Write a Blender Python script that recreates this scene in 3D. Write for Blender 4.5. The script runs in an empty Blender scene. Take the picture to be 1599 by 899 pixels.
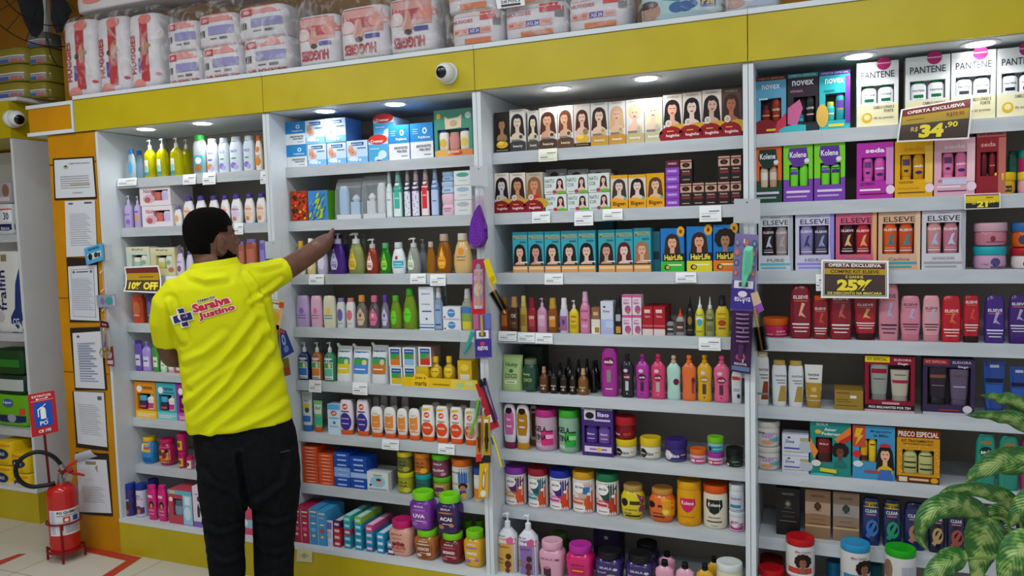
import bpy, bmesh, math, random
from mathutils import Vector, Matrix, noise
from mathutils.bvhtree import BVHTree
from mathutils.geometry import tessellate_polygon
random.seed(7)
SC = bpy.context.scene
COL = SC.collection
# ------------------------------------------------------------------ camera
YAW, PITCH, ROLL, FPX = 0.38402, 0.069658, -0.027538, 1202.58
CAM = Vector((0, -2.85, 1.6))
cy_, sy_ = math.cos(YAW), math.sin(YAW)
FWD = Vector((-sy_*math.cos(PITCH), cy_*math.cos(PITCH), -math.sin(PITCH)))
r_ = Vector((cy_, sy_, 0)); u_ = r_.cross(FWD)
RIGHT = r_*math.cos(ROLL) + u_*math.sin(ROLL)
UP = -r_*math.sin(ROLL) + u_*math.cos(ROLL)
cd = bpy.data.cameras.new('camera'); cam = bpy.data.objects.new('camera', cd); COL.objects.link(cam)
cam.matrix_world = Matrix(((RIGHT.x, UP.x, -FWD.x, CAM.x), (RIGHT.y, UP.y, -FWD.y, CAM.y), (RIGHT.z, UP.z, -FWD.z, CAM.z), (0, 0, 0, 1)))
cd.sensor_width = 36; cd.lens = FPX/1599*36; cd.clip_start = .05; SC.camera = cam
# ------------------------------------------------------------------ light and exposure
SC.view_settings.view_transform = 'Standard'; SC.view_settings.look = 'None'
SC.view_settings.gamma = 1; SC.view_settings.use_curve_mapping = False
SC.view_settings.exposure = -0.08
w = bpy.data.worlds.new('world'); SC.world = w; w.use_nodes = True
w.node_tree.nodes['Background'].inputs[0].default_value = (.80, .88, 1, 1)
w.node_tree.nodes['Background'].inputs[1].default_value = .52
PANEL_W, SPOT_W = 23, 2.9
PANELS = [(-3.1, -1.3), (-1.5, -1.5), (.3, -1.5), (-3.9, -3.6), (-1.9, -3.6), (.1, -3.6)]
for (x, y) in PANELS:
    ld = bpy.data.lights.new('ceiling_panel_light', 'AREA'); ld.shape = 'RECTANGLE'; ld.size = 1.15; ld.size_y = .28
    ld.energy = PANEL_W; ld.color = (.93, .97, 1)
    lo = bpy.data.objects.new('ceiling_panel_light', ld); COL.objects.link(lo); lo.location = (x, y, 3.13)
# ------------------------------------------------------------------ pixel rays of the 1599x899 frame -> points in the room
def rayd(x, y): return RIGHT*((x-799.5)/FPX) - UP*((y-449.5)/FPX) + FWD
def onY(x, y, Y): d = rayd(x, y); return CAM + d*((Y-CAM.y)/d.y)
def onX(x, y, X): d = rayd(x, y); return CAM + d*((X-CAM.x)/d.x)
def onZ(x, y, Z): d = rayd(x, y); return CAM + d*((Z-CAM.z)/d.z)
def onP(x, y, P, n):
    d = rayd(x, y); return CAM + d*((Vector(P)-CAM).dot(n)/d.dot(n))
# ------------------------------------------------------------------ materials
def lin(h):
    o = []
    for i in (0, 2, 4):
        c = int(h[i:i+2], 16)/255
        o.append(c/12.92 if c <= .04045 else ((c+.055)/1.055)**2.4)
    return tuple(o)
MC = {}
def M(key):
    """'rrggbb' glossy print/plastic; suffixes: /r rough, /m metal, /t clear liquid, /f film, /e lamp, /g gloss"""
    if key in MC: return MC[key]
    if callable(key): return key()
    h, _, k = key.partition('/')
    m = bpy.data.materials.new('paint_'+key.replace('/', '_')); m.use_nodes = True; MC[key] = m
    N, L = m.node_tree.nodes, m.node_tree.links; b = N['Principled BSDF']
    c = lin(h); b.inputs['Base Color'].default_value = (*c, 1)
    r0, r1 = {'': (.34, .5), 'r': (.65, .85), 'm': (.25, .4), 't': (.06, .14), 'f': (.08, .2), 'g': (.12, .22), 'e': (.4, .5), 's': (.5, .62)}[k]
    tc = N.new('ShaderNodeTexCoord'); nz = N.new('ShaderNodeTexNoise'); nz.inputs['Scale'].default_value = 9
    mr = N.new('ShaderNodeMapRange'); mr.inputs['To Min'].default_value = r0; mr.inputs['To Max'].default_value = r1
    L.new(tc.outputs['Object'], nz.inputs['Vector']); L.new(nz.outputs['Fac'], mr.inputs['Value']); L.new(mr.outputs['Result'], b.inputs['Roughness'])
    b.inputs['Specular IOR Level'].default_value = .5 if k in 'gtm' and k else .25
    if k == 'm': b.inputs['Metallic'].default_value = .8
    if k == 't': b.inputs['Transmission Weight'].default_value = .45; b.inputs['IOR'].default_value = 1.35
    if k == 'e': b.inputs['Emission Color'].default_value = (*c, 1); b.inputs['Emission Strength'].default_value = 9
    if k == 'f':
        b.inputs['Alpha'].default_value = .22
    return m
def mat_noise(name, c1, c2, scale, rough=.6, bump=0, stretch=(1, 1, 1), detail=4, ramp=(.35, .65), metal=0, spec=.3):
    m = bpy.data.materials.new(name); m.use_nodes = True; N, L = m.node_tree.nodes, m.node_tree.links; b = N['Principled BSDF']
    tc = N.new('ShaderNodeTexCoord'); mp = N.new('ShaderNodeMapping'); mp.inputs['Scale'].default_value = stretch
    nz = N.new('ShaderNodeTexNoise'); nz.inputs['Scale'].default_value = scale; nz.inputs['Detail'].default_value = detail
    cr = N.new('ShaderNodeValToRGB'); cr.color_ramp.elements[0].position = ramp[0]; cr.color_ramp.elements[1].position = ramp[1]
    cr.color_ramp.elements[0].color = (*lin(c1), 1); cr.color_ramp.elements[1].color = (*lin(c2), 1)
    L.new(tc.outputs['Object'], mp.inputs['Vector']); L.new(mp.outputs['Vector'], nz.inputs['Vector'])
    L.new(nz.outputs['Fac'], cr.inputs['Fac']); L.new(cr.outputs['Color'], b.inputs['Base Color'])
    b.inputs['Roughness'].default_value = rough; b.inputs['Metallic'].default_value = metal; b.inputs['Specular IOR Level'].default_value = spec
    if bump:
        bp = N.new('ShaderNodeBump'); bp.inputs['Strength'].default_value = bump; bp.inputs['Distance'].default_value = .01
        L.new(nz.outputs['Fac'], bp.inputs['Height']); L.new(bp.outputs['Normal'], b.inputs['Normal'])
    return m
# ------------------------------------------------------------------ mesh building
class MB:
    def __init__(s): s.v = []; s.f = []; s.m = []; s.k = []
    def mi(s, c):
        if c not in s.k: s.k.append(c)
        return s.k.index(c)
    def add(s, vs, fs, c):
        o = len(s.v); s.v += [tuple(v) for v in vs]; i = s.mi(c)
        for f in fs: s.f.append(tuple(o+a for a in f)); s.m.append(i)
        return s
    def box(s, x0, x1, y0, y1, z0, z1, c):
        return s.add([(x0, y0, z0), (x1, y0, z0), (x1, y1, z0), (x0, y1, z0), (x0, y0, z1), (x1, y0, z1), (x1, y1, z1), (x0, y1, z1)],
                     [(0, 1, 5, 4), (1, 2, 6, 5), (2, 3, 7, 6), (3, 0, 4, 7), (4, 5, 6, 7), (3, 2, 1, 0)], c)
    def loft(s, rings, c, cap=True, closed=True):
        n = len(rings[0]); vs = [p for r in rings for p in r]; fs = []
        for i in range(len(rings)-1):
            for j in range(n if closed else n-1):
                k = (j+1) % n; fs.append((i*n+j, i*n+k, (i+1)*n+k, (i+1)*n+j))
        if cap and closed: fs.append(tuple(range(n-1, -1, -1))); fs.append(tuple((len(rings)-1)*n+j for j in range(n)))
        return s.add(vs, fs, c)
    def lathe(s, prof, rx, ry, c, z0=0, h=1, n=2, seg=24, cx=0, cy=0):
        rings = []
        for zf, rf in prof:
            ring = []
            for j in range(seg):
                t = 2*math.pi*j/seg; a, b = math.cos(t), math.sin(t); e = 2/n
                ring.append((cx+math.copysign(abs(a)**e, a)*rx*rf, cy+math.copysign(abs(b)**e, b)*ry*rf, z0+zf*h))
            rings.append(ring)
        return s.loft(rings, c)
    def tube(s, pts, r, c, seg=8, cap=True, flat=1):
        pts = [Vector(p) for p in pts]; rings = []; N = len(pts); rr = r if isinstance(r, (list, tuple)) else [r]*N
        up = None
        for i, p in enumerate(pts):
            t = (pts[min(i+1, N-1)]-pts[max(i-1, 0)]).normalized()
            if up is None: up = Vector((0, 0, 1)) if abs(t.z) < .9 else Vector((0, 1, 0))
            a = t.cross(up).normalized(); up = a.cross(t).normalized()
            rings.append([p+a*math.cos(2*math.pi*j/seg)*rr[i]+up*math.sin(2*math.pi*j/seg)*rr[i]*flat for j in range(seg)])
        return s.loft(rings, c, cap)
    def mesh(s, name, sharp=40):
        me = bpy.data.meshes.new(name); me.from_pydata(s.v, [], s.f)
        for c in s.k: me.materials.append(M(c) if isinstance(c, str) else c)
        me.polygons.foreach_set('material_index', s.m); me.polygons.foreach_set('use_smooth', [True]*len(s.f))
        me.update()
        try: me.set_sharp_from_angle(angle=math.radians(sharp))
        except Exception: pass
        return me
    def build(s, name, parent=None, loc=(0, 0, 0), rz=0, sharp=40):
        o = bpy.data.objects.new(name, s.mesh(name, sharp)); COL.objects.link(o); o.location = loc; o.rotation_euler = (0, 0, rz)
        if parent: o.parent = parent
        return o
def tag(o, label, cat, group=None, kind=None):
    if label: o['label'] = label
    if cat: o['category'] = cat
    if group: o['group'] = group
    if kind: o['kind'] = kind
    return o
def struct(o): o['kind'] = 'structure'; return o
def empty(name, loc, label, cat, group=None, rz=0):
    o = bpy.data.objects.new(name, None); COL.objects.link(o); o.location = loc; o.rotation_euler = (0, 0, rz); o.empty_display_size = .05
    return tag(o, label, cat, group)
# ------------------------------------------------------------------ print on surfaces
TG = {}
def text_geo(s, bold=.02):
    k = (s, bold)
    if k in TG: return TG[k]
    cu = bpy.data.curves.new('t', 'FONT'); cu.body = s; cu.resolution_u = 2; cu.offset = bold
    ob = bpy.data.objects.new('t', cu); me = ob.to_mesh()
    vs = [tuple(v.co) for v in me.vertices]; fs = [tuple(p.vertices) for p in me.polygons]
    ob.to_mesh_clear(); bpy.data.objects.remove(ob); bpy.data.curves.remove(cu)
    if not vs: vs = [(0, 0, 0), (1, 0, 0), (1, 1, 0)]; fs = []
    x0 = min(v[0] for v in vs); x1 = max(v[0] for v in vs); y0 = min(v[1] for v in vs); y1 = max(v[1] for v in vs)
    vs = [((v[0]-x0)/(x1-x0)-.5, (v[1]-y0)/(y1-y0)-.5) for v in vs]
    TG[k] = (vs, fs); return TG[k]
LAYER = .00016
def clip(poly, ax, lim, sgn):
    o = []
    for i in range(len(poly)):
        a, b = poly[i], poly[(i+1) % len(poly)]; da, db = (a[ax]-lim)*sgn, (b[ax]-lim)*sgn
        if da >= 0: o.append(a)
        if (da > 0 > db) or (da < 0 < db): t = da/(da-db); o.append((a[0]+(b[0]-a[0])*t, a[1]+(b[1]-a[1])*t))
    return o
def cells(poly, du=.09, dv=.16):
    out = []; u0 = min(p[0] for p in poly); u1 = max(p[0] for p in poly); v0 = min(p[1] for p in poly); v1 = max(p[1] for p in poly)
    for i in range(math.floor(u0/du), math.ceil(u1/du)):
        c = clip(clip(poly, 0, i*du, 1), 0, (i+1)*du, -1)
        if len(c) < 3: continue
        for j in range(math.floor(v0/dv), math.ceil(v1/dv)):
            q = clip(clip(c, 1, j*dv, 1), 1, (j+1)*dv, -1)
            if len(q) >= 3: out.append(q)
    return out
def art(mb, S, elems, curved=False, step=LAYER, start=1):
    """elems in (u,v): u -.5..+.5 across the front, v 0..1 up.  S(u, v, offset) -> 3D point"""
    for i, e in enumerate(elems):
        off = step*(i+start); t = e[0]
        if t == 'r':
            _, u0, v0, u1, v1, c = e; nu = max(2, int(abs(u1-u0)*12)) if curved else 1; nv = max(1, int(abs(v1-v0)*8)) if curved else 1
            vs = [S(u0+(u1-u0)*a/nu, v0+(v1-v0)*b/nv, off) for b in range(nv+1) for a in range(nu+1)]
            fs = [(b*(nu+1)+a, b*(nu+1)+a+1, (b+1)*(nu+1)+a+1, (b+1)*(nu+1)+a) for b in range(nv) for a in range(nu)]
            mb.add(vs, fs, c)
        elif t == 'e':
            _, cu, cv, ru, rv, c = e[:6]; n = 16; nr = 3 if curved else 1
            vs = [S(cu, cv, off)]; fs = []
            for k in range(1, nr+1):
                for j in range(n):
                    a = 2*math.pi*j/n; vs.append(S(cu+ru*math.cos(a)*k/nr, cv+rv*math.sin(a)*k/nr, off))
            for j in range(n):
                q = (j+1) % n; fs.append((0, 1+j, 1+q))
                for k in range(1, nr): o = 1+(k-1)*n; fs.append((o+j, o+n+j, o+n+q, o+q))
            mb.add(vs, fs, c)
        elif t == 'p':
            pts = e[1]; tri = tessellate_polygon([[Vector((p[0], p[1], 0)) for p in pts]])
            for (a, b, q) in tri:
                T3 = [pts[a], pts[b], pts[q]]; A, B_, C_ = T3
                cr = (B_[0]-A[0])*(C_[1]-A[1])-(B_[1]-A[1])*(C_[0]-A[0])
                if cr < 0: T3 = [A, C_, B_]
                for cell in (cells(T3) if curved else [T3]):
                    mb.add([S(p[0], p[1], off) for p in cell], [tuple(range(len(cell)))], e[2])
        elif t == 't':
            s, cu, cv, w_, h_, c = e[1:7]; rot = e[7] if len(e) > 7 else 0; bold = e[8] if len(e) > 8 else .02
            vs, fs = text_geo(s, bold); cr, sr = math.cos(rot), math.sin(rot)
            asp = e[9] if len(e) > 9 else 1   # v-per-u so turned words keep their shape
            out = []
            for (x, y) in vs:
                x *= w_; y *= h_
                out.append(S(cu + x*cr - y*sr/asp, cv + x*sr*asp + y*cr, off))
            mb.add(out, fs, c)
def flatS(w, h, y, z0=0, x0=0): return lambda u, v, o: (x0+u*w, y-o, z0+v*h)
def latheS(prof, rx, ry, n, z0, h, umax=None):
    W = max(r for _, r in prof)*rx*2
    def S(u, v, o):
        v = min(max(v, 0), 1)
        for (a, ra), (b, rb) in zip(prof, prof[1:]):
            if v <= b: r = ra+(rb-ra)*((v-a)/(b-a) if b > a else 0); break
        x = u*W; R = rx*r; xn = max(-.985, min(.985, x/R)); x = xn*R
        y = -ry*r*(1-abs(xn)**n)**(1/n)
        q = 1+o/max(R, .004); p = 1+o/max(ry*r, .004)
        return (x*q, y*p, z0+v*h)
    return S
# ------------------------------------------------------------------ room shell
WHITE = mat_noise('white_laminate', 'c9d0d4', 'd3d9dc', 3, .35)
SHELFM = mat_noise('grey_white_shelf', 'b4babe', 'c0c5c8', 6, .38, stretch=(1, 6, 6))
BACKM = mat_noise('beige_grey_backboard', 'a89d8f', 'b0a597', 4, .6)
YEL = mat_noise('mustard_laminate', 'b3a116', 'bba91c', 5, .33)
ORA = mat_noise('orange_paint', 'b87c0a', 'c4860c', 5, .45)
OWALL = mat_noise('orange_brown_wall', '9a6a1c', 'aa7620', 2, .7)
CEILM = mat_noise('ceiling_paint', 'cfcfca', 'd8d8d4', 2, .8)
def floor_mat():
    m = mat_noise('floor_tiles', 'c4bfb2', 'cdc9be', 4, .28); N, L = m.node_tree.nodes, m.node_tree.links
    tc = N.new('ShaderNodeTexCoord'); b = N.new('ShaderNodeTexBrick'); b.offset = 0; b.inputs['Scale'].default_value = 1
    b.inputs['Brick Width'].default_value = .6; b.inputs['Row Height'].default_value = .6; b.inputs['Mortar Size'].default_value = .003
    b.inputs['Color1'].default_value = (*lin('c4bfb2'), 1); b.inputs['Color2'].default_value = (*lin('cbc7bb'), 1); b.inputs['Mortar'].default_value = (*lin('8f897c'), 1)
    mp = N.new('ShaderNodeMapping'); mp.inputs['Location'].default_value = (.1, .35, 0)
    L.new(tc.outputs['Object'], mp.inputs['Vector']); L.new(mp.outputs['Vector'], b.inputs['Vector']); L.new(b.outputs['Color'], N['Principled BSDF'].inputs['Base Color'])
    return m
struct(MB().box(-5.7, 1.6, -5, .7, -.05, 0, floor_mat()).build('floor'))
struct(MB().box(-5.7, 1.6, .55, .7, 0, 3.15, OWALL).build('wall_back'))
struct(MB().box(-5.8, -5.7, -5, .7, 0, 3.15, OWALL).build('wall_left'))
struct(MB().box(-5.8, 1.6, -5, .7, 3.15, 3.25, CEILM).build('ceiling'))
# ------------------------------------------------------------------ the shelving bays
SZ = [1.935, 1.687, 1.44, 1.193, .941, .695, .445]; DECK = .187; TOPZ = 2.335
BX = [(-3.385, -2.325), (-2.325, -1.283), (-1.283, -.241), (-.241, .80)]
BAYW = ['far left bay', 'second bay', 'third bay', 'right bay']
BLAB = ['white shelving bay furthest left, partly hidden behind the man in yellow', 'white shelving bay between the man and the purple brush strip, baby lotions inside',
        'white shelving bay holding the rows of hair dye boxes', 'white shelving bay at the right edge, shampoo kits inside']
for i, (x0, x1) in enumerate(BX):
    r = empty('shelving_bay', ((x0+x1)/2, .2, 0), BLAB[i], 'shelving', 'white shelving bays along the wall')
    ox = (x0+x1)/2; a, b = x0-ox, x1-ox
    def P(nm, *q): 
        m = MB().box(*q); return m.build(nm, r, (0, -.2, 0))
    P('side_panel', a+.001, a+.018, 0, .45, 0, 2.172, WHITE); P('side_panel', b-.018, b-.001, 0, .45, 0, 2.172, WHITE)
    P('back_panel', a+.018, b-.018, .435, .45, .165, 2.172, BACKM)
    for z in SZ:
        s = MB().box(a+.019, b-.019, .104, .434, z-.018, z, SHELFM).box(a+.019, b-.019, .1, .104, z-.046, z+.001, SHELFM)
        for sx in (a+.028, b-.028): s.lathe([(0, 1), (1, .6)], .004, .004, '8a8d90/m', 0, .003, seg=8, cx=sx, cy=0) if 0 else None
        s.build('shelf', r, (0, -.2, 0))
    P('deck_board', a+.0, b-.0, -.004, .434, .167, DECK, WHITE)
    P('kickboard', a, b, .0-.002, .016, .0, .166, YEL)
    P('soffit', a, b, .006, .45, 2.174, 2.19, WHITE)
    xa = a-(.118 if i == 0 else -.0015); P('fascia', xa, b-.0015, -.012, .006, 2.176, TOPZ-.001, YEL)
    P('top_board', xa, b, -.018, .47, TOPZ, TOPZ+.018, WHITE)
# downlights
for (px, py, lb) in [(221, 201, 'leftmost round downlight in the white soffit, above yellow pump bottles'), (310, 192, 'round downlight in soffit above the green capped clear bottle'),
                     (508, 174, 'round downlight above the blue hand cartons in second bay'), (617, 163, 'round downlight above the red topped cartons in second bay'),
                     (870, 139, 'round downlight above the brunette hair dye boxes'), (1009, 123, 'round downlight above the blonde hair dye boxes'),
                     (1342, 83, 'round downlight above the first white shampoo kit'), (1538, 61, 'rightmost round downlight in the white soffit')]:
    p = onZ(px, py, 2.17); p.y = max(p.y, .075)
    r = empty('downlight', (p.x, p.y, 2.174), lb, 'lamp', 'round downlights in the soffit')
    MB().lathe([(0, .8), (0, 1), (.5, 1), (1, 1)], .058, .058, 'd8dadb', -.004, .004, seg=28).build('trim_ring', r)
    MB().lathe([(0, .9), (.4, 1), (1, 1)], .041, .041, 'ffffff/e', -.0065, .0024, seg=28).build('diffuser', r)
    ld = bpy.data.lights.new('downlight_lamp', 'SPOT'); ld.energy = SPOT_W; ld.spot_size = math.radians(150); ld.spot_blend = .6; ld.shadow_soft_size = .04; ld.color = (.96, .98, 1)
    lo = bpy.data.objects.new('downlight_lamp', ld); COL.objects.link(lo); lo.parent = r; lo.location = (0, 0, -.02)
# ------------------------------------------------------------------ left neighbour unit, orange column, orange fascia box
LX = -4.21
lr = empty('shelving_unit', (-4.7, .4, 0), 'white shelving unit at left edge holding diapers and yellow packs', 'shelving')
def LP(nm, x0, x1, y0, y1, z0, z1, c): return MB().box(x0+4.7, x1+4.7, y0-.4, y1-.4, z0, z1, c).build(nm, lr)
LZ = [onY(18, 366, .26).z, onY(20, 521, .26).z, onY(25, 669, .26).z]; LDK = .2
LP('side_panel', LX-.02, LX, .16, .54, LDK-.0, 2.215, WHITE); LP('back_panel', -5.6, LX-.02, .52, .54, .2, 2.2, WHITE)
for z in LZ: LP('shelf', -5.6, LX-.021, .26, .52, z-.045, z, SHELFM)
LP('deck_board', -5.6, LX, .155, .519, LDK-.02, LDK, WHITE); LP('kickboard', -5.6, LX+.002, .158, .54, 0, LDK-.021, YEL)
LP('fascia', -5.6, LX+.004, .15, .54, 2.216, 2.42, YEL)
LP('upper_post', -4.16, -4.13, .35, .39, 2.3, 3.05, WHITE) if 0 else None
c = MB().box(-3.72, -3.387, .0, .54, 0, 2.172, ORA).box(-3.721, -3.387, -.003, 0, 2.02, 2.026, '6d4a10')
for z in (.94, 1.33): c.box(-3.721, -3.387, -.002, 0, z, z+.004, '7a5210')
struct(c.build('trim_1'))
b0 = onY(41, 165, -.01); b1 = onY(114, 158, -.01)
ob = empty('fascia_box', ((b0.x+b1.x)/2, .1, 2.176), 'orange box fascia with white edging left of the mustard fascia', 'panel')
hw = (b1.x-b0.x)/2
MB().box(-hw+.012, hw-.012, -.11, .35, .018, .14, ORA).build('panel', ob)
t = MB()
t.box(-hw, hw, -.115, .36, 0, .018, WHITE).box(-hw, hw, -.115, .36, .14, .158, WHITE).box(hw-.013, hw, -.116, .36, .018, .14, WHITE)
t.build('white_edging', ob)
struct(MB().box(-3.95, -3.72, .3, .54, 2.34, 3.149, OWALL).build('trim_2'))
# red floor tape
def tape(q, lb):
    vs = [onZ(x, y, .0012) for x, y in q][::-1]; n = len(vs); o = vs[0].copy()
    b = [Vector((v.x, v.y, .0002)) for v in vs]
    m = MB().add([v-Vector((o.x, o.y, 0)) for v in vs+b], [tuple(range(n))]+[((i+1) % n, i, n+i, n+(i+1) % n) for i in range(n)], 'b33a2c')
    tag(m.build('floor_tape', None, (o.x, o.y, 0)), lb, 'tape')
tape([(150, 905), (197, 875), (134, 861), (132.7, 852), (221.6, 870), (168, 905)], 'red corner of tape on the pale floor right of the extinguisher')
tape([(-10, 886), (-10, 878), (29, 864.5), (41, 864)], 'red tape strip on the pale floor at lower left corner')
# ------------------------------------------------------------------ product builders
CTX = {}
def shelf(z, place, group=None, Yf=.112, cat='bottle', name=None): CTX.update(z=z, place=place, group=group, Yf=Yf, cat=cat, name=name)
def lab_(desc, full=False):
    if full or not CTX['place']: return desc
    s = desc+' '+CTX['place']
    if len(s.replace('-', ' ').split()) > 16: s = desc+', '+CTX['place'].replace('on ', '').replace(' of', ',')
    return s
def span(x0, x1, yt, Y):
    a = onY(x0, 430, Y) if 0 else None
    z = onY((x0+x1)/2, yt, Y).z
    ym = 0
    A = onY(x0, yt, Y); B = onY(x1, yt, Y)
    # verticals lean a little in the frame: measure the span at the item's middle height
    dz = (z-CTX['z'])/2
    A2 = onY(x0, yt+dz*420, Y); B2 = onY(x1, yt+dz*420, Y)
    return A2.x, B2.x, z
# kind: body profile (zf, rf), body height share, cross-section exponent, depth/width ratio, cap type, cap radius share
K = {
 'pump': ([(0, .93), (.02, 1), (.72, 1), (.86, .93), (.95, .6), (1, .42)], .74, 2.6, .62, 'pump', .3),
 'wavepump': ([(0, .82), (.03, .92), (.25, 1), (.5, .93), (.75, .8), (.92, .58), (1, .48)], .74, 2.2, .6, 'pump', .42),
 'drop': ([(0, .8), (.03, .9), (.28, 1), (.55, .95), (.8, .76), (.95, .56), (1, .5)], .82, 2.2, .55, 'cyl', .5),
 'talc': ([(0, .93), (.02, 1), (.8, 1), (.9, .92), (.97, .8), (1, .72)], .87, 2.8, .6, 'cyl', .66),
 'oval': ([(0, .72), (.02, .82), (.2, .93), (.5, 1), (.8, .86), (.95, .62), (1, .56)], .84, 2.2, .55, 'dome', .55),
 'lotion': ([(0, .8), (.02, .88), (.3, 1), (.65, .98), (.88, .78), (1, .55)], .85, 2.3, .55, 'cyl', .52),
 'pill': ([(0, .75), (.02, .85), (.2, .97), (.45, 1), (.8, .97), (.93, .8), (.985, .5), (1, .1)], .86, 2.4, .5, 'base', .92),
 'flat': ([(0, .86), (.2, .96), (.5, 1), (.9, .88), (.97, .78), (1, .66)], .86, 2.8, .5, 'base', .88),
 'tube': ([(0, .78), (.15, .84), (.9, .98), (1, 1)], .84, 2.2, .5, 'tubebase', .8),
 'shamp': ([(0, .82), (.02, .9), (.4, .96), (.8, 1), (.96, .92), (1, .84)], .9, 2.8, .5, 'cyl', .8),
 'invert': ([(0, .9), (.1, .97), (.5, 1), (.85, .92), (.97, .8), (1, .66)], .99, 2.8, .5, 'none', .8),
 'round': ([(0, .93), (.02, 1), (.7, 1), (.8, .9), (.88, .55), (.93, .42), (1, .4)], .8, 2, 1, 'cyl', .44),
 'spray': ([(0, .93), (.02, 1), (.74, 1), (.86, .88), (.95, .64), (1, .55)], .75, 2.6, .75, 'spray', .56),
 'oil': ([(0, .93), (.02, 1), (.84, 1), (.93, .88), (.98, .8), (1, .76)], .7, 2.4, .75, 'tall', .72),
 'dropper': ([(0, .93), (.02, 1), (.68, 1), (.82, .85), (.92, .5), (1, .42)], .76, 2, .9, 'tall', .42),
 'cone': ([(0, .93), (.02, 1), (.75, 1), (.9, .8), (1, .5)], .7, 2.2, .8, 'cone', .36),
 'cream': ([(0, .84), (.02, .92), (.1, .96), (.45, .88), (.76, 1), (.88, .94), (.96, .6), (1, .42)], .83, 2.6, .55, 'snap', .36),
 'jar': ([(0, .88), (.04, .97), (.1, 1), (.9, 1), (1, .95)], .76, 2, 1, 'lid', 1.0),
 'low': ([(0, .8), (.06, .92), (.35, 1), (.85, .98), (1, .94)], .62, 2, 1, 'lid', 1.0),
 'tall': ([(0, .9), (.03, .97), (.08, 1), (.92, 1), (1, .96)], .82, 2, 1, 'lid', .97),
 'pot': ([(0, .7), (.04, .8), (.25, .95), (.55, 1), (.8, .96), (.92, .82), (1, .72)], .84, 2.6, .9, 'lid', .78),
 'skala': ([(0, .74), (.03, .82), (.12, .88), (.5, .97), (.75, 1), (.88, .97), (.95, .82), (1, .74)], .8, 3.2, .9, 'lid', .8),
 'colonia': ([(0, .93), (.02, 1), (.62, .95), (.8, .8), (.93, .5), (1, .4)], .8, 2.2, .6, 'cyl', .5),
}
CATN = {'pump': 'pump_bottle', 'wavepump': 'pump_bottle', 'drop': 'shampoo_bottle', 'talc': 'talc_bottle', 'oval': 'shampoo_bottle', 'lotion': 'lotion_bottle', 'pill': 'sunscreen_bottle', 'flat': 'repellent_bottle', 'tube': 'cream_tube',
        'shamp': 'shampoo_bottle', 'invert': 'conditioner_bottle', 'round': 'oil_bottle', 'spray': 'spray_bottle', 'oil': 'hair_oil_bottle', 'dropper': 'dropper_bottle', 'cone': 'dropper_bottle', 'cream': 'styling_cream_bottle',
        'jar': 'cream_jar', 'low': 'cream_jar', 'tall': 'cream_jar', 'pot': 'cream_jar', 'skala': 'cream_jar', 'colonia': 'cologne_bottle'}
def scr_dir(X, Y): return math.atan2(X-CAM.x, Y-CAM.y)   # view angle from the wall normal
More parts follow.
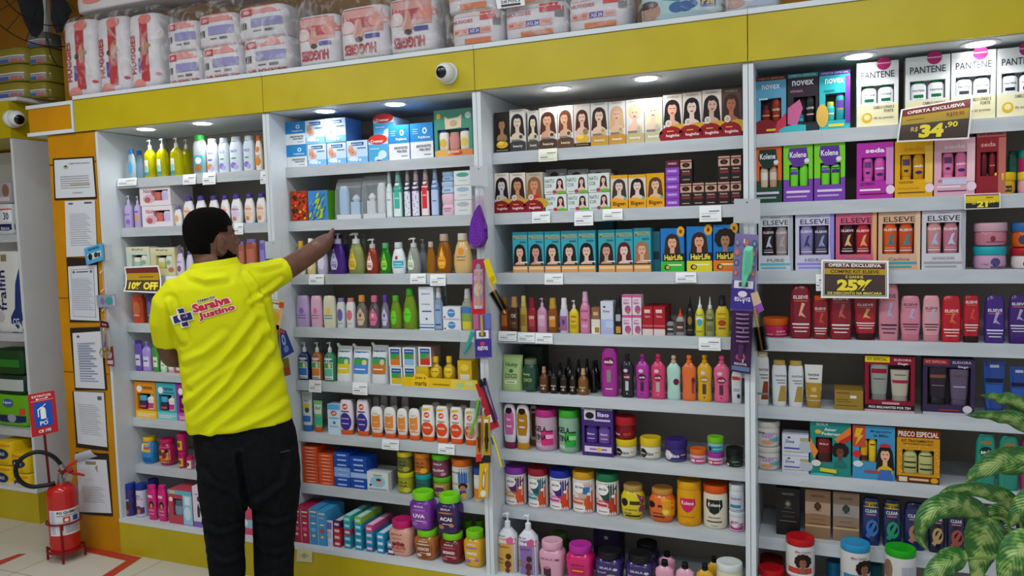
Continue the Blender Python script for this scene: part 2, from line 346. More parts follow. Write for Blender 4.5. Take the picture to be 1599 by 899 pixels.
def B(x0, x1, yt, desc, kind, body, cap='ffffff', lab=None, back=0, z0=None, full=False, ry=None, name=None, cat=None, grp=0, Y=None, wmax=None, ztop=None, seg=24):
    prof, hb, n, ratio, ct, cr = K[kind]; ratio = ry or ratio
    zb = CTX['z'] if z0 is None else z0
    Yf = (CTX['Yf'] if Y is None else Y)+back
    a, b, z = span(x0, x1, yt, Yf); w = b-a
    for _ in range(2):
        Yc = Yf+w*ratio/2; a, b, z = span(x0, x1, yt, Yc); t = abs(math.tan(scr_dir((a+b)/2, Yc)))
        w = (b-a)*.975/math.sqrt(1+ratio*ratio*t*t)
    if ztop: z = ztop
    h = z-zb; X = (a+b)/2; rx = w/2; ry_ = rx*ratio
    nm = name or CATN[kind]; g = CTX['group'] if grp == 0 else grp
    r = empty(nm, (X, Yc, zb), lab_(desc, full), cat or ('jar' if 'jar' in nm else 'tube' if 'tube' in nm else 'bottle'), g)
    m = MB()
    if ct in ('base', 'tubebase'):
        hc = h*(1-hb); m.lathe(prof, rx, ry_, body, hc, h-hc-.0005, n, seg)
        if kind == 'tube':   # crimped flat top: flatten the last rings
            k = len(prof)*seg
            for i in range(len(m.v)-k, len(m.v)):
                x, y, zz = m.v[i]; f = max(.06, 1-max(0, (zz-hc)/(h-hc)-.05)*1.0); m.v[i] = (x, y*f, zz)
        m.build('bottle_body' if kind != 'tube' else 'tube_body', r)
        MB().lathe([(0, .96), (.08, 1), (.92, 1), (1, .97)], rx*cr, ry_*min(1, cr*1.05), cap, 0, hc-.0005, n, seg).build('cap', r)
        S = latheS(prof, rx, ry_, n, hc, h-hc)
        if kind == 'tube':
            S0 = S
            def S(u, v, o):
                x, y, zz = S0(u, v, 0); f = max(.06, 1-max(0, v-.05)*1.0); return (x, y*f-o-.0004, zz)
    else:
        hB = h*hb; m.lathe(prof, rx, ry_, body, 0, hB, n, seg); m.build('jar_body' if 'jar' in nm else 'bottle_body', r); S = latheS(prof, rx, ry_, n, 0, hB)
        c = MB(); H = h-hB; rc = rx*cr
        if ct == 'lid':
            c.lathe([(0, .98), (.05, 1), (.86, 1), (.95, .97), (1, .88), (1.0, .8), (.97, .76)], rx*cr*1.02, rx*cr*1.02*(ratio if n < 2.5 else 1), cap, hB+.0004, H-.0004, 2, 28); c.build('lid', r)
        elif ct == 'cyl': c.lathe([(0, 1), (.9, .97), (1, .85)], rc, min(rc, ry_*1.0) if cr > .5 else rc, cap, hB+.0004, H-.0004, 2.2, 20).build('cap', r)
        elif ct == 'dome': c.lathe([(0, 1), (.4, 1), (.75, .85), (.93, .55), (1, .2)], rc, min(rc, ry_*.95), cap, hB+.0004, H-.0004, 2, 20).build('cap', r)
        elif ct == 'tall': c.lathe([(0, 1), (.3, 1), (.31, .88), (.96, .84), (1, .7)], rc, rc, cap, hB+.0004, H-.0004, 2, 18).build('cap', r)
        elif ct == 'cone': c.lathe([(0, 1), (.25, 1), (.3, .55), (.8, .2), (1, .12)], rc*1.2, rc*1.2, cap, hB+.0004, H-.0004, 2, 14).build('cap', r)
        elif ct == 'snap': c.lathe([(0, 1), (.35, 1), (.36, .6), (.55, .6), (.6, .95), (.9, .9), (1, .6)], rc, rc, cap, hB+.0004, H-.0004, 2, 18).build('cap', r)
        elif ct == 'spray':
            c.lathe([(0, 1), (.25, 1), (.3, .92), (.75, .84), (.97, .8), (1, .6)], rc, rc, cap, hB+.0004, H-.0004, 2, 18); c.build('spray_cap', r)
        elif ct == 'pump':
            c.lathe([(0, 1), (.42, .95), (.47, .6), (.5, .3), (.8, .3), (.82, .55), (.97, .5), (1, .35)], rc, rc, cap, hB+.0004, H-.0004, 2, 18)
            zt = hB+H*.93; c.tube([(rc*.6, rc*.1, zt), (0, 0, zt), (-rc*.9, -rc*.25, zt), (-rc*1.55, -rc*.4, zt-H*.09)], [rc*.3, rc*.34, rc*.28, rc*.18], cap, 8); c.build('pump', r)
    if lab:
        l = MB(); art(l, S, lab, True); l.build('label', r)
    CTX['last'] = z
    return r
def C(x0, x1, yt, desc, col, fr=None, dep=.055, back=0, z0=None, full=False, name='carton', cat='box', grp=0, Y=None, ztop=None, side=None, rz=0):
    zb = CTX['z'] if z0 is None else z0; Yf = (CTX['Yf'] if Y is None else Y)+back
    a, b, z = span(x0, x1, yt, Yf); w = (b-a)*.985
    if ztop: z = ztop
    h = z-zb-.0006
    m = MB().box(-w/2, w/2, 0, dep, 0, h, side or col)
    if side: m.add([(-w/2, -.0001, 0), (w/2, -.0001, 0), (w/2, -.0001, h), (-w/2, -.0001, h)], [(0, 1, 2, 3)], col)
    if fr: art(m, flatS(w, h, -.0002), fr)
    o = m.build(name, None, ((a+b)/2, Yf, zb), rz); tag(o, lab_(desc, full), cat, CTX['group'] if grp == 0 else grp)
    CTX['last'] = z; return o
def KIT(x0, x1, yt, desc, col, fr=None, win=(-.35, .3, .35, .75), bots=(), dep=.07, back=0, z0=None, full=False, name='gift_kit_box', grp=0, inner='2a2628', ztop=None, wart=None):
    """carton with a real window opening and the bottles standing behind it"""
    zb = CTX['z'] if z0 is None else z0; Yf = CTX['Yf']+back
    a, b, z = span(x0, x1, yt, Yf); w = (b-a)*.985
    if ztop: z = ztop
    h = z-zb-.0006; r = empty(name, ((a+b)/2, Yf, zb), lab_(desc, full), 'box', CTX['group'] if grp == 0 else grp)
    m = MB(); D = .036; e = .0012
    u0, v0, u1, v1 = win; X0, X1, Z0, Z1 = u0*w, u1*w, v0*h, v1*h
    m.box(-w/2, w/2, D, dep, 0, h, col)
    m.box(-w/2, X0, 0, D, 0, h, col).box(X1, w/2, 0, D, 0, h, col).box(X0, X1, 0, D, 0, Z0, col).box(X0, X1, 0, D, Z1, h, col)
    m.box(X0, X1, D-.002, D-.0005, Z0, Z1, inner)
    if fr: art(m, flatS(w, h, -.0002), fr)
    m.build('carton', r)
    n = len(bots); bw = (X1-X0)/max(n, 1)
    for i, bt in enumerate(bots):
        bc, cc, el = bt[:3]; kind = bt[3] if len(bt) > 3 else 'shamp'; prof, hb, nn, ra, ct, cr = K[kind]
        bx = X0+bw*(i+.5); rx = bw*.46; ry_ = .0155; H = (Z1-Z0)*(bt[4] if len(bt) > 4 else .97)
        g = MB(); cap_low = ct in ('base', 'tubebase')
        hB = H*hb
        if cap_low: g.lathe(prof, rx, ry_, bc, H-hB, hB, 2.6, 20); zc, hc = 0, H-hB; S = latheS(prof, rx, ry_, 2.6, H-hB, hB)
        else: g.lathe(prof, rx, ry_, bc, 0, hB, 2.6, 20); zc, hc = hB, H-hB; S = latheS(prof, rx, ry_, 2.6, 0, hB)
        if hc > .003: g.lathe([(0, 1), (.9, .97), (1, .85)], rx*min(cr, .9), ry_*min(cr, .9), cc, zc, hc, 2.4, 16)
        if el: art(g, S, el, True)
        g.build('bottle', r, (bx, D/2-.001, Z0+.0005))
    CTX['last'] = z; return r
# print helpers (u -.5..+.5, v 0..1)
def T(s, u, v, w_, h_, c, *k): return ('t', s, u, v, w_, h_, c)+tuple(k)
def R_(u0, v0, u1, v1, c): return ('r', u0, v0, u1, v1, c)
def E_(u, v, a, b, c): return ('e', u, v, a, b, c)
def lines(u, v, w_, n, c, dv=.035, t=.012):
    o = []
    for i in range(n):
        ww = w_*(1, .82, .93, .7, .88)[i % 5]; o.append(R_(u-ww/2, v-i*dv-t, u+ww/2, v-i*dv, c))
    return o
def face(u, v, s, skin, hair, asp=.45, long=True, curly=False, cloth=None, lip='a8403c', tilt=0):
    k = asp; o = []
    if curly:
        for i in range(9):
            a = math.pi*(i/8*1.5-.25); o.append(E_(u+s*1.15*math.cos(a), v+s*k*(.35+1.05*math.sin(a)), s*.55, s*.55*k, hair))
        o.append(E_(u, v+s*.4*k, s*1.3, s*1.25*k, hair))
    else:
        o.append(E_(u, v+s*.28*k, s*1.12, s*1.25*k, hair))
        if long: o.append(('p', [(u-s*1.12, v+s*.3*k), (u-s*1.35, v-s*2.3*k), (u-s*.5, v-s*2.6*k), (u+s*.5, v-s*2.6*k), (u+s*1.35, v-s*2.3*k), (u+s*1.12, v+s*.3*k)], hair))
    o.append(('p', [(u-s*.33, v-s*.6*k), (u-s*.36, v-s*1.7*k), (u-s*1.0, v-s*2.1*k), (u-s*1.2, v-s*3.0*k), (u+s*1.2, v-s*3.0*k), (u+s*1.0, v-s*2.1*k), (u+s*.36, v-s*1.7*k), (u+s*.33, v-s*.6*k)], cloth or skin))
    o.append(E_(u, v-s*1.2*k, s*.3, s*.6*k, skin))
    o.append(E_(u+tilt*s, v, s*.68, s*1.0*k, skin))
    o.append(('p', [(u-s*.75, v+s*.35*k), (u-s*.6, v+s*1.0*k), (u, v+s*1.3*k), (u+s*.6, v+s*1.0*k), (u+s*.75, v+s*.35*k), (u+s*.35, v+s*.78*k), (u, v+s*.66*k), (u-s*.35, v+s*.78*k)], hair))
    e = '2a1a14'
    o += [R_(u+tilt*s-s*.42, v+s*.1*k, u+tilt*s-s*.14, v+s*.2*k, e), R_(u+tilt*s+s*.14, v+s*.1*k, u+tilt*s+s*.42, v+s*.2*k, e), E_(u+tilt*s, v-s*.55*k, s*.24, s*.1*k, lip)]
    return o
# ================================================================== FAR LEFT BAY
def pl(n, b): return 'on %s of %s' % (['top shelf', 'second shelf', 'third shelf', 'fourth shelf', 'fifth shelf', 'sixth shelf', 'seventh shelf', 'bottom deck'][n], b)
def row(n, b, **k): shelf((SZ+[DECK])[n], pl(n, BAYW[b]), Yf=(.03 if n == 7 else .112), **k)
ORD = ['leftmost', 'second', 'third', 'fourth', 'fifth', 'sixth', 'seventh', 'eighth', 'ninth', 'tenth']
row(0, 0)
B(200, 213, 233, 'small clear bottle with blue cap, front left', 'lotion', 'b9d3dc/t', '1c6fc0', [E_(0, .45, .3, .25, '4aa3d4')])
B(213, 225, 235, 'small clear blue-capped bottle behind the leftmost one', 'lotion', 'a9cbe0/t', '1c6fc0', back=.075)
ylab = [R_(-.42, .08, .1, .62, 'cfe6e0'), E_(-.18, .5, .16, .1, 'e9c69a'), R_(-.42, .08, .1, .2, '2c8fae'), E_(-.15, .32, .2, .12, '7ec3b4')]
B(226, 245, 218, 'yellow pump bottle, first of four from left', 'pump', 'c9c400/t', 'ecece4', ylab, grp='yellow baby soap pump bottles', ry=.8)
B(245.5, 264, 216, 'yellow pump bottle, second of four from left', 'pump', 'c9c400/t', 'ecece4', ylab, grp='yellow baby soap pump bottles', ry=.8)
B(267, 286, 214.5, 'yellow pump bottle, third of four from left', 'pump', 'c9c400/t', 'ecece4', ylab, grp='yellow baby soap pump bottles', ry=.8)
B(284, 300, 217, 'yellow pump bottle, rightmost and set back', 'pump', 'c9c400/t', 'ecece4', back=.09, grp='yellow baby soap pump bottles', ry=.8)
B(303, 324, 211, 'clear bottle with green cap and teal label', 'talc', 'cdd8d8/t', '27a13c', [R_(-.4, .05, .4, .55, '2f9fb5'), E_(0, .18, .35, .12, 'a4683a'), E_(.05, .4, .25, .1, 'e3e0c8')])
for i, (a, b, t, c1) in enumerate([(324, 342, 217, 'd98a3c'), (342.5, 359.5, 215.5, '8478c4'), (360, 380.5, 213.5, '8478c4'), (381, 399, 212, '8478c4')]):
    B(a, b, t, 'white talc bottle, %s of four' % ORD[i], 'talc', 'd5e0ec', 'dbe5ee', [T('TALCO' if i else 'Talco', -.05, .68, .6, .09, '28408f'), R_(-.25, .42, .15, .47, ['5b4fc0', '49a85a', '49a85a', '49a85a'][i]), E_(-.1, .22, .26, .1, c1), E_(.12, .15, .2, .08, 'b7a8dc')], grp='white talc bottles')
B(399, 411, 211.5, 'slim white bottle with orange cap', 'lotion', 'efe4d2', 'e2731e', [E_(0, .7, .3, .1, 'd98b4a'), E_(0, .3, .4, .15, 'e58a35'), T('KIDS', 0, .48, .6, .07, 'c05a1c')], ry=.7)
row(1, 0)
B(195, 210, 305, 'lilac pump bottle, front left', 'pump', 'b9a6d6', 'cfc6dc', [T('Johnsons', -.05, .55, .7, .1, '5b4a9c'), E_(.1, .25, .25, .12, '8a6fbe')], grp='lilac pump bottles on the second shelf')
B(210.5, 222, 306, 'lilac pump bottle with orange print, second from left', 'pump', 'b9a6d6', 'cfc6dc', [E_(.05, .4, .25, .14, 'e0a050'), R_(-.3, .65, .3, .7, '5b4a9c')], grp='lilac pump bottles on the second shelf')
gift = [T('Ninho', -.2, .74, .34, .2, 'c4475e'), E_(-.2, .35, .2, .22, 'dbb0b8'), E_(-.25, .3, .1, .14, 'b8606a')]
def gbot(): return [('c96a60', 'c96a60', None, 'low', .8), ('c9bce2', 'ddd0ea', None, 'shamp', .9)]
KIT(222, 270, 321, 'pink white baby gift box, lower of two', 'e6dde2', gift, (-.12, .25, .42, .78), gbot(), dep=.15, grp='baby gift boxes stacked by the purple capped bottles')
KIT(219.5, 268, 289.5, 'pink white baby gift box, upper of two', 'e6dde2', gift, (-.12, .25, .42, .78), gbot(), dep=.15, z0=CTX['last']+.001, grp='baby gift boxes stacked by the purple capped bottles')
B(272.5, 286, 321.5, 'small white bottle with lilac cap', 'oval', 'e8e4e2', '6a5fae', [E_(-.05, .45, .3, .2, 'e8b07c')])
xs = [(286.5, 305.5, 306), (306, 324.5, 305), (326.5, 344, 304.5), (345, 360.5, 304), (361, 380.5, 302.5), (382, 399.5, 301.5), (400.5, 418, 300.5)]
for i, (a, b, t) in enumerate(xs):
    B(a, b, t, 'white bottle with purple dome cap, %s of seven' % ORD[i], 'oval', 'eae6e6', '4c3a8c', [E_(0, .42, .36, .32, ['efc9b4', 'efc9b4', 'efc9b4', 'efc9b4', 'dcc6e2', 'efc9b4', 'efc9b4'][i]), T('Ninho', 0, .58, .6, .1, '8c4a7c' if i == 4 else 'd2694a'), E_(-.08, .2, .18, .09, 'c98a5a')], grp='white bottles with purple dome caps')
row(2, 0)
for (a, b, t, c, w_) in [(198, 235, 385, 'cbd6c8', 'first pale green soap gift box at left'), (235.5, 274, 386, 'd6cf9c', 'pale yellow green soap gift box beside the first')]:
    KIT(a, b, t, w_, c, [R_(-.5, .82, .5, 1, 'dcd6b8'), T('O Boticario' if 0 else 'Baby', 0, .9, .5, .08, '6b6a4a'), E_(.33, .2, .12, .09, 'b97a5a')], (-.28, .25, .38, .72), [('a9c9b4' if a < 200 else 'cfc36a', 'e0e0d0', None, 'low', .8), ('d8dcc8', 'e5e5da', [E_(0, .5, .3, .2, '8fb28a')], 'shamp')], dep=.06)
B(275.5, 290, 383, 'lilac white baby pump bottle, left one', 'wavepump', 'd6cbe0', '7a5fa6', [T('baby', 0, .6, .6, .08, '6b4a94'), E_(0, .3, .25, .14, '8c5a78')])
B(290.5, 304, 386, 'lilac white baby pump bottle, right one', 'wavepump', 'd6cbe0', '7a5fa6')
for i, (a, b, t, c, cc, nm) in enumerate([(373, 384, 377, 'a45a48', '7a6ab4', 'brown bottle beside the man s chin'), (385, 405, 373, 'a3573c', '7c6cb6', 'wide orange brown bottle with lilac top'), (406, 418, 375, '6e64b0', '8f86c4', 'violet bottle beside the divider')]):
    B(a, b, t, nm.replace('man s', "man's"), 'shamp', c+'/g', cc, [R_(-.32, .25, .32, .8, 'b86a58' if i < 2 else '8b82c8')])
row(3, 0)
for i, (a, b, t, c, cc, nm) in enumerate([(207.5, 229, 459.5, 'cc4a1c', 'c2481c', 'wide orange bottle at left'), (230, 243, 459, '5a4aa0', '4b3d92', 'purple bottle beside the orange one'), (243.5, 258, 461, '6a5ab0', '4b3d92', "purple bottle by the man's shoulder")]):
    B(a, b, t, nm, 'shamp', c+'/g', cc, [E_(0, .55, .3, .3, 'e0764a' if i == 0 else '8a7cc8'), T('Baby', 0, .3, .5, .07, 'eedfd2')])
row(4, 0)
for i, (a, b, t, k, c, cc, nm) in enumerate([(211.5, 224, 531, 'shamp', '6a4fae', '3f3480', 'violet shampoo bottle with dark cap at left'), (223, 239, 533, 'cream', 'a78fd0', '8a70c0', 'lilac curvy bottle beside the violet one'), (239, 250, 537, 'shamp', '3f9e38', '2f7a3a', 'green bottle with dark green cap'),
     (250.5, 262, 549, 'drop', 'bfe3c0', '58b060', 'pale mint bottle beside the green one'), (262.5, 274, 552, 'drop', 'e3a9b4', 'd66a7c', "pale pink bottle under the man's elbow"), (274.5, 285, 555, 'drop', 'd44a4a', 'b83a3a', "red bottle under the man's elbow")]):
    B(a, b, t, nm, k, c+'/g', cc, [R_(-.34, .2, .34, .6, 'd7cfe6' if i < 2 else 'd9e6c8'), R_(-.25, .4, .25, .45, '4a3a88' if i < 2 else '3a7a3a')])
row(5, 0)
for i, (a, b, t, c, c2, cm, nm) in enumerate([(211.5, 244.5, 596, 'dd8a16', 'e6b422', 'f2c230', 'orange yellow hair kit box at left'), (245, 276.5, 598, '45a9b8', '3c6a9c', '7ccbd0', 'turquoise hair kit box beside the orange one'), (277, 305, 600, 'a13c9c', '4a8a34', 'c75ab8', "magenta green hair kit box half behind the man")]):
    KIT(a, b, t, nm, c, [R_(-.5, 0, .5, .2, cm), E_(-.27, .8, .13, .09, 'f2efe6'), T('HIDRA', .13, .84, .46, .07, '2b2b2b'), R_(-.1, .72, .4, .75, c2), R_(-.4, .1, .4, .12, 'f5f0d8'), R_(-.4, .05, .2, .07, 'f5f0d8')], (-.38, .24, .4, .68),
        [('3a2a52', '4aa0c0', [R_(-.4, .2, .4, .45, 'd2542a')], 'low', .85), ('e8dccc', 'd8d4c8', [R_(-.35, .1, .35, .5, 'c23a7a')], 'cream')], dep=.07)
row(6, 0)
B(222.5, 248, 681, 'blue jar with wide yellow lid at left', 'pot', '2b86c4/g', 'dfb71c', [R_(-.45, .55, .45, .95, 'd9b020'), E_(-.3, .75, .18, .17, 'efe9e0'), R_(-.1, .68, .35, .84, 'c23c2c'), R_(-.4, .1, .4, .3, '1f5ea6')])
B(249, 278, 684, 'magenta jar with yellow floral label', 'pot', 'b01c58/g', 'c2185c', [R_(-.4, .15, .42, .85, 'e3a822'), E_(-.2, .6, .16, .15, '5a3020'), E_(.1, .5, .16, .16, '7a2c3c'), E_(-.05, .3, .2, .1, 'd8602c'), E_(.25, .7, .1, .1, '2a1a16')])
sj = [R_(-.4, .15, .3, .8, 'e0b030'), E_(-.05, .5, .2, .2, '7a4a20')]
B(279, 294.5, 704, 'small magenta jar, lower of a stack of two', 'jar', 'a81a56/g', 'c2185c', sj); z_ = CTX['last']
B(278, 294.5, 676, 'small magenta jar, upper of a stack of two', 'jar', 'a81a56/g', 'c2185c', sj, z0=z_+.001)
B(292, 303, 712, 'small pink and cream jar at right of the stack', 'jar', 'd06a8a', 'c2185c', [R_(-.4, .1, .4, .9, 'e9d9c0'), E_(0, .55, .2, .2, '3a2a20')], back=-.005)
row(7, 0)
B(195, 214.5, 753.5, 'dark purple bottle with blue lid, front left', 'tall', '33286c/g', '20348c', [T('KALA', 0, .62, .5, .08, 'd8d8ec'), R_(-.1, .3, .4, .5, '4a2f2a'), E_(-.1, .16, .3, .1, 'a06a50')])
B(213, 232, 754.5, 'white and purple bottle with blue lid', 'tall', 'cfc8da', '20348c', [T('LISO', -.05, .78, .6, .1, '2c2458'), T('E SOLTO', .05, .68, .7, .06, 'b03c8c'), R_(-.46, .02, .46, .38, '4a2f8e'), E_(.05, .3, .28, .14, '6a3c2c'), E_(.05, .22, .18, .1, 'b87c5c')], back=.005)
B(210.5, 229, 746.5, 'blue lidded bottle set back at left', 'tall', '33286c/g', '20348c', back=.11)
B(232, 250, 747.5, 'blue lidded bottle set back behind pink shampoos', 'tall', '33286c/g', '20348c', back=.11)
pk = [R_(-.35, .72, .2, .8, 'f0c8d8'), E_(.05, .5, .26, .12, '2a1814'), E_(.05, .46, .14, .08, 'c98a68'), T('SKALA', 0, .32, .6, .05, 'f4cc80'), R_(-.3, .2, .3, .22, 'f0b8d0')]
B(232, 247, 757, 'hot pink shampoo bottle with portrait, left one', 'shamp', 'd21a78/g', 'd21a78', pk, grp='hot pink shampoo bottles on the bottom deck')
B(248, 262.5, 757.5, 'hot pink shampoo bottle with portrait, right one', 'shamp', 'd21a78/g', 'd21a78', pk, grp='hot pink shampoo bottles on the bottom deck')
KIT(263.5, 301, 766, 'red and light blue kit box with window', 'b84452', [R_(.12, .02, .5, .98, '8fc8dc'), R_(-.5, .88, .5, 1, '5fb4c8'), R_(-.42, .9, -.2, .98, 'd8c04a'), E_(-.38, .72, .08, .07, 'f0e0dc'), E_(.3, .35, .14, .2, 'c8e4f0'), R_(.2, .6, .42, .85, 'd8e8ee')], (-.3, .25, .1, .75), [('7a9aa8', '4a6a78', None, 'low', .9)], dep=.12)
C(302, 319, 760, 'narrow lilac and white carton beside the kit box', 'd8d2e2', [R_(-.5, .0, .5, .14, '7a64b4'), E_(.05, .7, .15, .07, '403848'), ('p', [(-.1, .25), (.1, .25), (.16, .45), (-.02, .6), (-.12, .45)], '3c3444'), T('curls', 0, .82, .6, .05, '6a5a8a')], dep=.06)
for i, (a, b) in enumerate([(369, 395)]):
    C(a, b, 782, 'pink carton seen between the man\'s legs', 'd0506c', [R_(-.5, .2, .5, .45, '8ac0d4'), E_(0, .35, .2, .12, 'f0e6e6'), R_(-.3, .8, .3, .9, 'f0c8d0')], dep=.06)
# ================================================================== SECOND BAY
row(0, 1, cat='box')
polyf = [R_(-.5, .48, .5, 1, '2a86c8'), E_(.15, .78, .1, .09, 'cfe4f2'), E_(.15, .78, .05, .045, '2a86c8'), T('Polyfarma', .12, .59, .52, .09, 'e8f2fa'), T('ABSORVENTES', .08, .35, .66, .075, '2e3238'), T('PARA SEIOS', .14, .25, .48, .075, '2e3238'), R_(.1, .1, .4, .12, '5a6068')]
mat = [R_(-.5, 0, .5, .28, '7cb8e8'), E_(-.2, .2, .25, .1, 'dbe9f6'), R_(-.28, .78, .32, .92, '1c4f94'), T('absorvente', 0, .85, .5, .07, 'dce8f4'), ('p', [(-.42, .78), (-.25, .84), (-.15, .6), (-.02, .5), (-.05, .38), (-.3, .34), (-.42, .5)], 'dba488'), E_(-.3, .58, .13, .1, 'cf9378'), E_(-.22, .47, .035, .035, '9c5a4a'), R_(.02, .64, .42, .68, '3a5a8c'), E_(-.02, .14, .06, .06, 'e6eef6'), E_(.14, .14, .06, .06, 'e6eef6')]
C(448, 479.5, 226, 'small blue and white carton, lower left corner', 'dfe4e8', polyf, dep=.14, name='nursing_pad_box', grp='small blue and white nursing pad cartons'); z_ = CTX['last']
C(445.5, 478, 190, 'small blue and white carton, upper left corner', 'dfe4e8', polyf, dep=.14, z0=z_+.001, name='nursing_pad_box', grp='small blue and white nursing pad cartons')
for i, (a, b, t) in enumerate([(480.5, 510, 224.5), (511, 541, 222.5), (541.5, 574.5, 219)]):
    C(a, b, t, 'pale blue hand carton, %s in lower tier' % ORD[i], 'c3dbf4', mat, dep=.13, name='nursing_pad_box', grp='pale blue nursing pad cartons', side='6f9ed6')
    if i == 0: zz = CTX['last']
    if i == 1: z2 = CTX['last']
C(478, 508, 187, 'pale blue hand carton, left in upper tier', 'c3dbf4', mat, dep=.13, z0=zz+.001, name='nursing_pad_box', grp='pale blue nursing pad cartons', side='6f9ed6')
C(508.5, 541, 184, 'pale blue hand carton, right in upper tier', 'c3dbf4', mat, dep=.13, z0=zz+.001, name='nursing_pad_box', grp='pale blue nursing pad cartons', side='4f7ec2')
crem = [R_(-.5, .0, .5, .76, '4fa8d8'), E_(0, .96, .5, .22, 'c8362c'), T('Cremer', -.05, .89, .66, .13, 'f2e8e2'), E_(.22, .3, .22, .18, 'cfe4f0'), E_(.0, .12, .2, .12, 'cfe4f0'), R_(-.4, .55, .05, .58, 'e0eef6'), R_(-.1, .03, .15, .08, '1c3c80')]
C(575.5, 606, 216, 'carton with red wordmark top, lower one in front', 'd8e2ea', crem, dep=.1, name='cotton_box', grp='cotton cartons with red top'); z_ = CTX['last']
C(584, 616, 183, 'carton with red wordmark top, upper one behind', 'c4d4e2', crem, dep=.14, z0=z_+.001, Y=.16, name='cotton_box', grp='cotton cartons with red top')
for i, (a, b, t) in enumerate([(607, 639.5, 195), (640.5, 676.5, 191.5)]):
    C(a, b, t, 'large blue and white carton, %s of two' % ['left', 'right'][i], 'e2e6ea', polyf+[R_(-.38, .82, -.15, .84, 'a8d0ec'), R_(-.38, .76, -.18, .78, 'a8d0ec'), R_(-.38, .7, -.15, .72, 'a8d0ec')], dep=.1, name='nursing_pad_box', grp='large blue and white nursing pad cartons', side='2f7fc4')
KIT(678, 738, 170, 'green and orange baby gift set box at right end', '4f9480', [E_(-.38, .87, .06, .06, 'e3c23c'), E_(.4, .85, .08, .07, 'c9dcd4'), R_(-.5, 0, .5, .14, 'e08a4a'), E_(-.3, .08, .2, .08, 'e6b058'), E_(.1, .07, .14, .05, 'c8502c'), T('kit banho', 0, .1, .3, .05, 'f4e8d8'), ('p', [(-.2, .58), (-.22, .86), (-.12, .8), (.12, .82), (.24, .88), (.22, .6)], 'e2d0b0'), E_(.02, .7, .1, .07, 'c8a88a')], (-.42, .14, .42, .58),
    [('e8e4d8', '4a3c8c', [E_(0, .4, .35, .25, 'e8b84a')], 'shamp', .96), ('d08a84', 'd08a84', None, 'jar', .85), ('e9e2cc', '4a3c8c', [E_(0, .4, .35, .25, 'dcc86a')], 'shamp', .96)], dep=.08, inner='4f9480')
row(1, 1)
fl = []
random.seed(3)
for i in range(46): fl.append(E_(random.uniform(-.4, .4), random.uniform(.07, .93), random.uniform(.05, .11), random.uniform(.03, .06), random.choice(['e04420', 'e8541c', 'd83a1c', 'e0401c', '2a3420', 'e8b02c'])))
C(454.5, 480.5, 298, 'floral carton with red orange flowers', 'a83a1c', fl, dep=.09, name='soap_box', side='8a3c20')
f2 = []
for i in range(44):
    x, y = random.uniform(-.48, .3), random.uniform(.02, .78); f2.append(('p', [(x, y), (x+.11, y+.03), (x+.18, y+.2), (x+.05, y+.12)], random.choice(['a8c820', '4a8ac8', '5a9ad4', 'b8d434', '3c78b8'])))
C(481.5, 512, 297, 'floral carton with blue petals and lime leaves', '3f84c4', f2, dep=.09, name='soap_box', side='5aa02c')
def baggie(x0, x1, yt, desc, items):
    """clear zip bag holding a small travel set"""
    Y = .118; a, b, z = span(x0, x1, yt, Y); w = (b-a)*.97; h = z-CTX['z']-.001; r = empty('gift_bag', ((a+b)/2, Y+.035, CTX['z']+.0005), lab_(desc), 'gift set', 'clear bags of baby toiletries')
    MB().box(-w/2+.004, w/2-.004, -.028, .028, .001, .022, 'dfe2e4').build('tray', r)
    for it in items: it(r, w, h)
    rings = []
    for zf, dy, sx in [(0, .033, 1), (.3, .034, 1.0), (.7, .028, 1), (.9, .012, 1.0), (1, .003, .98)]:
        rings.append([(w/2*sx*c1, dy*s1, zf*h) for c1, s1 in [(-1, -1), (1, -1), (1, 1), (-1, 1)]])
    MB().loft(rings, 'c9ced2/f').build('clear_bag', r, sharp=20)
def it_tube(u, col, cap, lb=None):
    def f(r, w, h):
        prof = K['tube'][0]; m = MB(); m.lathe([(0, .9), (.1, 1), (.85, .95), (1, .6)], w*.19, w*.12, col, 0, h*.7, 2.3, 16); m.build('lotion_bottle', r, (u*w, -.005, .023))
    return f
def it_soap(u, c1, c2):
    def f(r, w, h):
        m = MB().box(-w*.17, w*.17, -.014, .014, 0, h*.3, c1); m.lathe([(0, .5), (.4, 1), (.8, .6), (1, .2)], w*.16, .013, c2, h*.3, h*.18, 2.4, 14); m.build('soap_pack', r, (u*w, 0, .023))
    return f
baggie(522, 563, 278, 'clear bag with light blue baby toiletries', [it_tube(-.25, 'a8c8e8', 0), it_soap(.2, 'b0cce6', 'c3d8ee')])
baggie(563.5, 602, 273, 'clear bag with white baby toiletries', [it_tube(.24, 'dcdfe0', 0), it_soap(-.2, 'd4dade', 'e2e4e6')])
def spr(a, b, t, nm, bc, cc, el): B(a, b, t, nm, 'spray', bc, cc, el, ry=.8, grp='baby cologne spray bottles on the second shelf')
dots = [E_(.3*math.sin(i*2.4), .08+.055*i, .05, .02, '6a5aa8') for i in range(12)]
spr(603.5, 614, 268, 'pale grey spray bottle, leftmost of the sprays', 'ccd9dc/g', '9aa8ac', [R_(-.42, .05, .42, .95, 'dbe4e6'), R_(-.3, .5, .3, .53, '8a9aa0')])
spr(614.5, 631, 266, 'spray bottle with a teal rectangle on white label', '4a9a8c/g', '6f9a92', [R_(-.44, .03, .44, .97, 'e4eceb'), R_(-.28, .25, .28, .85, '3fb8a0'), T('colonia', 0, .55, .44, .06, 'e8f4f0')])
spr(631.5, 643, 265, 'white spray bottle with small dark motifs, left one', '3a3450/g', '8a848c', [R_(-.44, .03, .44, .97, 'e2e2ea')]+dots)
spr(643.5, 657.5, 264, 'white spray bottle with lilac dotted label', '4a3a52/g', '9a8c98', [R_(-.44, .03, .44, .97, 'e0dfec')]+dots)
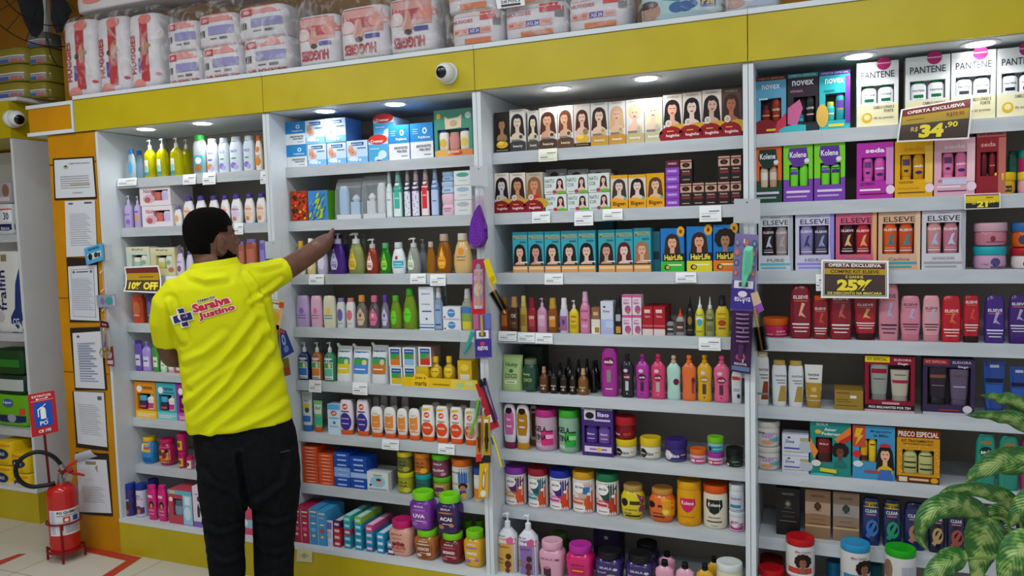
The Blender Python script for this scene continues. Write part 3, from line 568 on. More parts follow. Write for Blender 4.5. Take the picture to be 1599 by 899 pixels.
spr(658, 673, 263, 'spray bottle with red rectangle on its label', '6a3a44/g', 'a08c90', [R_(-.44, .03, .44, .97, 'ecdcde'), R_(-.28, .22, .28, .88, 'd8303c'), T('colonia', 0, .6, .44, .06, 'f4dcdc')])
spr(673.5, 687, 261, 'light blue spray bottle beside the soap packs', '5a78a8/g', '7c8ca4', [R_(-.44, .03, .44, .97, 'b8cae8'), R_(-.25, .4, .25, .43, '5a6aa8')])
def pack(a, b, t, nm, c, c2, z0=None):
    Y = .118; x0, x1, z = span(a, b, t, Y); w = (x1-x0)*.96; zb = z0 or CTX['z']; h = z-zb-.001
    m = MB(); m.lathe([(0, .9), (.08, 1), (.45, .93), (.5, .86), (.55, .93), (.92, 1), (1, .9)], w/2, .03, c, 0, h, 5, 24); art(m, latheS([(0, .95), (1, .95)], w/2, .032, 5, 0, h), [R_(-.3, .3, .3, .36, c2), R_(-.25, .2, .25, .24, c2)], True)
    tag(m.build('soap_pack', None, ((x0+x1)/2, Y+.034, zb)), lab_(nm), 'soap', 'paper wrapped soap packs'); CTX['last'] = z
pack(687.5, 708.5, 302, 'pink wrapped soap pack at stack bottom', 'e3bccc', 'b88ca4'); pack(687.5, 708.5, 283, 'light blue wrapped soap pack at stack middle', 'b4cbe6', '7c94b8', CTX['last']+.0008); pack(688.5, 708.5, 267, 'blue soap pack at stack top', '9ab4d4', '7c94b8', CTX['last']+.0008)
for i, (t, c) in enumerate([(312, 'b4b8bc'), (289, '9cb8cc'), (266, '4aa88a')]):
    C(709.5, 737, t, 'small white carton with oval mark, %s of three stacked' % ['bottom', 'middle', 'top'][i], 'dcdfe0', [E_(.0, .72, .36, .16, c), R_(-.25, .3, .25, .34, 'a8acb0')], dep=.07, z0=None if i == 0 else CTX['last']+.0008, name='soap_box', grp='small white soap cartons')
row(2, 1)
def jl(c, c2, v=.42, u=-.14, tx=True): return [('p', [(u, v+.43), (u-.13, v+.18), (u-.26, v), (u-.26, v-.14), (u-.16, v-.27), (u+.16, v-.27), (u+.26, v-.14), (u+.26, v), (u+.13, v+.18)], c), ('p', [(u-.03, v+.3), (u-.1, v+.14), (u, v+.08), (u+.1, v+.14)], c2), T("Johnson's", u, v-.02, .4, .055, '2a3a88'), R_(u-.2, v-.16, u+.2, v-.07, c2)]
B(464, 478, 376, 'white bottle with yellow cap at left end', 'drop', 'e6dcc4', 'e0a820', [E_(0, .4, .3, .25, 'e8c458')])
B(479, 494, 372, "pale yellow bottle below the man's raised arm", 'drop', 'dcc88a/g', 'e8e0d0', [E_(0, .4, .3, .25, 'e8d9a0')])
B(495, 513, 372, "pale lilac bottle below the man's raised arm", 'drop', 'c0b4d0/g', 'd8d4dc', [E_(0, .4, .3, .25, 'dcd4e8')])
B(515.5, 541.5, 364, 'purple pump bottle with pale drop label', 'wavepump', '6a40ae/t', 'b4aed0', jl('d6d0ea', '9a8cc8'))
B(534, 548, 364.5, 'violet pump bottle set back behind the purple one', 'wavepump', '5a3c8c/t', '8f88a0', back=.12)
B(543.5, 571, 364, 'pale yellow green pump bottle with yellow drop label', 'wavepump', 'b8bc74/t', 'cfd0cc', jl('ecd84a', 'e0b020'))
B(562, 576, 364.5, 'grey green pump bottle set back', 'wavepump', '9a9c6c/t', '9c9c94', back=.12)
B(572, 593, 373, 'orange red pump bottle with white drop label', 'wavepump', 'b4482c/t', 'c0bcb8', jl('f0e2dc', 'e07a5c'))
B(593.5, 612.5, 379, 'green bottle with green cap and lime label', 'drop', '2c9a2c/t', '58a06c', jl('a4d84a', '4ab03c', v=.42, u=-.05))
B(611.5, 635, 378, 'white bottle with turquoise label', 'drop', 'dfe5e8/g', 'c3c7ca', [E_(-.05, .62, .1, .08, 'a83c3c'), R_(-.3, .22, .4, .5, '1fa8be'), T('Protecao', .05, .4, .5, .07, 'e8f4f4'), R_(-.2, .28, .3, .31, 'c8ecf0')])
B(635.5, 658, 371.5, 'clear pump bottle with mint drop label', 'wavepump', 'b8bab4/t', 'c6c8c6', jl('dfe8d8', '9cc47a'))
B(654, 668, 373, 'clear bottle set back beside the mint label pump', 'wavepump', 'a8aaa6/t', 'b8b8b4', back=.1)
B(666, 681, 377, 'amber bottle with grey cap', 'drop', 'b87818/t', 'b8a894', [])
B(681.5, 707.5, 365, 'wide amber bottle with orange drop label', 'drop', 'b06c14/t', 'b09c84', jl('f0a020', 'e8bc50', u=-.08))
B(708.5, 738.5, 364, 'large cream bottle with orange print at right end', 'drop', 'dcb878/g', 'c9bfae', [E_(-.02, .66, .16, .12, 'e89020'), T("Johnson's", -.02, .5, .5, .07, '2a3a88'), R_(-.25, .38, .2, .42, 'c08020')])
row(3, 1)
jp = lambda c, cc: [E_(0, .52, .18, .1, cc), T("Johnson's", 0, .38, .62, .06, '2f3f8c'), R_(-.3, .28, .3, .31, c)]
B(463.5, 485.5, 460.5, 'lilac rounded shampoo bottle, leftmost', 'invert', 'b39cc4/g', 'c8b8d4', jp('7a5ab0', '8a6ac0'))
B(486, 505, 461, 'pink rounded shampoo bottle', 'invert', 'd3a6bc/g', 'dcbccc', jp('c05a8a', 'd0709a'))
B(505.5, 526.5, 461, 'cream rounded shampoo bottle with blue print', 'invert', 'd6d3b8/g', 'cfcdbc', [E_(0, .6, .05, .03, 'c0392b')]+jp('3a8ab8', 'e0c850'))
B(527, 540.5, 465, 'small white bottle with lilac cap', 'talc', 'd6d8dc', '8a86c0', [E_(0, .5, .36, .24, '6a5fae'), R_(-.3, .15, .3, .19, 'a0a4b8')], ry=.8)
B(541.5, 556, 465, 'small white bottle with pink cap', 'talc', 'dcdadb', 'd08088', [E_(0, .5, .34, .2, 'd86a7a'), R_(-.3, .15, .3, .19, 'c0a8ac')], ry=.8)
cl = lambda c, c2: [('p', [(0, .78), (-.3, .55), (-.36, .35), (-.2, .12), (.2, .12), (.36, .35), (.3, .55)], c), E_(0, .5, .12, .08, c2), T("Johnson's", 0, .33, .55, .06, '3a2a30')]
B(556.5, 575.5, 460.5, 'clear cologne bottle with orange cap', 'colonia', '8f8478/t', 'd08a3c', cl('c8b09c', 'a0522d'), ry=.7)
B(576, 595, 461, 'clear cologne bottle with pink cap', 'colonia', '7c6a74/t', 'd8688c', cl('d86a94', 'f0b0c8'), ry=.7)
B(595.5, 609, 460.5, 'clear cologne bottle with purple cap', 'colonia', '9a94a8/t', '5a3c9c', cl('c9c2dc', '6a4fae'), ry=.7)
B(609, 629, 461, 'lime green bottle with green cap, small', 'drop', '8cb02c/t', '4f9e34', [E_(-.08, .42, .26, .26, '6ad02c'), T("Johnson's", -.08, .42, .4, .06, '2a5a28')], ry=.7)
B(629.5, 653, 449.6, 'lime green bottle with green cap, large', 'drop', '8cb42c/t', '3f8e2c', [E_(-.08, .42, .28, .22, '5ed028'), T("Johnson's", -.08, .45, .44, .05, '2a5a28'), E_(-.03, .75, .08, .04, '3f8e2c')], ry=.7)
C(654.5, 677.5, 447.6, 'tall white carton with blue stripes', 'd8dce2', [T("Johnson's", -.02, .84, .6, .05, '2a4a9c'), R_(-.5, .04, .5, .07, '2a5ab0'), R_(-.5, .12, .5, .135, '2a5ab0'), R_(-.3, .42, .35, .45, '3a5aa0'), T('baby', 0, .6, .6, .03, '3a4a70'), E_(0, .26, .08, .025, '3a6ab8')], dep=.06, name='lotion_box')
B(678.5, 693, 448, 'pale blue spray bottle beside the tall white carton', 'spray', 'a3b4c8/t', 'c0c4c8', [R_(-.42, .05, .42, .9, '8ca4c4'), R_(-.3, .6, .3, .66, '4a6aa8'), R_(-.3, .15, .3, .2, '2a4a8c')])
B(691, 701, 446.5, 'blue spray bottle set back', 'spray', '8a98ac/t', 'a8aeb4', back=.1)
sb = [E_(-.02, .5, .22, .34, '4a86c4'), T("Johnson's", -.02, .55, .36, .16, 'e8f0f8'), E_(-.4, .18, .05, .09, 'b82c34'), R_(-.3, .04, .4, .07, '8ca8c8')]
C(692, 720, 499, 'small white soap carton, lower of two', 'dcdde0', sb, dep=.05, name='soap_box', grp='small white soap cartons on the fourth shelf'); C(691.5, 719.5, 478.5, 'small white soap carton, upper of two', 'dcdde0', sb, dep=.05, z0=CTX['last']+.0008, name='soap_box', grp='small white soap cartons on the fourth shelf')
B(721.5, 740, 450, 'spray bottle with blue, yellow and green label', 'spray', 'c9c9a8/t', 'b8b8b8', [R_(-.42, .05, .42, .3, 'd8c838'), R_(-.42, .3, .42, .55, '8aa84a'), R_(-.42, .55, .42, .9, '4a7ab8')])
row(4, 1)
gr = lambda c, c2: [R_(-.38, .06, .38, .92, 'e2e4e8'), R_(-.34, .66, .34, .9, '1f4f9c'), T('GRANADO' if 0 else 'SABONETE', 0, .79, .56, .07, 'dfe8f4'), R_(-.34, .46, .34, .64, '3a9a48'), E_(.14, .54, .12, .09, 'd8c8a8'), R_(-.34, .18, .34, .44, c2), R_(-.3, .09, .3, .12, '707880')]
for i, (a, b, c, c2, nm) in enumerate([(467, 486.5, '1c2a5c/g', '2f6fb8', 'dark blue pump bottle, front left'), (487, 506, '9c5a1c/g', 'd87a2c', 'orange brown pump bottle between dark blue and green ones'), (506.5, 526, '2c7a50/g', '58b89c', 'green pump bottle beside the pouches')]):
    B(a, b, 533.8, nm, 'pump', c, 'd0d2d2', gr(c, c2), ry=.7)
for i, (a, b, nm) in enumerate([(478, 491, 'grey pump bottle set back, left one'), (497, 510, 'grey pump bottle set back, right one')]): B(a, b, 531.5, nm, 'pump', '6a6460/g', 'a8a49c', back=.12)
def pouch(x0, x1, yt, desc, cols, Y=.12, name='refill_pouch', el=None):
    a, b, z = span(x0, x1, yt, Y+.02); w = (b-a)*.96; h = z-CTX['z']-.001; r = empty(name, ((a+b)/2, Y+.035, CTX['z']+.0005), lab_(desc), 'pouch', None)
    prof = [(0, 1, .034), (.06, 1, .036), (.4, .97, .03), (.75, .97, .018), (.92, 1, .006), (1, 1, .0025)]
    m = MB(); rings = []
    for zf, sx, dy in prof:
        rings.append([(w/2*sx*math.copysign(abs(math.cos(t))**.5, math.cos(t)), dy*math.copysign(abs(math.sin(t))**.8, math.sin(t)), zf*h) for t in [2*math.pi*j/24 for j in range(24)]])
    m.loft(rings, cols[0])
    def S(u, v, o):
        for p, q in zip(prof, prof[1:]):
            if v <= q[0]: f = (v-p[0])/(q[0]-p[0]); sx = p[1]+(q[1]-p[1])*f; dy = p[2]+(q[2]-p[2])*f; break
        xn = max(-.97, min(.97, 2*u/sx)); t = math.acos(math.copysign(abs(xn)**2, xn)); return (w/2*sx*xn, -dy*math.sin(t)**.8-o-.0003, v*h)
    art(m, S, el, True); m.build('pouch_body', r)
    return r, w, h
for i, (a, b, t, c, c2, nm) in enumerate([(526, 549.5, 540, 'cfc41c', 'd8c01c', 'refill pouch with yellow lower half'), (550.5, 579, 541, '5a94d0', '4a84c8', 'refill pouch with blue lower half'), (580, 606, 539, 'c8702c', 'c8702c', 'refill pouch with orange lower half')]):
    r, w_, h_ = pouch(a, b, t, nm, ['dcdfe0'], el=[R_(-.38, .66, .42, .86, '2457a8'), T('REFIL', 0, .76, .5, .05, 'dce8f4'), R_(-.38, .5, .42, .66, '3f9e44'), E_(.22, .56, .13, .08, 'd8c0a0'), R_(-.38, .25, .42, .5, c2), R_(-.3, .36, .3, .39, 'e8e8e8')])
    MB().tube([(-w_*.3, 0, h_*.93), (-w_*.44, 0, h_*1.0), (-w_*.52, 0, h_*1.06)], [.009, .008, .006], 'e2e4e4', 10).build('spout', r)
gb = lambda c: [R_(-.36, .68, .4, .92, '1f4f9c'), T('SABONETE', .02, .8, .6, .07, 'dfe8f4'), R_(-.36, .4, .4, .68, '3a9a48'), E_(.25, .5, .1, .12, 'b06a5c'), R_(-.36, .08, .4, .4, c)]
C(609, 628.5, 572.6, 'soap carton with yellow base, lower left', 'e0e2e4', gb('d8b820'), dep=.09, name='soap_box', side='b0aeb0'); z1 = CTX['last']
C(630, 649, 572.6, 'soap carton, lower, behind the yellow display', 'e0e2e4', gb('2f7fc0'), dep=.09, name='soap_box'); z2 = CTX['last']
C(607.8, 627, 542, 'soap carton with orange base, upper left', 'e0e2e4', gb('d8762c'), dep=.09, z0=z1+.0008, name='soap_box', side='b0a8a8')
C(629.5, 649, 542.6, 'soap carton with light blue base, upper middle', 'e0e2e4', gb('8ab4e0'), dep=.09, z0=z2+.0008, name='soap_box')
C(650, 669, 572, 'plain yellow carton behind the display tray', 'd8b41c', [E_(0, .55, .25, .1, 'e8cc4a')], dep=.08, name='soap_box', back=.01); z3 = CTX['last']
C(654, 674, 541.5, 'soap carton with red base, upper right', 'e0e2e4', gb('c8341c'), dep=.09, z0=z3+.0008, name='soap_box', back=.01, side='b08a84')
ym = lambda: [R_(-.42, .1, .42, .3, 'e8e4cc'), E_(0, .62, .34, .24, 'ecc82c'), T('joao e maria', 0, .62, .5, .08, '4a3a14')]
B(671, 691.5, 556, 'amber bottle with yellow cap, left one', 'round', 'b8941c/g', 'dcb41c', ym(), ry=.6, back=.02, grp='amber bottles with yellow caps')
B(692.5, 712, 556, 'amber bottle with yellow cap, right one', 'round', 'b8941c/g', 'dcb41c', ym(), ry=.6, back=.02, grp='amber bottles with yellow caps')
C(715, 737, 563, 'yellow carton with white window print, right end', 'd8b01c', [R_(-.34, .1, .34, .5, 'e8e4d8'), E_(0, .75, .3, .13, 'ecd04a')], dep=.07, name='soap_box', back=.02)
a, b, z = span(628, 746, 590.5, .106); w_ = b-a; h_ = z-CTX['z']
m = MB().box(-w_/2, w_/2, -.004, 0, .0005, h_, 'e0b818').box(-w_/2, w_/2, 0, .003, .0005, .004, 'e0b818')
uc = -.24
art(m, flatS(w_, h_, -.004), [R_(.16, 0, .5, 1, 'e8c84a'), E_(.28, .4, .05, .3, 'a8cc8c'), E_(.4, .6, .05, .25, 'c8d8a0'), R_(-.08, .3, .14, .42, '8a6a14'), E_(uc, .55, .12, .9, 'ecc018'), T('joao e', uc, .95, .14, .42, '5a3c10'), T('maria', uc, .4, .16, .5, '5a3c10')])
tag(m.build('display_tray', None, ((a+b)/2, .106, CTX['z'])), 'yellow cardboard shelf display strip with round wordmark in second bay', 'display')
row(5, 1)
B(472, 489.5, 611, 'white cream tube with yellow picture and blue cap', 'tube', 'ccd0d0', '2c6aa8', [R_(-.38, .75, .38, .95, 'a8b0a4'), E_(0, .55, .3, .12, 'd8b83c'), E_(.05, .45, .2, .08, '3a4a3a'), T('baby', 0, .72, .5, .05, '2a5a9c'), R_(-.35, .1, .35, .28, '2f6fb0')])
B(490, 505, 625, 'green cream tube with orange cap', 'tube', '7ab86a', 'd04a1c', [R_(-.4, .5, .4, .85, 'c9dcc0'), T('Xo!', 0, .72, .6, .12, '20402c'), R_(-.4, .1, .4, .4, '3aa88c')])
C(512, 531.5, 631, 'light blue and white repellent carton', 'c6dcec', [R_(-.5, .82, .5, 1, '5aa8d8'), E_(0, .7, .24, .09, 'd84a2c'), T('off', 0, .7, .3, .08, 'f4e8e0'), E_(.02, .38, .12, .05, '2f7fc0'), R_(-.4, .52, .4, .55, '5a94c4'), R_(-.35, .24, .35, .27, '8aa8c4')], dep=.055, name='repellent_box')
offp = [E_(0, .78, .2, .1, 'd8401c'), T('off!', 0, .78, .28, .08, 'f6eee6'), R_(-.28, .6, .28, .64, '3a3470'), E_(0, .28, .42, .3, '40308c'), T('family', 0, .38, .6, .06, 'dcd8f0'), R_(-.25, .2, .25, .23, 'c8c0e8')]
B(531.5, 553.5, 623.5, 'white repellent bottle with purple label, left one', 'flat', 'dcd6e0', 'd85a24', offp, grp='purple label repellent bottles'); B(557.5, 578, 623.7, 'white repellent bottle with purple label, right one', 'flat', 'dcd6e0', 'd85a24', offp, grp='purple label repellent bottles')
sun = [R_(-.34, .12, .36, .66, 'e08a3c'), ('p', [(-.34, .62), (.0, .64), (.36, .72), (.36, .66), (-.34, .6)], 'e8a050'), R_(-.2, .72, .2, .76, 'a8b8b8'), T('sol', 0, .42, .3, .06, 'f0d8b8')]
for i, (a, b, t) in enumerate([(579.6, 599, 634), (600, 619.5, 635), (620.5, 637.5, 637), (638.5, 657, 637)]): B(a, b, t, 'small white sunscreen bottle with orange panel, %s of four' % ORD[i], 'pill', 'e4e0dc', 'dc5a20', sun, grp='small white sunscreen bottles with orange panels')
offo = [('p', [(-.3, .9), (.3, .94), (.3, .86), (-.3, .82)], 'e0b02c'), E_(0, .7, .21, .09, 'd8401c'), T('off!', 0, .7, .28, .07, 'f6eee6'), E_(0, .26, .42, .22, 'dc4a1c'), T('kids', 0, .3, .5, .08, 'f4dcc8'), R_(-.25, .5, .25, .53, '8a6a5a')]
for i, (a, b, t) in enumerate([(658.5, 680, 632), (681, 702, 633.5), (703, 724.5, 635), (725.5, 746, 637)]): B(a, b, t, 'white repellent bottle with orange oval label, %s of four' % ORD[i], 'flat', 'e2dfda', 'dc5a20', offo, grp='orange label repellent bottles')
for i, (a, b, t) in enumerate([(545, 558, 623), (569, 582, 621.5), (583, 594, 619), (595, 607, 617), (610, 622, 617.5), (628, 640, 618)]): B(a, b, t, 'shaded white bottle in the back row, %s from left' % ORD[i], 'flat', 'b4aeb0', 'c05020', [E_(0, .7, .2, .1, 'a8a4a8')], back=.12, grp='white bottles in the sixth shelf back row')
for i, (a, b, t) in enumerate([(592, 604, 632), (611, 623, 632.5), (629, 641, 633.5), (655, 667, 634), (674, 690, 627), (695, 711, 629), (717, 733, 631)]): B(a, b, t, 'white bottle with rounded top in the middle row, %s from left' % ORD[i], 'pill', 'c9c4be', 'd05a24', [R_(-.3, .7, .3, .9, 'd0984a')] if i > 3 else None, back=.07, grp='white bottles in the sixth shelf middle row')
row(6, 1, cat='soap')
def stack(x0, x1, yt, n, colf, desc, grp, dep=.09, nm='soap_box', elf=None):
    a, b, z = span(x0, x1, yt, CTX['Yf']); w = (b-a)*.98; hh = (z-CTX['z'])/n
    base = None
    for i in range(n):
        c = colf(i); m = MB().box(-w/2, w/2, 0, dep, 0, hh-.0008, c); art(m, flatS(w, hh-.0008, -.0002), elf(i))
        tag(m.build(nm, None, ((a+b)/2+random.uniform(-.001, .001), CTX['Yf']+random.uniform(0, .003), CTX['z']+i*hh+.0004)), desc % (['bottom', 'second', 'third', 'fourth', 'fifth', 'sixth', 'seventh', 'eighth', 'ninth', 'tenth', 'eleventh'][i] if i < n-1 else 'top'), 'soap', grp)
of = lambda i: [R_(-.3, .35, .35, .7, 'e8845c'), T('protex', 0, .5, .4, .3, 'f4dcd0')]
stack(472.5, 496.5, 697, 11, lambda i: 'cc4820', '%s orange soap carton of the left tall stack in second bay', 'orange soap cartons', elf=of)
stack(497.5, 520.5, 709, 9, lambda i: 'd04c22', '%s orange soap carton of the shorter right stack in second bay', 'orange soap cartons', elf=of)
bf = lambda i: [R_(-.28, .35, .3, .65, 'a8c0e8')]
stack(521.5, 546, 707, 7, lambda i: '1c4aa8' if i not in (2, 3) else '7ca4dc', '%s blue soap carton of the left blue stack in second bay', 'blue soap cartons', elf=bf)
stack(547, 573, 714, 6, lambda i: '1c4aa8' if i not in (2,) else '9ab8e0', '%s blue soap carton of the right blue stack in second bay', 'blue soap cartons', elf=bf)
cs = [E_(.0, .5, .36, .3, '8ac4d0'), E_(.05, .5, .12, .14, 'd89a8c'), E_(.05, .6, .13, .07, '5a3020'), E_(-.34, .3, .06, .07, '2f5a8c'), R_(-.45, .05, .45, .14, 'a4a8a8'), T('turminha' if 0 else 'infantil', 0, .85, .4, .08, '6a7a80')]
C(573.5, 606.5, 737, 'white children soap pack with turquoise oval, front', 'd4d8d6', cs, dep=.03, name='soap_box')
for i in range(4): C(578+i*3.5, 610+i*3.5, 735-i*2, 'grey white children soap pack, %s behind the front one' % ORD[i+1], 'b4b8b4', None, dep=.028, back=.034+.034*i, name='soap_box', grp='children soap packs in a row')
gel = lambda c, c2, tc='20281c': [R_(-.46, .05, .46, .95, c), T('GELA', -.02, .72, .6, .15, tc), T('TINA', -.02, .5, .6, .15, tc), E_(.25, .25, .18, .16, c2), R_(-.35, .2, .05, .24, c2)]
B(621.5, 648.5, 735, 'yellow lidded olive jar, bottom of a stack', 'jar', '8a9020/g', 'c8c41c', gel('a0a020', 'c8cc4a')); z1 = CTX['last']
B(649.5, 675.5, 738, 'teal lidded dark jar, bottom of a stack', 'jar', '28585a/g', '1c9aa0', gel('2c6468', '4a9a98', '183c3c')); z2 = CTX['last']
B(677, 705.5, 742, 'green lidded purple and yellow jar, bottom of a stack', 'jar', '8a7030/g', '5ab01c', [R_(-.46, .05, .46, .9, 'b8963a'), E_(0, .5, .3, .26, '6a2c5a'), T('SKALA', 0, .75, .5, .1, 'e8dcc8'), T('GELATINA', 0, .35, .66, .11, 'efe4d0')]); z3 = CTX['last']
B(621, 647, 703, 'yellow lidded dark jar, top of a stack', 'jar', '5a5a28/g', 'd8c020', gel('6a6a2c', 'a8a040', '181c10'), z0=z1+.001)
B(648, 674.5, 705, 'orange lidded jar, top of a stack', 'jar', 'a8581c/g', 'd07a1c', gel('b8641c', 'e0a83a', '2c1a10'), z0=z2+.001)
B(675.5, 704.5, 707, 'green lidded plum jar, top of a stack', 'jar', '6a3048/g', '58b81c', [R_(-.46, .05, .46, .9, '7a3c58'), T('SKALA', 0, .78, .5, .1, 'e8dcc8'), T('GELATINA', 0, .42, .7, .14, 'f0e6e0'), E_(.3, .2, .12, .1, 'c888a8')], z0=z3+.001)
B(706, 739, 714, 'large white jar with orange lid and child picture', 'tall', 'd4d0cc', 'd2661c', [R_(.0, .5, .46, .95, '3a6ab0'), R_(-.46, .08, .46, .34, 'a8b8d8'), E_(.2, .42, .2, .11, '2a1a18'), E_(.2, .37, .13, .08, 'b87858'), R_(.06, .18, .34, .3, '6a3c8c'), E_(.25, .15, .14, .07, 'e8b82c'), T('salon line', -.18, .84, .46, .05, '384048'), T('Meu Cachinho', -.15, .5, .5, .06, 'e07a2c')])
B(740, 757, 730, 'white and orange jar with blue lid at right end', 'tall', 'd8d0c4', '1c4a9c', [R_(-.46, .05, .46, .5, 'd8842c'), R_(-.4, .6, .4, .85, 'e0e0dc')])
shelf(DECK, pl(7, BAYW[1]), Yf=.03, cat='box')
for i, (a, b, t, c, c2, nm) in enumerate([(457.5, 469.5, 794, 'a8204c', 'd85a78', 'tall magenta toothpaste carton, left one'), (470.5, 482.5, 795, 'a8204c', 'd85a78', 'tall magenta toothpaste carton, right one'), (483.5, 496.5, 794.5, '3c8cc0', '6ab4dc', 'tall blue toothpaste carton, left one'), (497, 509.5, 798, '3f94c4', 'c04a4a', 'tall blue toothpaste carton, right one')]):
    C(a, b, t, nm, c, [R_(-.38, .9, .38, .94, 'e8d8b0'), T('baby', 0, .8, .6, .04, 'f2e2e6'), E_(0, .42, .3, .06, c2), E_(0, .25, .2, .04, 'e8c090'), R_(-.25, .58, .25, .62, 'f0e0e0'), R_(-.5, .0, -.46, 1, 'e8e0d8')], dep=.15, name='toothpaste_box')
B(510, 521, 812, 'slim white and lilac toothpaste tube leaning upright', 'tube', 'cfcce0', 'c8c0dc', [R_(-.35, .6, .35, .9, '7a5aa8'), R_(-.3, .2, .3, .5, 'b8a8d0')])
def tpaste(px, py, z0, c, c2, desc, rz, L=.17, wd=.036, hh=.03, Y=.04):
    p = onY(px, py, Y); m = MB().box(-wd/2, wd/2, 0, L, 0, hh-.0006, c)
    m.add([(-wd/2+.004, .01, hh-.0003), (wd/2-.004, .01, hh-.0003), (wd/2-.004, L-.02, hh-.0003), (-wd/2+.004, L-.02, hh-.0003)], [(0, 1, 2, 3)], c2)
    art(m, flatS(wd, hh, -.0002), [R_(-.36, .3, .36, .7, c2)])
    tag(m.build('toothpaste_box', None, (p.x, Y, z0), rz), desc, 'toothpaste', 'small toothpaste cartons on the bottom deck')
cols = [(527, 4, ['b02c3c', 'c03c44', 'b8303c', '402458'], 'e8c8c8', 'leftmost red'), (543, 5, ['2a8ca8', '2494b0', 'b43a50', '2a9cb8', '40b0a0'], 'a8dce0', 'first teal'), (560, 5, ['2a86a8', '2a94b4', '248cac', '2c9cc0', '88b840'], 'b8e0e8', 'second teal'), (577, 4, ['2a7ca0', '2a90b4', '2898b8', 'c84a88'], 'f0c0d8', 'third teal'), (594, 3, ['2a88b0', '3a9ac4', '3aa0cc'], 'd8ecf4', 'fourth teal'), (610, 2, ['5a3c60', '5a9cc8'], 'e8e4e8', 'rightmost')]
for k, (px, n, cc, c2, nm) in enumerate(cols):
    for i in range(n): tpaste(px, 850, DECK+.0005+i*.0305, cc[i], c2, '%s small toothpaste carton in the %s pile on bottom deck' % (['bottom', 'second', 'third', 'fourth', 'top'][i] if i < n-1 else 'top', nm), math.radians(-2+0*i), Y=.04)
def SK(x0, x1, yt, desc, bc, lc, lb, z0=None, back=0, ztop=None):
    return B(x0, x1, yt, desc, 'skala', bc+'/g', lc, lb, z0=z0, back=back, ry=.85, ztop=ztop)
def skl(flavor, lc, pc, tc='f2e8e4', big=True): return [('p', [(-.32, .8), (.32, .8), (.38, .6), (.34, .2), (.2, .08), (-.2, .08), (-.34, .2), (-.38, .6)], lc), T('SKALA', 0, .82, .4, .06, 'f0e4e0'), E_(0, .7, .3, .03, pc), T(flavor, 0, .5, .5, .13, tc, 0, .04), E_(-.2, .22, .12, .07, pc), E_(.22, .3, .1, .07, pc), R_(-.15, .32, .25, .34, tc)]
SK(610, 650, 809, 'pale pink square jar with magenta lid', 'd8a08c', 'c41c68', [T('SKALA', -.05, .8, .5, .07, '8a3c40'), T('mais lisos', -.05, .66, .4, .05, 'b84a3c'), E_(-.18, .45, .1, .07, '8a2c28'), E_(0, .47, .1, .08, 'a03a30'), E_(.17, .45, .1, .07, '8a2c28'), T('KIDS', 0, .32, .6, .11, 'b8302c'), R_(-.25, .18, .25, .2, 'b05a50')])
SK(649, 688, 824, 'brown orange square jar, lower, coconut print', 'a8642c', '78c41c', skl('COCO', '8c4c20', 'd8c8b0')); zA = CTX['last']
SK(688.5, 727.5, 829, 'dark red square jar, lower, strawberry print', '6c1c24', '78c41c', skl('MORANGO', '7c2430', 'b85a60')); zB = CTX['last']
SK(725.5, 759.5, 826, 'yellow square jar with green lid at right end', 'd09c20', '78c41c', skl('MARACUJA', 'd8a82c', '9a6ab0'))
SK(643, 683, 765.5, 'purple square jar, stacked on the coconut one', '702c94', '78d41c', skl('UVA', '8844a4', 'a868c0'), z0=zA+.001)
SK(684, 724.5, 770, 'dark violet square jar, stacked on the strawberry one', '33205c', '78d41c', skl('ACAI', '3c2450', 'b87a4a'), z0=zB+.001)
SK(722, 740, 812, 'dark jar with green lid set back, left', '3a2030', '58a01c', None, back=.14)
SK(741, 757, 812, 'dark jar with green lid set back, right', '3a2030', '4a8a1c', None, back=.15)
# ================================================================== THIRD BAY
row(0, 2, cat='box')
def dyeA(skin, hair, bg, base, bt, txt='igora', **k):   # portrait box, band and round seal
    return [R_(-.5, 0, .5, 1, bg)]+face(-.02, .69, .34, skin, hair, .4, **k)+[R_(-.5, 0, .5, .2, base), E_(0, .2, .5, .07, base), E_(.2, .35, .17, .07, 'c8c0a8'), E_(.2, .35, .11, .045, base), T('beauty', 0, .13, .6, .075, bt), R_(-.4, .25, .1, .29, '787470'), R_(-.3, .96, .3, .98, 'a8a098')]
def dyeR(skin, hair, bg='ddd0c4', **k):
    return [R_(-.5, 0, .5, 1, bg)]+face(-.02, .68, .35, skin, hair, .4, **k)+[E_(.3, .22, .5, .14, 'c89a2c'), E_(-.1, .12, .64, .2, '8c1420'), R_(-.5, 0, .5, .16, '8c1420'), E_(-.22, .38, .17, .075, 'd8d0c0'), E_(-.22, .38, .1, .045, 'b8a890'), T('hugrinha' if 0 else 'huginha', 0, .11, .7, .08, 'f0dcdc'), R_(-.3, .2, .05, .22, 'e8a840'), T('PROBELLE', 0, .95, .6, .04, 'a09890')]
def gold(skin, hair, bg): return [R_(-.5, 0, .5, 1, bg)]+face(0, .68, .31, skin, hair, .4)+[E_(0, .2, .4, .09, 'd8a82c'), E_(-.1, .24, .2, .05, 'f0c84a'), E_(.2, .36, .15, .07, '8a7a50'), R_(-.5, 0, .5, .1, '1c1410'), R_(-.4, .05, .4, .07, 'a08850')]
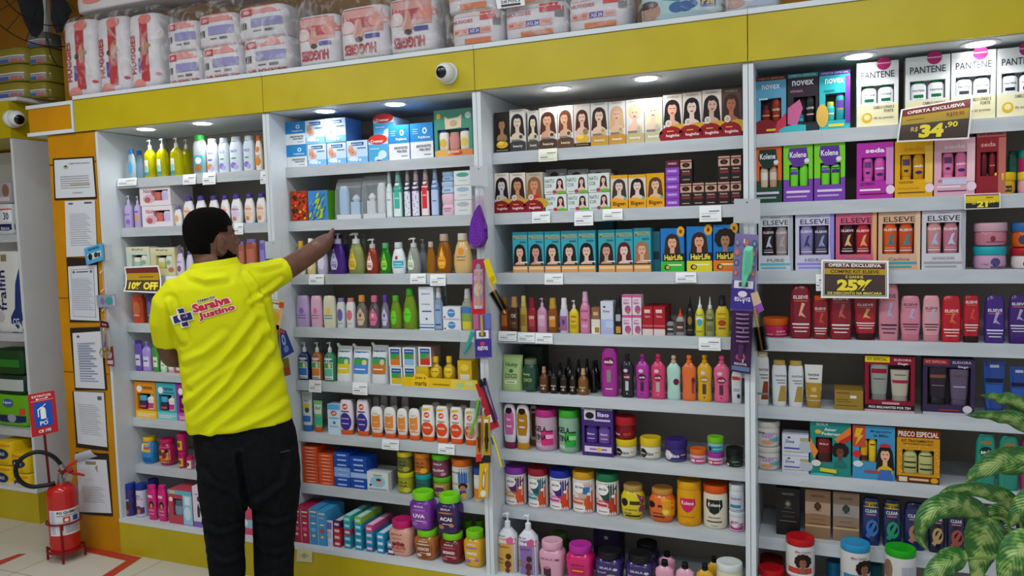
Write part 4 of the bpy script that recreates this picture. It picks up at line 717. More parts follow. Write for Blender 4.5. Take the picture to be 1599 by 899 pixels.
top = [(772.5, 795.5, 175, 'black and gold hair dye box, leftmost', gold('a87850', '1c1410', '221c1a'), '1e1a18'),
 (796, 821, 170.5, 'white hair dye box, first black haired model', dyeA('d8c0a8', '241c1c', 'd4cec6', '3c3a3c', 'd8d8d8'), 'd4cec6'),
 (824, 841.5, 172.5, 'white hair dye box, second black haired model', dyeA('d0c0a0', '201a1a', 'c4beb8', '4a4440', 'd8d0c8'), 'a8a29c'),
 (842, 870.5, 167.5, 'white hair dye box, long brown haired model', dyeA('c89478', '4a2418', 'd8d0c8', '4c3428', 'e0d4c8', tilt=-.1), 'd4ccc4'),
 (871, 895.5, 164.5, 'white hair dye box, wavy brown haired model', dyeA('d0a080', '6a3c24', 'd8d4d0', '5a3c28', 'e0d4c8', tilt=-.2), 'd4ccc4'),
 (896, 922, 162, 'hair dye box with gold band, dark brown hair', gold('d8b09c', '4a2014', 'd0c4bc'), 'c8bcb4'),
 (922.5, 950, 160, 'hair dye box with ochre base, brown hair', dyeA('dcb8a4', '3a241c', 'd0ccc8', 'c0923c', 'f0e4d0'), 'ccc8c4'),
 (950.5, 977, 158, 'hair dye box with amber base, blonde hair', dyeA('d8ac90', 'c8a47c', 'd4d0cc', 'c08c38', 'f4e8d4'), 'ccc8c4'),
 (977.5, 1006, 155, 'hair dye box, pale blonde bob', dyeA('dcb49c', 'd4b88c', 'd0ccc4', 'b8a878', 'f4ecd8', long=False), 'ccc8c4'),
 (1006.5, 1034.5, 152.5, 'hair dye box, ash blonde, palest base', dyeA('dcbca4', 'd8cca4', 'ccccc4', 'b8b090', 'f0f0dc'), 'ccc8c4'),
 (1035.5, 1065.5, 147.5, 'crimson based dye box, smiling black haired model', dyeR('d4a088', '1a1618'), 'd0c8c0'),
 (1066, 1096, 144, 'crimson based dye box, pale model with black hair', dyeR('dcc0b0', '16141a'), 'd0c8c0'),
 (1096.5, 1127, 140, 'crimson based dye box, side-glancing dark haired model', dyeR('c8a090', '201818', tilt=.12), 'd0c8c0'),
 (1127.5, 1157.5, 138, 'crimson based dye box, laughing brown skinned model', dyeR('a8684c', '3c241c', bg='5c4038', cloth='a06048'), 'b0a098')]
for (a, b, t, d_, el, c) in top: C(a, b, t, d_, c, el, dep=.07, name='hair_dye_box', grp='hair dye boxes on the top shelf')
row(1, 2, cat='box')
for (a, b, t, d_, el) in [(772.5, 795.5, 270, 'crimson based dye box, grey toned model, far left', dyeR('c8c0c0', '181418')), (796.5, 821, 269.5, 'crimson based dye box, long brown curls', dyeR('c08860', '2c1810')), (822, 848, 269, 'crimson based dye box, laughing model in red', dyeR('c88c64', '8c5c34', bg='b8a890', cloth='c8282c'))]:
    C(a, b, t, d_, 'd0c8c0', el, dep=.07, name='hair_dye_box', grp='crimson based dye boxes on the second shelf')
def nat(hair='3c101c', skin='e4b8a8'): return [R_(-.5, 0, .5, 1, 'd4dcd8'), T('NATU', -.25, .74, .42, .2, '4a6a5c'), T('COR', -.3, .47, .32, .2, '5c7c70')]+face(.22, .62, .13, skin, hair, 1.25)+[E_(.3, .08, .24, .09, '6ab02c'), E_(-.02, .12, .1, .1, 'b83058'), R_(-.4, .1, -.15, .14, 'a0a8a4')]
zs = []
for i, (a, b, t) in enumerate([(851.5, 885, 303), (886, 919, 302), (919.5, 952.5, 300)]):
    C(a, b, t, 'pale green dye carton, %s in lower tier' % ORD[i], 'ccd4d0', nat('14101a' if i == 1 else '3c101c'), dep=.08, name='hair_dye_box', grp='pale green dye cartons'); zs.append(CTX['last'])
for i, (a, b, t) in enumerate([(850, 884, 275), (884.5, 918, 272.5), (918.5, 952, 270)]):
    C(a, b, t, 'pale green dye carton, %s in upper tier' % ORD[i], 'ccd4d0', nat(), dep=.08, z0=zs[i]+.001, name='hair_dye_box', grp='pale green dye cartons')
zb_ = None
for i, (a, b) in enumerate([(853, 886), (887, 920), (921, 955)]):
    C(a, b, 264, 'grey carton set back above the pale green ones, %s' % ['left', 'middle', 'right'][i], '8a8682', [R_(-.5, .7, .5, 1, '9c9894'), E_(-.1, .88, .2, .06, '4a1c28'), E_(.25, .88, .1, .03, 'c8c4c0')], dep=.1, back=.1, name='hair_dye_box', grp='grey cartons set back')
def big(hair, skin, bg): return [R_(-.5, 0, .5, 1, bg), R_(-.5, .9, .5, 1, 'dca018')]+face(.0, .66, .32, skin, hair, .46)+[R_(-.5, 0, .5, .28, 'e8a414'), E_(-.2, .26, .34, .06, 'e8a414'), T('Bigen', 0, .14, .74, .15, '4a2414'), E_(.34, .3, .08, .05, '5ab8a0')]
for i, (a, b, t, el, w_) in enumerate([(953.5, 980.5, 273, big('3a3434', 'dcc0a8', 'd8c8b8'), 'amber based dye carton, dark wavy hair, left of three'), (981.5, 1009, 272, big('1c1818', 'e0c4b4', 'd8ccc0'), 'amber based dye carton, black straight hair, middle of three'), (1009.5, 1037.5, 270, big('5a3a24', 'dcb498', 'e0a018'), 'amber based dye carton, brown hair, right of three')]):
    C(a, b, t, w_, 'd8a020', el, dep=.07, name='hair_dye_box', grp='amber based dye cartons')
zc = None
for i, (t, c) in enumerate([(310, '8a3cb4'), (298, '8a48b8'), (286, '8838b0'), (273.5, '8c48b8'), (261, '8a44b4'), (250, '5c1c28')]):
    C(1039.5, 1061, t, '%s of six cartons stacked by the eye boxes' % (['bottom purple one', 'second purple one', 'third purple one', 'fourth purple one', 'fifth purple one', 'maroon top one'][i]), c, [R_(-.4, .35, .35, .7, 'a878d0' if i < 5 else '7c3c48'), T('PROBELLE', 0, .5, .6, .25, 'd8c0e8')], dep=.08, z0=None if i == 0 else zc, name='hair_dye_box', grp='small purple cartons in a stack'); zc = CTX['last']+.0008
eye = [R_(-.46, .58, .46, .96, 'c89c88'), E_(0, .74, .32, .1, '1c1212'), E_(0, .74, .12, .07, '5a3020'), R_(-.46, .86, .46, .9, '5a2c20'), T('henna', .0, .48, .6, .08, 'd8b8a8'), R_(-.35, .3, .35, .4, '7c2c28'), R_(-.3, .1, .3, .14, 'a89890')]
zl = []
for i, (a, b, t) in enumerate([(1061.5, 1080.5, 285), (1081, 1100, 284), (1100.5, 1120, 283.5), (1120.5, 1140, 282.5), (1140.5, 1158, 281.5)]):
    C(a, b, t, 'small black carton with eye print, %s in lower row' % ORD[i], '2a1c1c', eye, dep=.045, name='henna_box', grp='small black cartons with eye print'); zl.append(CTX['last'])
for (a, b, t, k, w_) in [(1062, 1081, 248, 0, 'left in upper row'), (1121, 1140.5, 242, 3, 'middle in upper row'), (1141, 1158, 241, 4, 'right in upper row')]:
    C(a, b, t, 'small black carton with eye print, '+w_, '2a1c1c', eye, dep=.045, z0=zl[k]+.0008, name='henna_box', grp='small black cartons with eye print')
row(2, 2, cat='box')
def mx(hair, skin, **k): return [R_(-.5, 0, .5, 1, '36a0ae'), R_(-.5, .93, .5, 1, '2a7c88'), T('MAXTON', 0, .86, .86, .1, '4a3010', 0, .04), T('MAXTON', .005, .865, .84, .09, 'd8b85c', 0, .0)]+face(-.02, .5, .33, skin, hair, .4, **k)+[R_(-.5, 0, .5, .17, 'd89c5c'), R_(-.5, .17, .5, .2, '2c2018'), R_(-.45, .08, .45, .14, 'ecc898'), R_(0, .24, .5, .27, 'e4dcd4'), R_(0, .74, .4, .77, '2c6c74')]
hs = [('1a1414', 'dcb094'), ('241820', 'c89888'), ('1e1616', 'dcb49c'), ('201818', 'd8b4a0'), ('141012', 'dcb8a4'), ('2c1c18', 'cc9884'), ('5a1c20', 'dcc0b4'), ('a07048', 'dca888')]
hw_ = ['black haired model, leftmost', 'model glancing left with dark waves', 'model with long black hair, third from left', 'straight dark hair, fourth from left', 'smiling with black hair, fifth from left', 'plain faced dark brown hair, third from right', 'dark red curls', 'honey blonde hair, rightmost']
for i, (a, b, t) in enumerate([(800.7, 824, 362), (825, 849.5, 361.5), (850.5, 875.5, 361), (876.5, 902.5, 360), (903, 930, 359), (934.5, 960.5, 358.5), (961.5, 988.5, 357.5), (989.5, 1016.5, 355.5)]):
    C(a, b, t, 'turquoise dye carton, '+hw_[i], '3aa0ac', mx(*hs[i]), dep=.06, name='hair_dye_box', grp='turquoise dye cartons')
C(1019, 1031, 361, 'narrow teal carton between turquoise and bright blue cartons', '2a6a78', [R_(-.4, .3, .4, .5, '1c3040')], dep=.06, back=.03, name='hair_dye_box')
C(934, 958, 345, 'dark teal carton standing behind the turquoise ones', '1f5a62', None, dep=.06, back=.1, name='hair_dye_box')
def hl(hair, skin, c, curly=False): return [R_(-.5, 0, .5, 1, '1c74bc'), E_(.36, .92, .16, .12, 'e0a020'), E_(.36, .92, .06, .045, '7a3c14')]+face(0, .66, .27, skin, hair, .52, curly=curly)+[R_(-.5, 0, .5, .24, c), R_(-.4, .24, .5, .42, '201c20'), T('HairLife', .05, .33, .78, .13, 'e8d84a', 0, .03), R_(-.2, .14, .4, .17, 'f4ecc0'), E_(-.22, .1, .13, .06, '3a2c18'), E_(-.2, .1, .08, .04, 'd8b060')]
for (a, b, t, el, w_) in [(1031.5, 1068.5, 356, hl('3a2420', 'dca484', '38b838'), 'bright blue dye carton with green base, straight brown hair'), (1072, 1112, 353, hl('3c2018', 'd89c78', 'dcd020'), 'bright blue dye carton with yellow base, long brown hair'), (1113.5, 1152, 350.5, hl('241814', 'a87c60', 'e47820', True), 'bright blue dye carton with orange base, curly dark hair')]:
    C(a, b, t, w_, '2878b8', el, dep=.06, name='hair_dye_box', grp='bright blue dye cartons with sunflower corner')
row(3, 2)
p2 = lambda c, tx='': [R_(-.32, .25, .32, .7, c)]+([T(tx, 0, .62, .56, .12, 'e8dcc8')] if tx else [])
for (a, b, t, k, c, cc, el, d_) in [
 (782, 795.5, 464, 'oil', '8c4414/t', '8a5c28', p2('a8601c'), 'amber oil bottle with brown cap, leftmost'),
 (796.5, 811, 463, 'oil', '3c2014/g', 'b08850', [T('OX', 0, .66, .6, .16, 'd8c8b0'), R_(-.3, .15, .3, .45, '5c3424'), T('reparador', 0, .36, .5, .06, 'b89878')], 'dark brown oil bottle with tan cap and two letter mark'),
 (812.5, 824, 461.5, 'oil', 'b08c34/g', 'c0a860', p2('8c6c20'), 'slim golden oil bottle'),
 (824.5, 838.5, 464.5, 'oil', '8c1424/g', '8c1828', p2('b03c48', 'ELSEVE'), 'wine red oil bottle'),
 (839, 855, 465, 'pump', 'c088a4/g', 'c8a0b8', p2('d0a0bc', 'ELSEVE'), 'pink pump bottle among the hair oils'),
 (856, 871.5, 465, 'oil', 'a8641c/t', 'b89030', p2('c88430', 'ELSEVE'), 'orange brown oil bottle with gold cap'),
 (874.5, 888, 465, 'oil', 'c4bcd0/g', 'd8d8d8', [R_(-.4, .1, .4, .7, '9c5c8c'), E_(0, .45, .2, .12, '5a3c8c')], 'white capped bottle with purple label'),
 (889, 904.5, 468.5, 'pump', 'd4b414/g', 'd4d0c4', [T('SIAGE' if 0 else 'oleo', 0, .7, .6, .1, '4a4018'), T('7 em 1', -.05, .5, .5, .1, '3c3414'), R_(-.3, .2, .3, .35, 'b09410')], 'yellow bottle with white pump'),
 (906, 922.5, 455, 'spray', 'cc7c9c/g', 'c89cb4', [T('ELSEVE', 0, .72, .66, .07, '6a2440'), T('Dream', 0, .45, .6, .1, 'a8304c'), R_(-.3, .2, .3, .3, 'd898b4')], 'tall pink spray bottle'),
 ]: B(a, b, t, d_, k, c, cc, el)
C(923.5, 937, 498, 'small white and gold carton beside the pink spray', 'd8d0bc', [R_(-.5, 0, .2, .5, 'e4dccc'), R_(-.1, .1, .4, .45, 'a07c38')], dep=.05); C(924, 936.5, 479.5, 'small brown carton on the white and gold one', '8a6040', [R_(-.3, .3, .3, .6, 'c8a880')], dep=.05, z0=CTX['last']+.0008)
C(938, 957.5, 470, 'tall iridescent white and lilac carton', 'ccd0dc', [R_(-.5, 0, .5, .45, 'a8b4dc'), R_(-.1, .2, .5, .4, 'b8c8e0'), E_(-.2, .83, .1, .03, '303848'), T('Dove', -.05, .7, .5, .07, '5a6478'), R_(-.4, .08, .2, .16, 'c0a8d8')], dep=.05)
B(960.5, 971.5, 462, 'slim black bottle beside the pink cartons', 'oil', '141418/g', '18181c', [R_(-.35, .5, .35, .75, 'a8a8ac'), R_(-.35, .05, .35, .3, 'c09038')])
pb = [R_(-.5, .88, .5, 1, 'd44c90'), E_(.1, .28, .32, .2, 'b04a88'), E_(.15, .15, .18, .1, 'a87848'), T('Salon', -.05, .6, .6, .12, 'b8487c'), R_(-.35, .72, .2, .76, 'c88cac')]
zz = []
for i, (a, b) in enumerate([(971.5, 986.5), (987.5, 1001.5)]): C(a, b, 492, 'small pink white serum carton, lower %s' % ['left', 'right'][i], 'dccad4', pb, dep=.045, name='serum_box', grp='pink white serum cartons in two tiers'); zz.append(CTX['last'])
for i, (a, b) in enumerate([(971.5, 986.5), (987.5, 1001.5)]): C(a, b, 460, 'small pink white serum carton, upper %s' % ['left', 'right'][i], 'dccad4', pb, dep=.045, z0=zz[i]+.0008, name='serum_box', grp='pink white serum cartons in two tiers')
for i, (a, b) in enumerate([(1003, 1019.5), (1020.5, 1038.5)]): C(a, b, 478.5, 'red carton with white foot, %s one' % ['left', 'right'][i], 'a81c28', [R_(-.5, 0, .5, .22, 'd8c8c4'), R_(-.3, .78, .25, .9, 'd8c0c0'), T('Salon', 0, .66, .5, .08, 'e0a8a8'), R_(-.5, .3, .5, .36, 'c86068')], dep=.14, name='serum_box', grp='red serum cartons')
B(1040, 1054.5, 492, 'short clear bottle with black dropper', 'cone', 'a8a8a8/t', '18181a', [R_(-.4, .2, .4, .7, '38383c'), R_(-.3, .4, .3, .5, 'c8c8c8')], back=.005)
B(1055, 1070, 481, 'short clear bottle with orange pointed tip', 'cone', 'c0bcb8/t', 'e0501c', [R_(-.42, .2, .42, .75, '4a3c3c'), R_(-.3, .4, .3, .5, 'd8a090')])
B(1071, 1084.5, 461, 'black bottle with pointed black tip', 'cone', '141416/g', '101012', [E_(0, .55, .25, .15, '8c7434'), R_(-.3, .2, .3, .24, '786838')])
B(1085.5, 1100.5, 462.5, 'yellow bottle with white pointed tip', 'cone', 'ccc81c/g', 'e0e0e0', [R_(-.44, .6, .44, .95, 'dfe2e0'), T('Pantenol', 0, .78, .7, .08, '3a5a2c'), E_(0, .5, .26, .13, '4a9cc8'), R_(-.3, .15, .3, .2, '8a8a14')])
B(1101.5, 1116, 463, 'olive bottle with white pointed tip', 'cone', '8c8f58/g', 'd8d8d4', [R_(-.4, .55, .4, .8, '4c5028'), T('Tonico', 0, .68, .6, .08, 'd8d8b8'), R_(-.3, .2, .3, .4, '6c7040')])
B(1117, 1139, 461, 'wide yellow bottle with black sprayer', 'spray', 'd0b810/g', '1c1c1c', [T('salon', 0, .75, .6, .06, '7a3c14'), E_(0, .45, .3, .1, 'a8441c'), R_(-.25, .25, .25, .3, '7a5c10'), R_(-.3, .58, .3, .6, '8a5c14')], ry=.55)
row(4, 2)
pouch(783.5, 816, 554, 'light green stand-up pouch with coconut wording', ['a4bc7c'], el=[T('Nutty', 0, .72, .62, .14, '2c5024'), T('COCO', 0, .42, .6, .13, '1f3a1c'), E_(0, .56, .1, .05, '3a6428'), R_(-.3, .2, .3, .3, 'd0d8b8'), R_(-.2, .24, .2, .26, '3a5a2c')])
B(817, 841.5, 560, 'dark green jar with loop cap', 'pot', '1c4434/g', '6a7458', [T('Nutty', -.15, .65, .5, .1, 'c8c83c'), T('COCO', -.1, .45, .6, .12, 'b8d048'), R_(-.35, .1, .35, .2, '2c5a44')])
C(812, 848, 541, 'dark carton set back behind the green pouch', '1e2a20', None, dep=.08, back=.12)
oil = lambda c='b8a088': [R_(-.3, .35, .3, .42, c), R_(-.22, .2, .22, .24, c), E_(.05, .25, .05, .08, 'd8ccb8')]
for (a, b, t, c, cc, d_) in [(842, 857.5, 572, '5c3014/g', 'b08860', 'amber dropper bottle with tan cap, leftmost'), (858.5, 872, 572, '18100e/g', '141212', 'black dropper bottle, second from left'), (873.5, 887.5, 575, '18100e/g', '141212', 'black dropper bottle, third from left'), (888.5, 900.5, 575, '18100e/g', '141212', 'black dropper bottle, fourth from left'), (902.5, 919.5, 575, '7a4c1c/g', 'c09870', 'amber dropper bottle with tan cap, fifth from left')]:
    B(a, b, t, d_, 'dropper', c, cc, oil('a8987c'), name='hair_oil_bottle', grp='small hair oil bottles')
for i, (a, b, t, bk) in enumerate([(852, 866, 568, .055), (868, 881, 566, .055), (884, 897, 564, .055), (882, 895, 558, .11), (898, 910, 561, .11), (911, 923, 560, .11), (921, 933, 563, .055), (925, 938, 562, .11)]):
    B(a, b, t, 'shaded black dropper bottle behind the front five, %s' % ORD[i], 'dropper', '140e0c/g', '100e0e', None, back=bk, name='hair_oil_bottle', grp='shaded hair oil bottles behind')
sd = lambda c='3a2430', bg=None, k=1: [E_(0, .72, .33, .09, c), T('seda', 0, .72, .5, .075, 'efe6ea'), R_(-.12, .3, .12, .55, '8a7c80'), T('seda', 0, .2, .01, .01, c), R_(-.2, .15, .2, .17, 'd8c8d0')]
B(939, 966.5, 541, 'very large magenta shampoo bottle', 'invert', '9c2488/g', '9c2488', sd('6a143c'), ry=.62)
def SC_(a, b, t, d_, c, cc, el): B(a, b, t, d_, 'cream', c+'/g', cc, el, grp='hair styling cream bottles')
sc = lambda dk='4a1430', l='3a2a3a': [E_(0, .58, .28, .09, dk), T('seda', 0, .58, .4, .06, 'f0e8ec'), R_(-.12, .2, .12, .46, l), E_(-.0, .12, .05, .02, l), E_(-.08, .75, .16, .05, 'd8b8c8')]
SC_(969.5, 990.5, 552, 'black styling cream bottle', '16161c', '1a1a20', sc('7a1c34', 'b8b8bc'))
SC_(992.5, 1015, 552, 'magenta styling cream bottle', 'a82c94', '8c2480', sc())
SC_(1016.5, 1040, 552, 'rose pink styling cream bottle', 'cc3868', 'c02c60', sc('8c1438', 'a8a8a0'))
SC_(1041, 1063.5, 554.5, 'pale mint styling cream bottle with beige cap', 'a8ccc0', 'b8a488', [E_(.2, .5, .2, .09, '6a1430')])
SC_(1064.5, 1088, 554, 'orange styling cream bottle', 'd8662c', 'dc7028', [R_(.2, .2, .36, .5, '8c3c3c'), E_(.3, .55, .12, .08, '6a2c24')])
SC_(1088.5, 1112.5, 553.5, 'yellow styling cream bottle', 'cc9c1c', 'cc9410', sc('a87c14', '4a3c24'))
SC_(1114, 1140, 555, 'pink styling cream bottle', 'd45c80', 'd8547c', sc('8c1c3c', '5a2c44'))
B(1142, 1158.5, 577, 'white bottle with red band at right end', 'shamp', 'd4d4d8', 'c4c4c8', [R_(-.42, .78, .42, .9, 'c03838'), R_(-.3, .4, .3, .5, 'a8a8b8'), E_(.2, .25, .15, .08, '2a2c4a')])
row(5, 2)
sl = lambda c: [('p', [(-.3, .2), (.3, .2), (.4, .45), (.38, .72), (.2, .9), (-.2, .9), (-.38, .72), (-.4, .45)], c), E_(0, .82, .26, .08, '181418'), T('liso', 0, .6, .34, .07, 'f0e8e8'), R_(-.2, .4, .2, .44, 'f0d8d8')]
B(787, 806.5, 629, 'white bottle with pink oval label', 'pill', 'd8d4d8', '7c2048', sl('c8609c'))
B(806.5, 828, 630.5, 'white bottle with amber oval label', 'pill', 'dcd8d4', 'b88020', sl('b07814'))
B(827, 841, 632, 'brown and white bottle set back', 'pill', 'c4c0bc', '8a5c28', [R_(-.2, .1, .44, .9, '6a3418')], back=.07)
gl = lambda c, c2: [R_(-.47, .02, .47, .2, c), R_(-.1, .2, .47, .62, c), T('GELA', -.14, .66, .6, .17, '241c20', 0, .03), T('TINA', -.14, .42, .6, .17, '241c20', 0, .03), R_(.12, .58, .4, .62, '3c2030'), R_(.12, .38, .4, .5, c2), T('FIX', -.2, .18, .3, .1, 'f0e8ec')]
B(836, 871.5, 637, 'frosted jar with magenta lid and pink label', 'tall', 'b89cac', 'b02c78', gl('d02c74', 'f0a8c8'))
B(872.5, 906.5, 638, 'frosted jar with green lid and green label', 'tall', '88a890', '3a9e2c', gl('30a03c', '88d888'))
ks = [R_(-.42, .74, -.05, .96, 'cfc4c8'), E_(-.24, .83, .14, .07, '18141c'), T('liso', .2, .86, .36, .09, 'e8e0f0'), R_(-.1, .72, .42, .76, 'c8b8d8'), R_(-.42, .08, .45, .2, 'd8c8d8'), R_(-.25, .12, .3, .16, '8a6ab0'), E_(.05, .14, .09, .04, 'e0b040'), R_(-.5, .95, .5, 1, '8a8890'), T('PRECO ESPECIAL', 0, .975, .8, .035, '30303c')]
KIT(908.5, 957.5, 636, 'purple treatment kit box in the middle', '3f2870', ks, (-.42, .26, .42, .62), [('4a2c80', '3a2468', [T('liso', 0, .65, .6, .14, 'e0d8f0'), R_(-.3, .3, .3, .36, 'b8a8d0')], 'tall', .98), ('6a4a94', '5a3c88', [T('liso', 0, .65, .6, .14, 'e0d8f0'), R_(-.3, .3, .3, .36, 'b8a8d0')], 'tall', .98)], dep=.08)
lw = lambda bg, k: [E_(-.3, .5, .2, .34, k), T('salon', -.3, .5, .26, .12, 'e8e8e8'), T('liso', .05, .5, .34, .26, '2c3444' if k == '18181c' else 'efe8f4'), R_(.28, .5, .44, .58, 'c8a850'), R_(-.3, .12, .4, .16, '8c8474')]
B(961.5, 995, 683, 'low white jar with yellow lid under the red jar', 'low', 'd4d0c4', 'd0b41c', lw('d8', '18181c')); z1 = CTX['last']
B(960.5, 993.5, 648.5, 'low red jar stacked on a yellow lidded jar', 'low', '9c1820/t', 'a81c24', [T('liso', -.3, .4, .3, .2, 'e8c0b8'), R_(0, .3, .35, .5, 'b8382c')], z0=z1+.001)
B(999.5, 1033, 681, 'low white jar with yellow lid, right of the red stack', 'low', 'd4d0c4', 'd0b41c', lw('d8', '18181c'))
B(1038, 1073.5, 684, 'low purple jar with purple lid', 'low', '33246c/g', '33246c', lw('33', 'd8d0d8')+[])
sm = lambda c: [R_(-.46, .1, .46, .7, c), R_(-.35, .2, -.15, .55, 'e8d0d8'), R_(-.05, .3, .4, .5, 'e8b8cc')]
B(1077, 1103.5, 699, 'small pink jar with orange lid', 'low', 'c4a8b0', 'd06018', sm('c03c74'))
B(1104.5, 1130.5, 704.5, 'small pink jar with purple lid, lower of stack', 'low', 'c8b8c4', '9c2c94', sm('b82c5c')); z1 = CTX['last']
B(1104.5, 1130.5, 680.5, 'small teal jar with green lid, upper of stack', 'low', '88b0b0', '6cb420', [R_(-.46, .1, .46, .7, '2c7ca0'), E_(-.3, .4, .1, .25, '14302c'), R_(-.1, .3, .4, .5, '5ac0b8')], z0=z1+.001)
B(1133.5, 1161, 698, 'small black jar at right end', 'low', '141614/g', '161816', [R_(-.1, .45, .3, .55, '5a8a6c'), R_(.0, .15, .35, .25, '4a7a5c'), E_(-.35, .2, .08, .12, 'c8d0c8')])
row(6, 2)
sj2 = lambda ca, cb, cc: [('p', [(-.46, .95), (.46, .95), (.46, .05), (.25, .05), (.2, .35), (0, .45), (-.2, .6), (-.46, .75)], ca), ('p', [(.1, .05), (.46, .05), (.46, .7), (.3, .6), (.15, .4)], cb), E_(-.1, .78, .27, .16, 'e8e4e0'), T('salon line', -.1, .8, .36, .08, '383438'), T('Cachos', -.12, .46, .6, .1, cc), R_(-.46, .3, .1, .37, cc), R_(-.4, .08, .18, .26, 'e8e0dc'), R_(-.3, .14, .1, .17, '8a8480'), E_(.33, .6, .07, .05, 'e8e0e0')]
for (a, b, t, lc, el, d_) in [(789, 823.5, 726, '84349c', sj2('5c2450', 'd8502c', 'd8902c'), 'white jar with purple lid and yellow wording'), (824.5, 857, 728.5, '981c2c', sj2('205058', 'c8481c', '2c9898'), 'white jar with dark red lid and teal wording'), (858, 893, 731, '1c2c94', sj2('3c2470', 'd0441c', 'c83c98'), 'white jar with blue lid and pink wording'), (894, 930, 733, 'c8941c', sj2('c8a890', 'c8541c', 'd85830')+[R_(.1, .6, .35, .8, '2f70b0')], 'white jar with amber lid and orange wording'), (930.5, 967.5, 736, '1c6c44', sj2('2c4038', 'b83c28', 'c83040'), 'white jar with green lid and red wording')]:
    B(a, b, t, d_, 'tall', 'd8d4d0', lc, el, grp='white hair cream jars with coloured lids', seg=28)
B(970, 1008, 755, 'yellow round pot with tan lid', 'pot', 'd0bc14/g', 'b08c48', [E_(-.28, .62, .15, .14, '1a1814'), R_(-.05, .55, .4, .68, '3c3414'), ('p', [(.2, .95), (.5, .8), (.5, .2), (.38, .1), (.3, .4), (.42, .6)], '7c3c60'), T('tropical', 0, .36, .5, .07, '4a3c14'), T('mel', -.15, .24, .3, .07, '4a3c14'), R_(-.25, .1, .35, .17, '3c3414')])
B(1013.5, 1056, 760, 'orange round pot with tan lid', 'pot', 'd8641c/g', 'c0883c', [E_(-.34, .65, .14, .12, '1a1814'), R_(-.1, .58, .2, .66, '5c1c10'), ('p', [(.0, .95), (.5, .8), (.5, .25), (.2, .3), (.1, .5)], 'd8941c'), E_(.2, .42, .16, .13, 'dcb020'), E_(.2, .42, .1, .08, 'e8d060'), T('vitamina', -.1, .36, .4, .06, '4a1c10'), R_(-.3, .2, .15, .26, '5c2010')])
B(1057, 1096, 748, 'tall yellow jar with heart shaped pink emblem', 'tall', 'd8980c', 'd89c10', [('p', [(-.3, .78), (.3, .78), (.32, .6), (.18, .45), (0, .38), (-.18, .45), (-.32, .6)], 'c81c5c'), T('Kolene', 0, .65, .5, .1, 'f4d8d8'), R_(-.3, .25, .3, .28, 'b8700c'), R_(-.1, .08, .1, .1, 'b8700c')], seg=28)
B(1098, 1137, 754, 'tall cream jar with orange lid and black emblem', 'tall', 'd4ccb8', 'cc5010', [('p', [(-.32, .84), (.32, .84), (.34, .64), (.18, .48), (0, .42), (-.18, .48), (-.34, .64)], '14241c'), T('Kolene', 0, .7, .5, .1, 'e8e4d8'), T('maionese', 0, .34, .5, .045, '303830'), R_(-.3, .2, .3, .24, '504838'), R_(-.15, .1, .15, .12, '908870')], seg=28)
hy = lambda c: [R_(-.46, .1, .46, .85, c), T('hidran', 0, .65, .7, .14, '5a6478'), R_(-.4, .2, .3, .35, '3c7ca0')]
B(1138.5, 1163, 796, 'white and magenta jar, lower of the right end stack', 'jar', 'd4ccd0', 'd0d4d8', [R_(-.46, .05, .46, .6, 'a82c74'), E_(0, .55, .4, .3, 'd8d0d4'), T('gran', -.1, .62, .5, .16, '6a2c4c')]); z1 = CTX['last']
B(1138.5, 1162.5, 754, 'white and blue jar, upper of the right end stack', 'jar', 'd0d4d8', 'd0d4d8', hy('c8ccd4')+[R_(-.46, .0, .46, .12, '2c7ca4')], z0=z1+.001)
row(7, 2)
sp = lambda c, c2: [R_(-.47, .04, .47, .93, c), T('salon', -.2, .86, .4, .05, '4a4444'), ('p', [(.0, .8), (.47, .9), (.47, .68), (.1, .68)], c2), T('Cachos', -.1, .62, .6, .06, '8c2c40'), E_(.15, .4, .14, .07, '4a2418'), E_(.12, .22, .16, .09, '5a2c1c'), E_(.1, .08, .12, .06, '6a3424'), R_(-.4, .3, -.1, .34, '9a6a3c'), R_(-.4, .22, -.1, .25, '9a6a3c')]
B(778, 809.5, 800, 'large pump bottle with yellow and pink label', 'pump', 'd4d4d8', 'd4d8dc', sp('c89c44', 'd85c8c'), ry=.8, seg=28)
B(810, 841.5, 803, 'large pump bottle with purple label', 'pump', 'd4d4dc', 'd4d8dc', sp('8468a8', 'c05c80'), ry=.8, seg=28)
def SK2(a, b, t, d_, bc, lc, el, back=0, H=.255): B(a, b, t, d_, 'skala', bc+'/g', lc, el, back=back, ry=.85)
SK2(843, 883.5, 842, 'pale pink square jar', 'd49cb0', 'd8a4b4', [T('SKALA', -.1, .7, .5, .08, '8c4c64'), E_(.3, .7, .1, .04, '8c4c64'), R_(-.25, .1, .05, .4, '4a2430'), E_(-.1, .4, .12, .05, 'b8687c')])
SK2(885, 929, 848, 'hot pink square jar with magenta lid', 'cc1c68', 'b42c94', [R_(-.25, .3, .25, .55, 'b81c50'), T('SKALA', 0, .64, .5, .07, '6a1434'), R_(-.2, .42, .2, .47, 'd8a848')])
sv = [T('SKALA', -.05, .72, .44, .08, 'd8d0e4'), E_(.28, .7, .08, .05, 'c8c0dc'), T('brasil', -.2, .56, .3, .06, 'c8b8d8'), E_(.15, .4, .2, .12, 'b89868')]
SK2(930, 975.5, 857, 'dark purple square jar with black lid, left', '34245c', '141416', sv)
SK2(977, 1024, 862, 'dark purple square jar with black lid, right', '34245c', '141416', sv)
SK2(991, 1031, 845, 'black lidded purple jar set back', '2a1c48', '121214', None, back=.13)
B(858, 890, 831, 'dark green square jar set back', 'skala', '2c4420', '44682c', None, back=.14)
C(927, 967, 826, 'dark purple carton set back', '201834', [E_(0, .8, .08, .04, '8880a0')], dep=.1, back=.15)
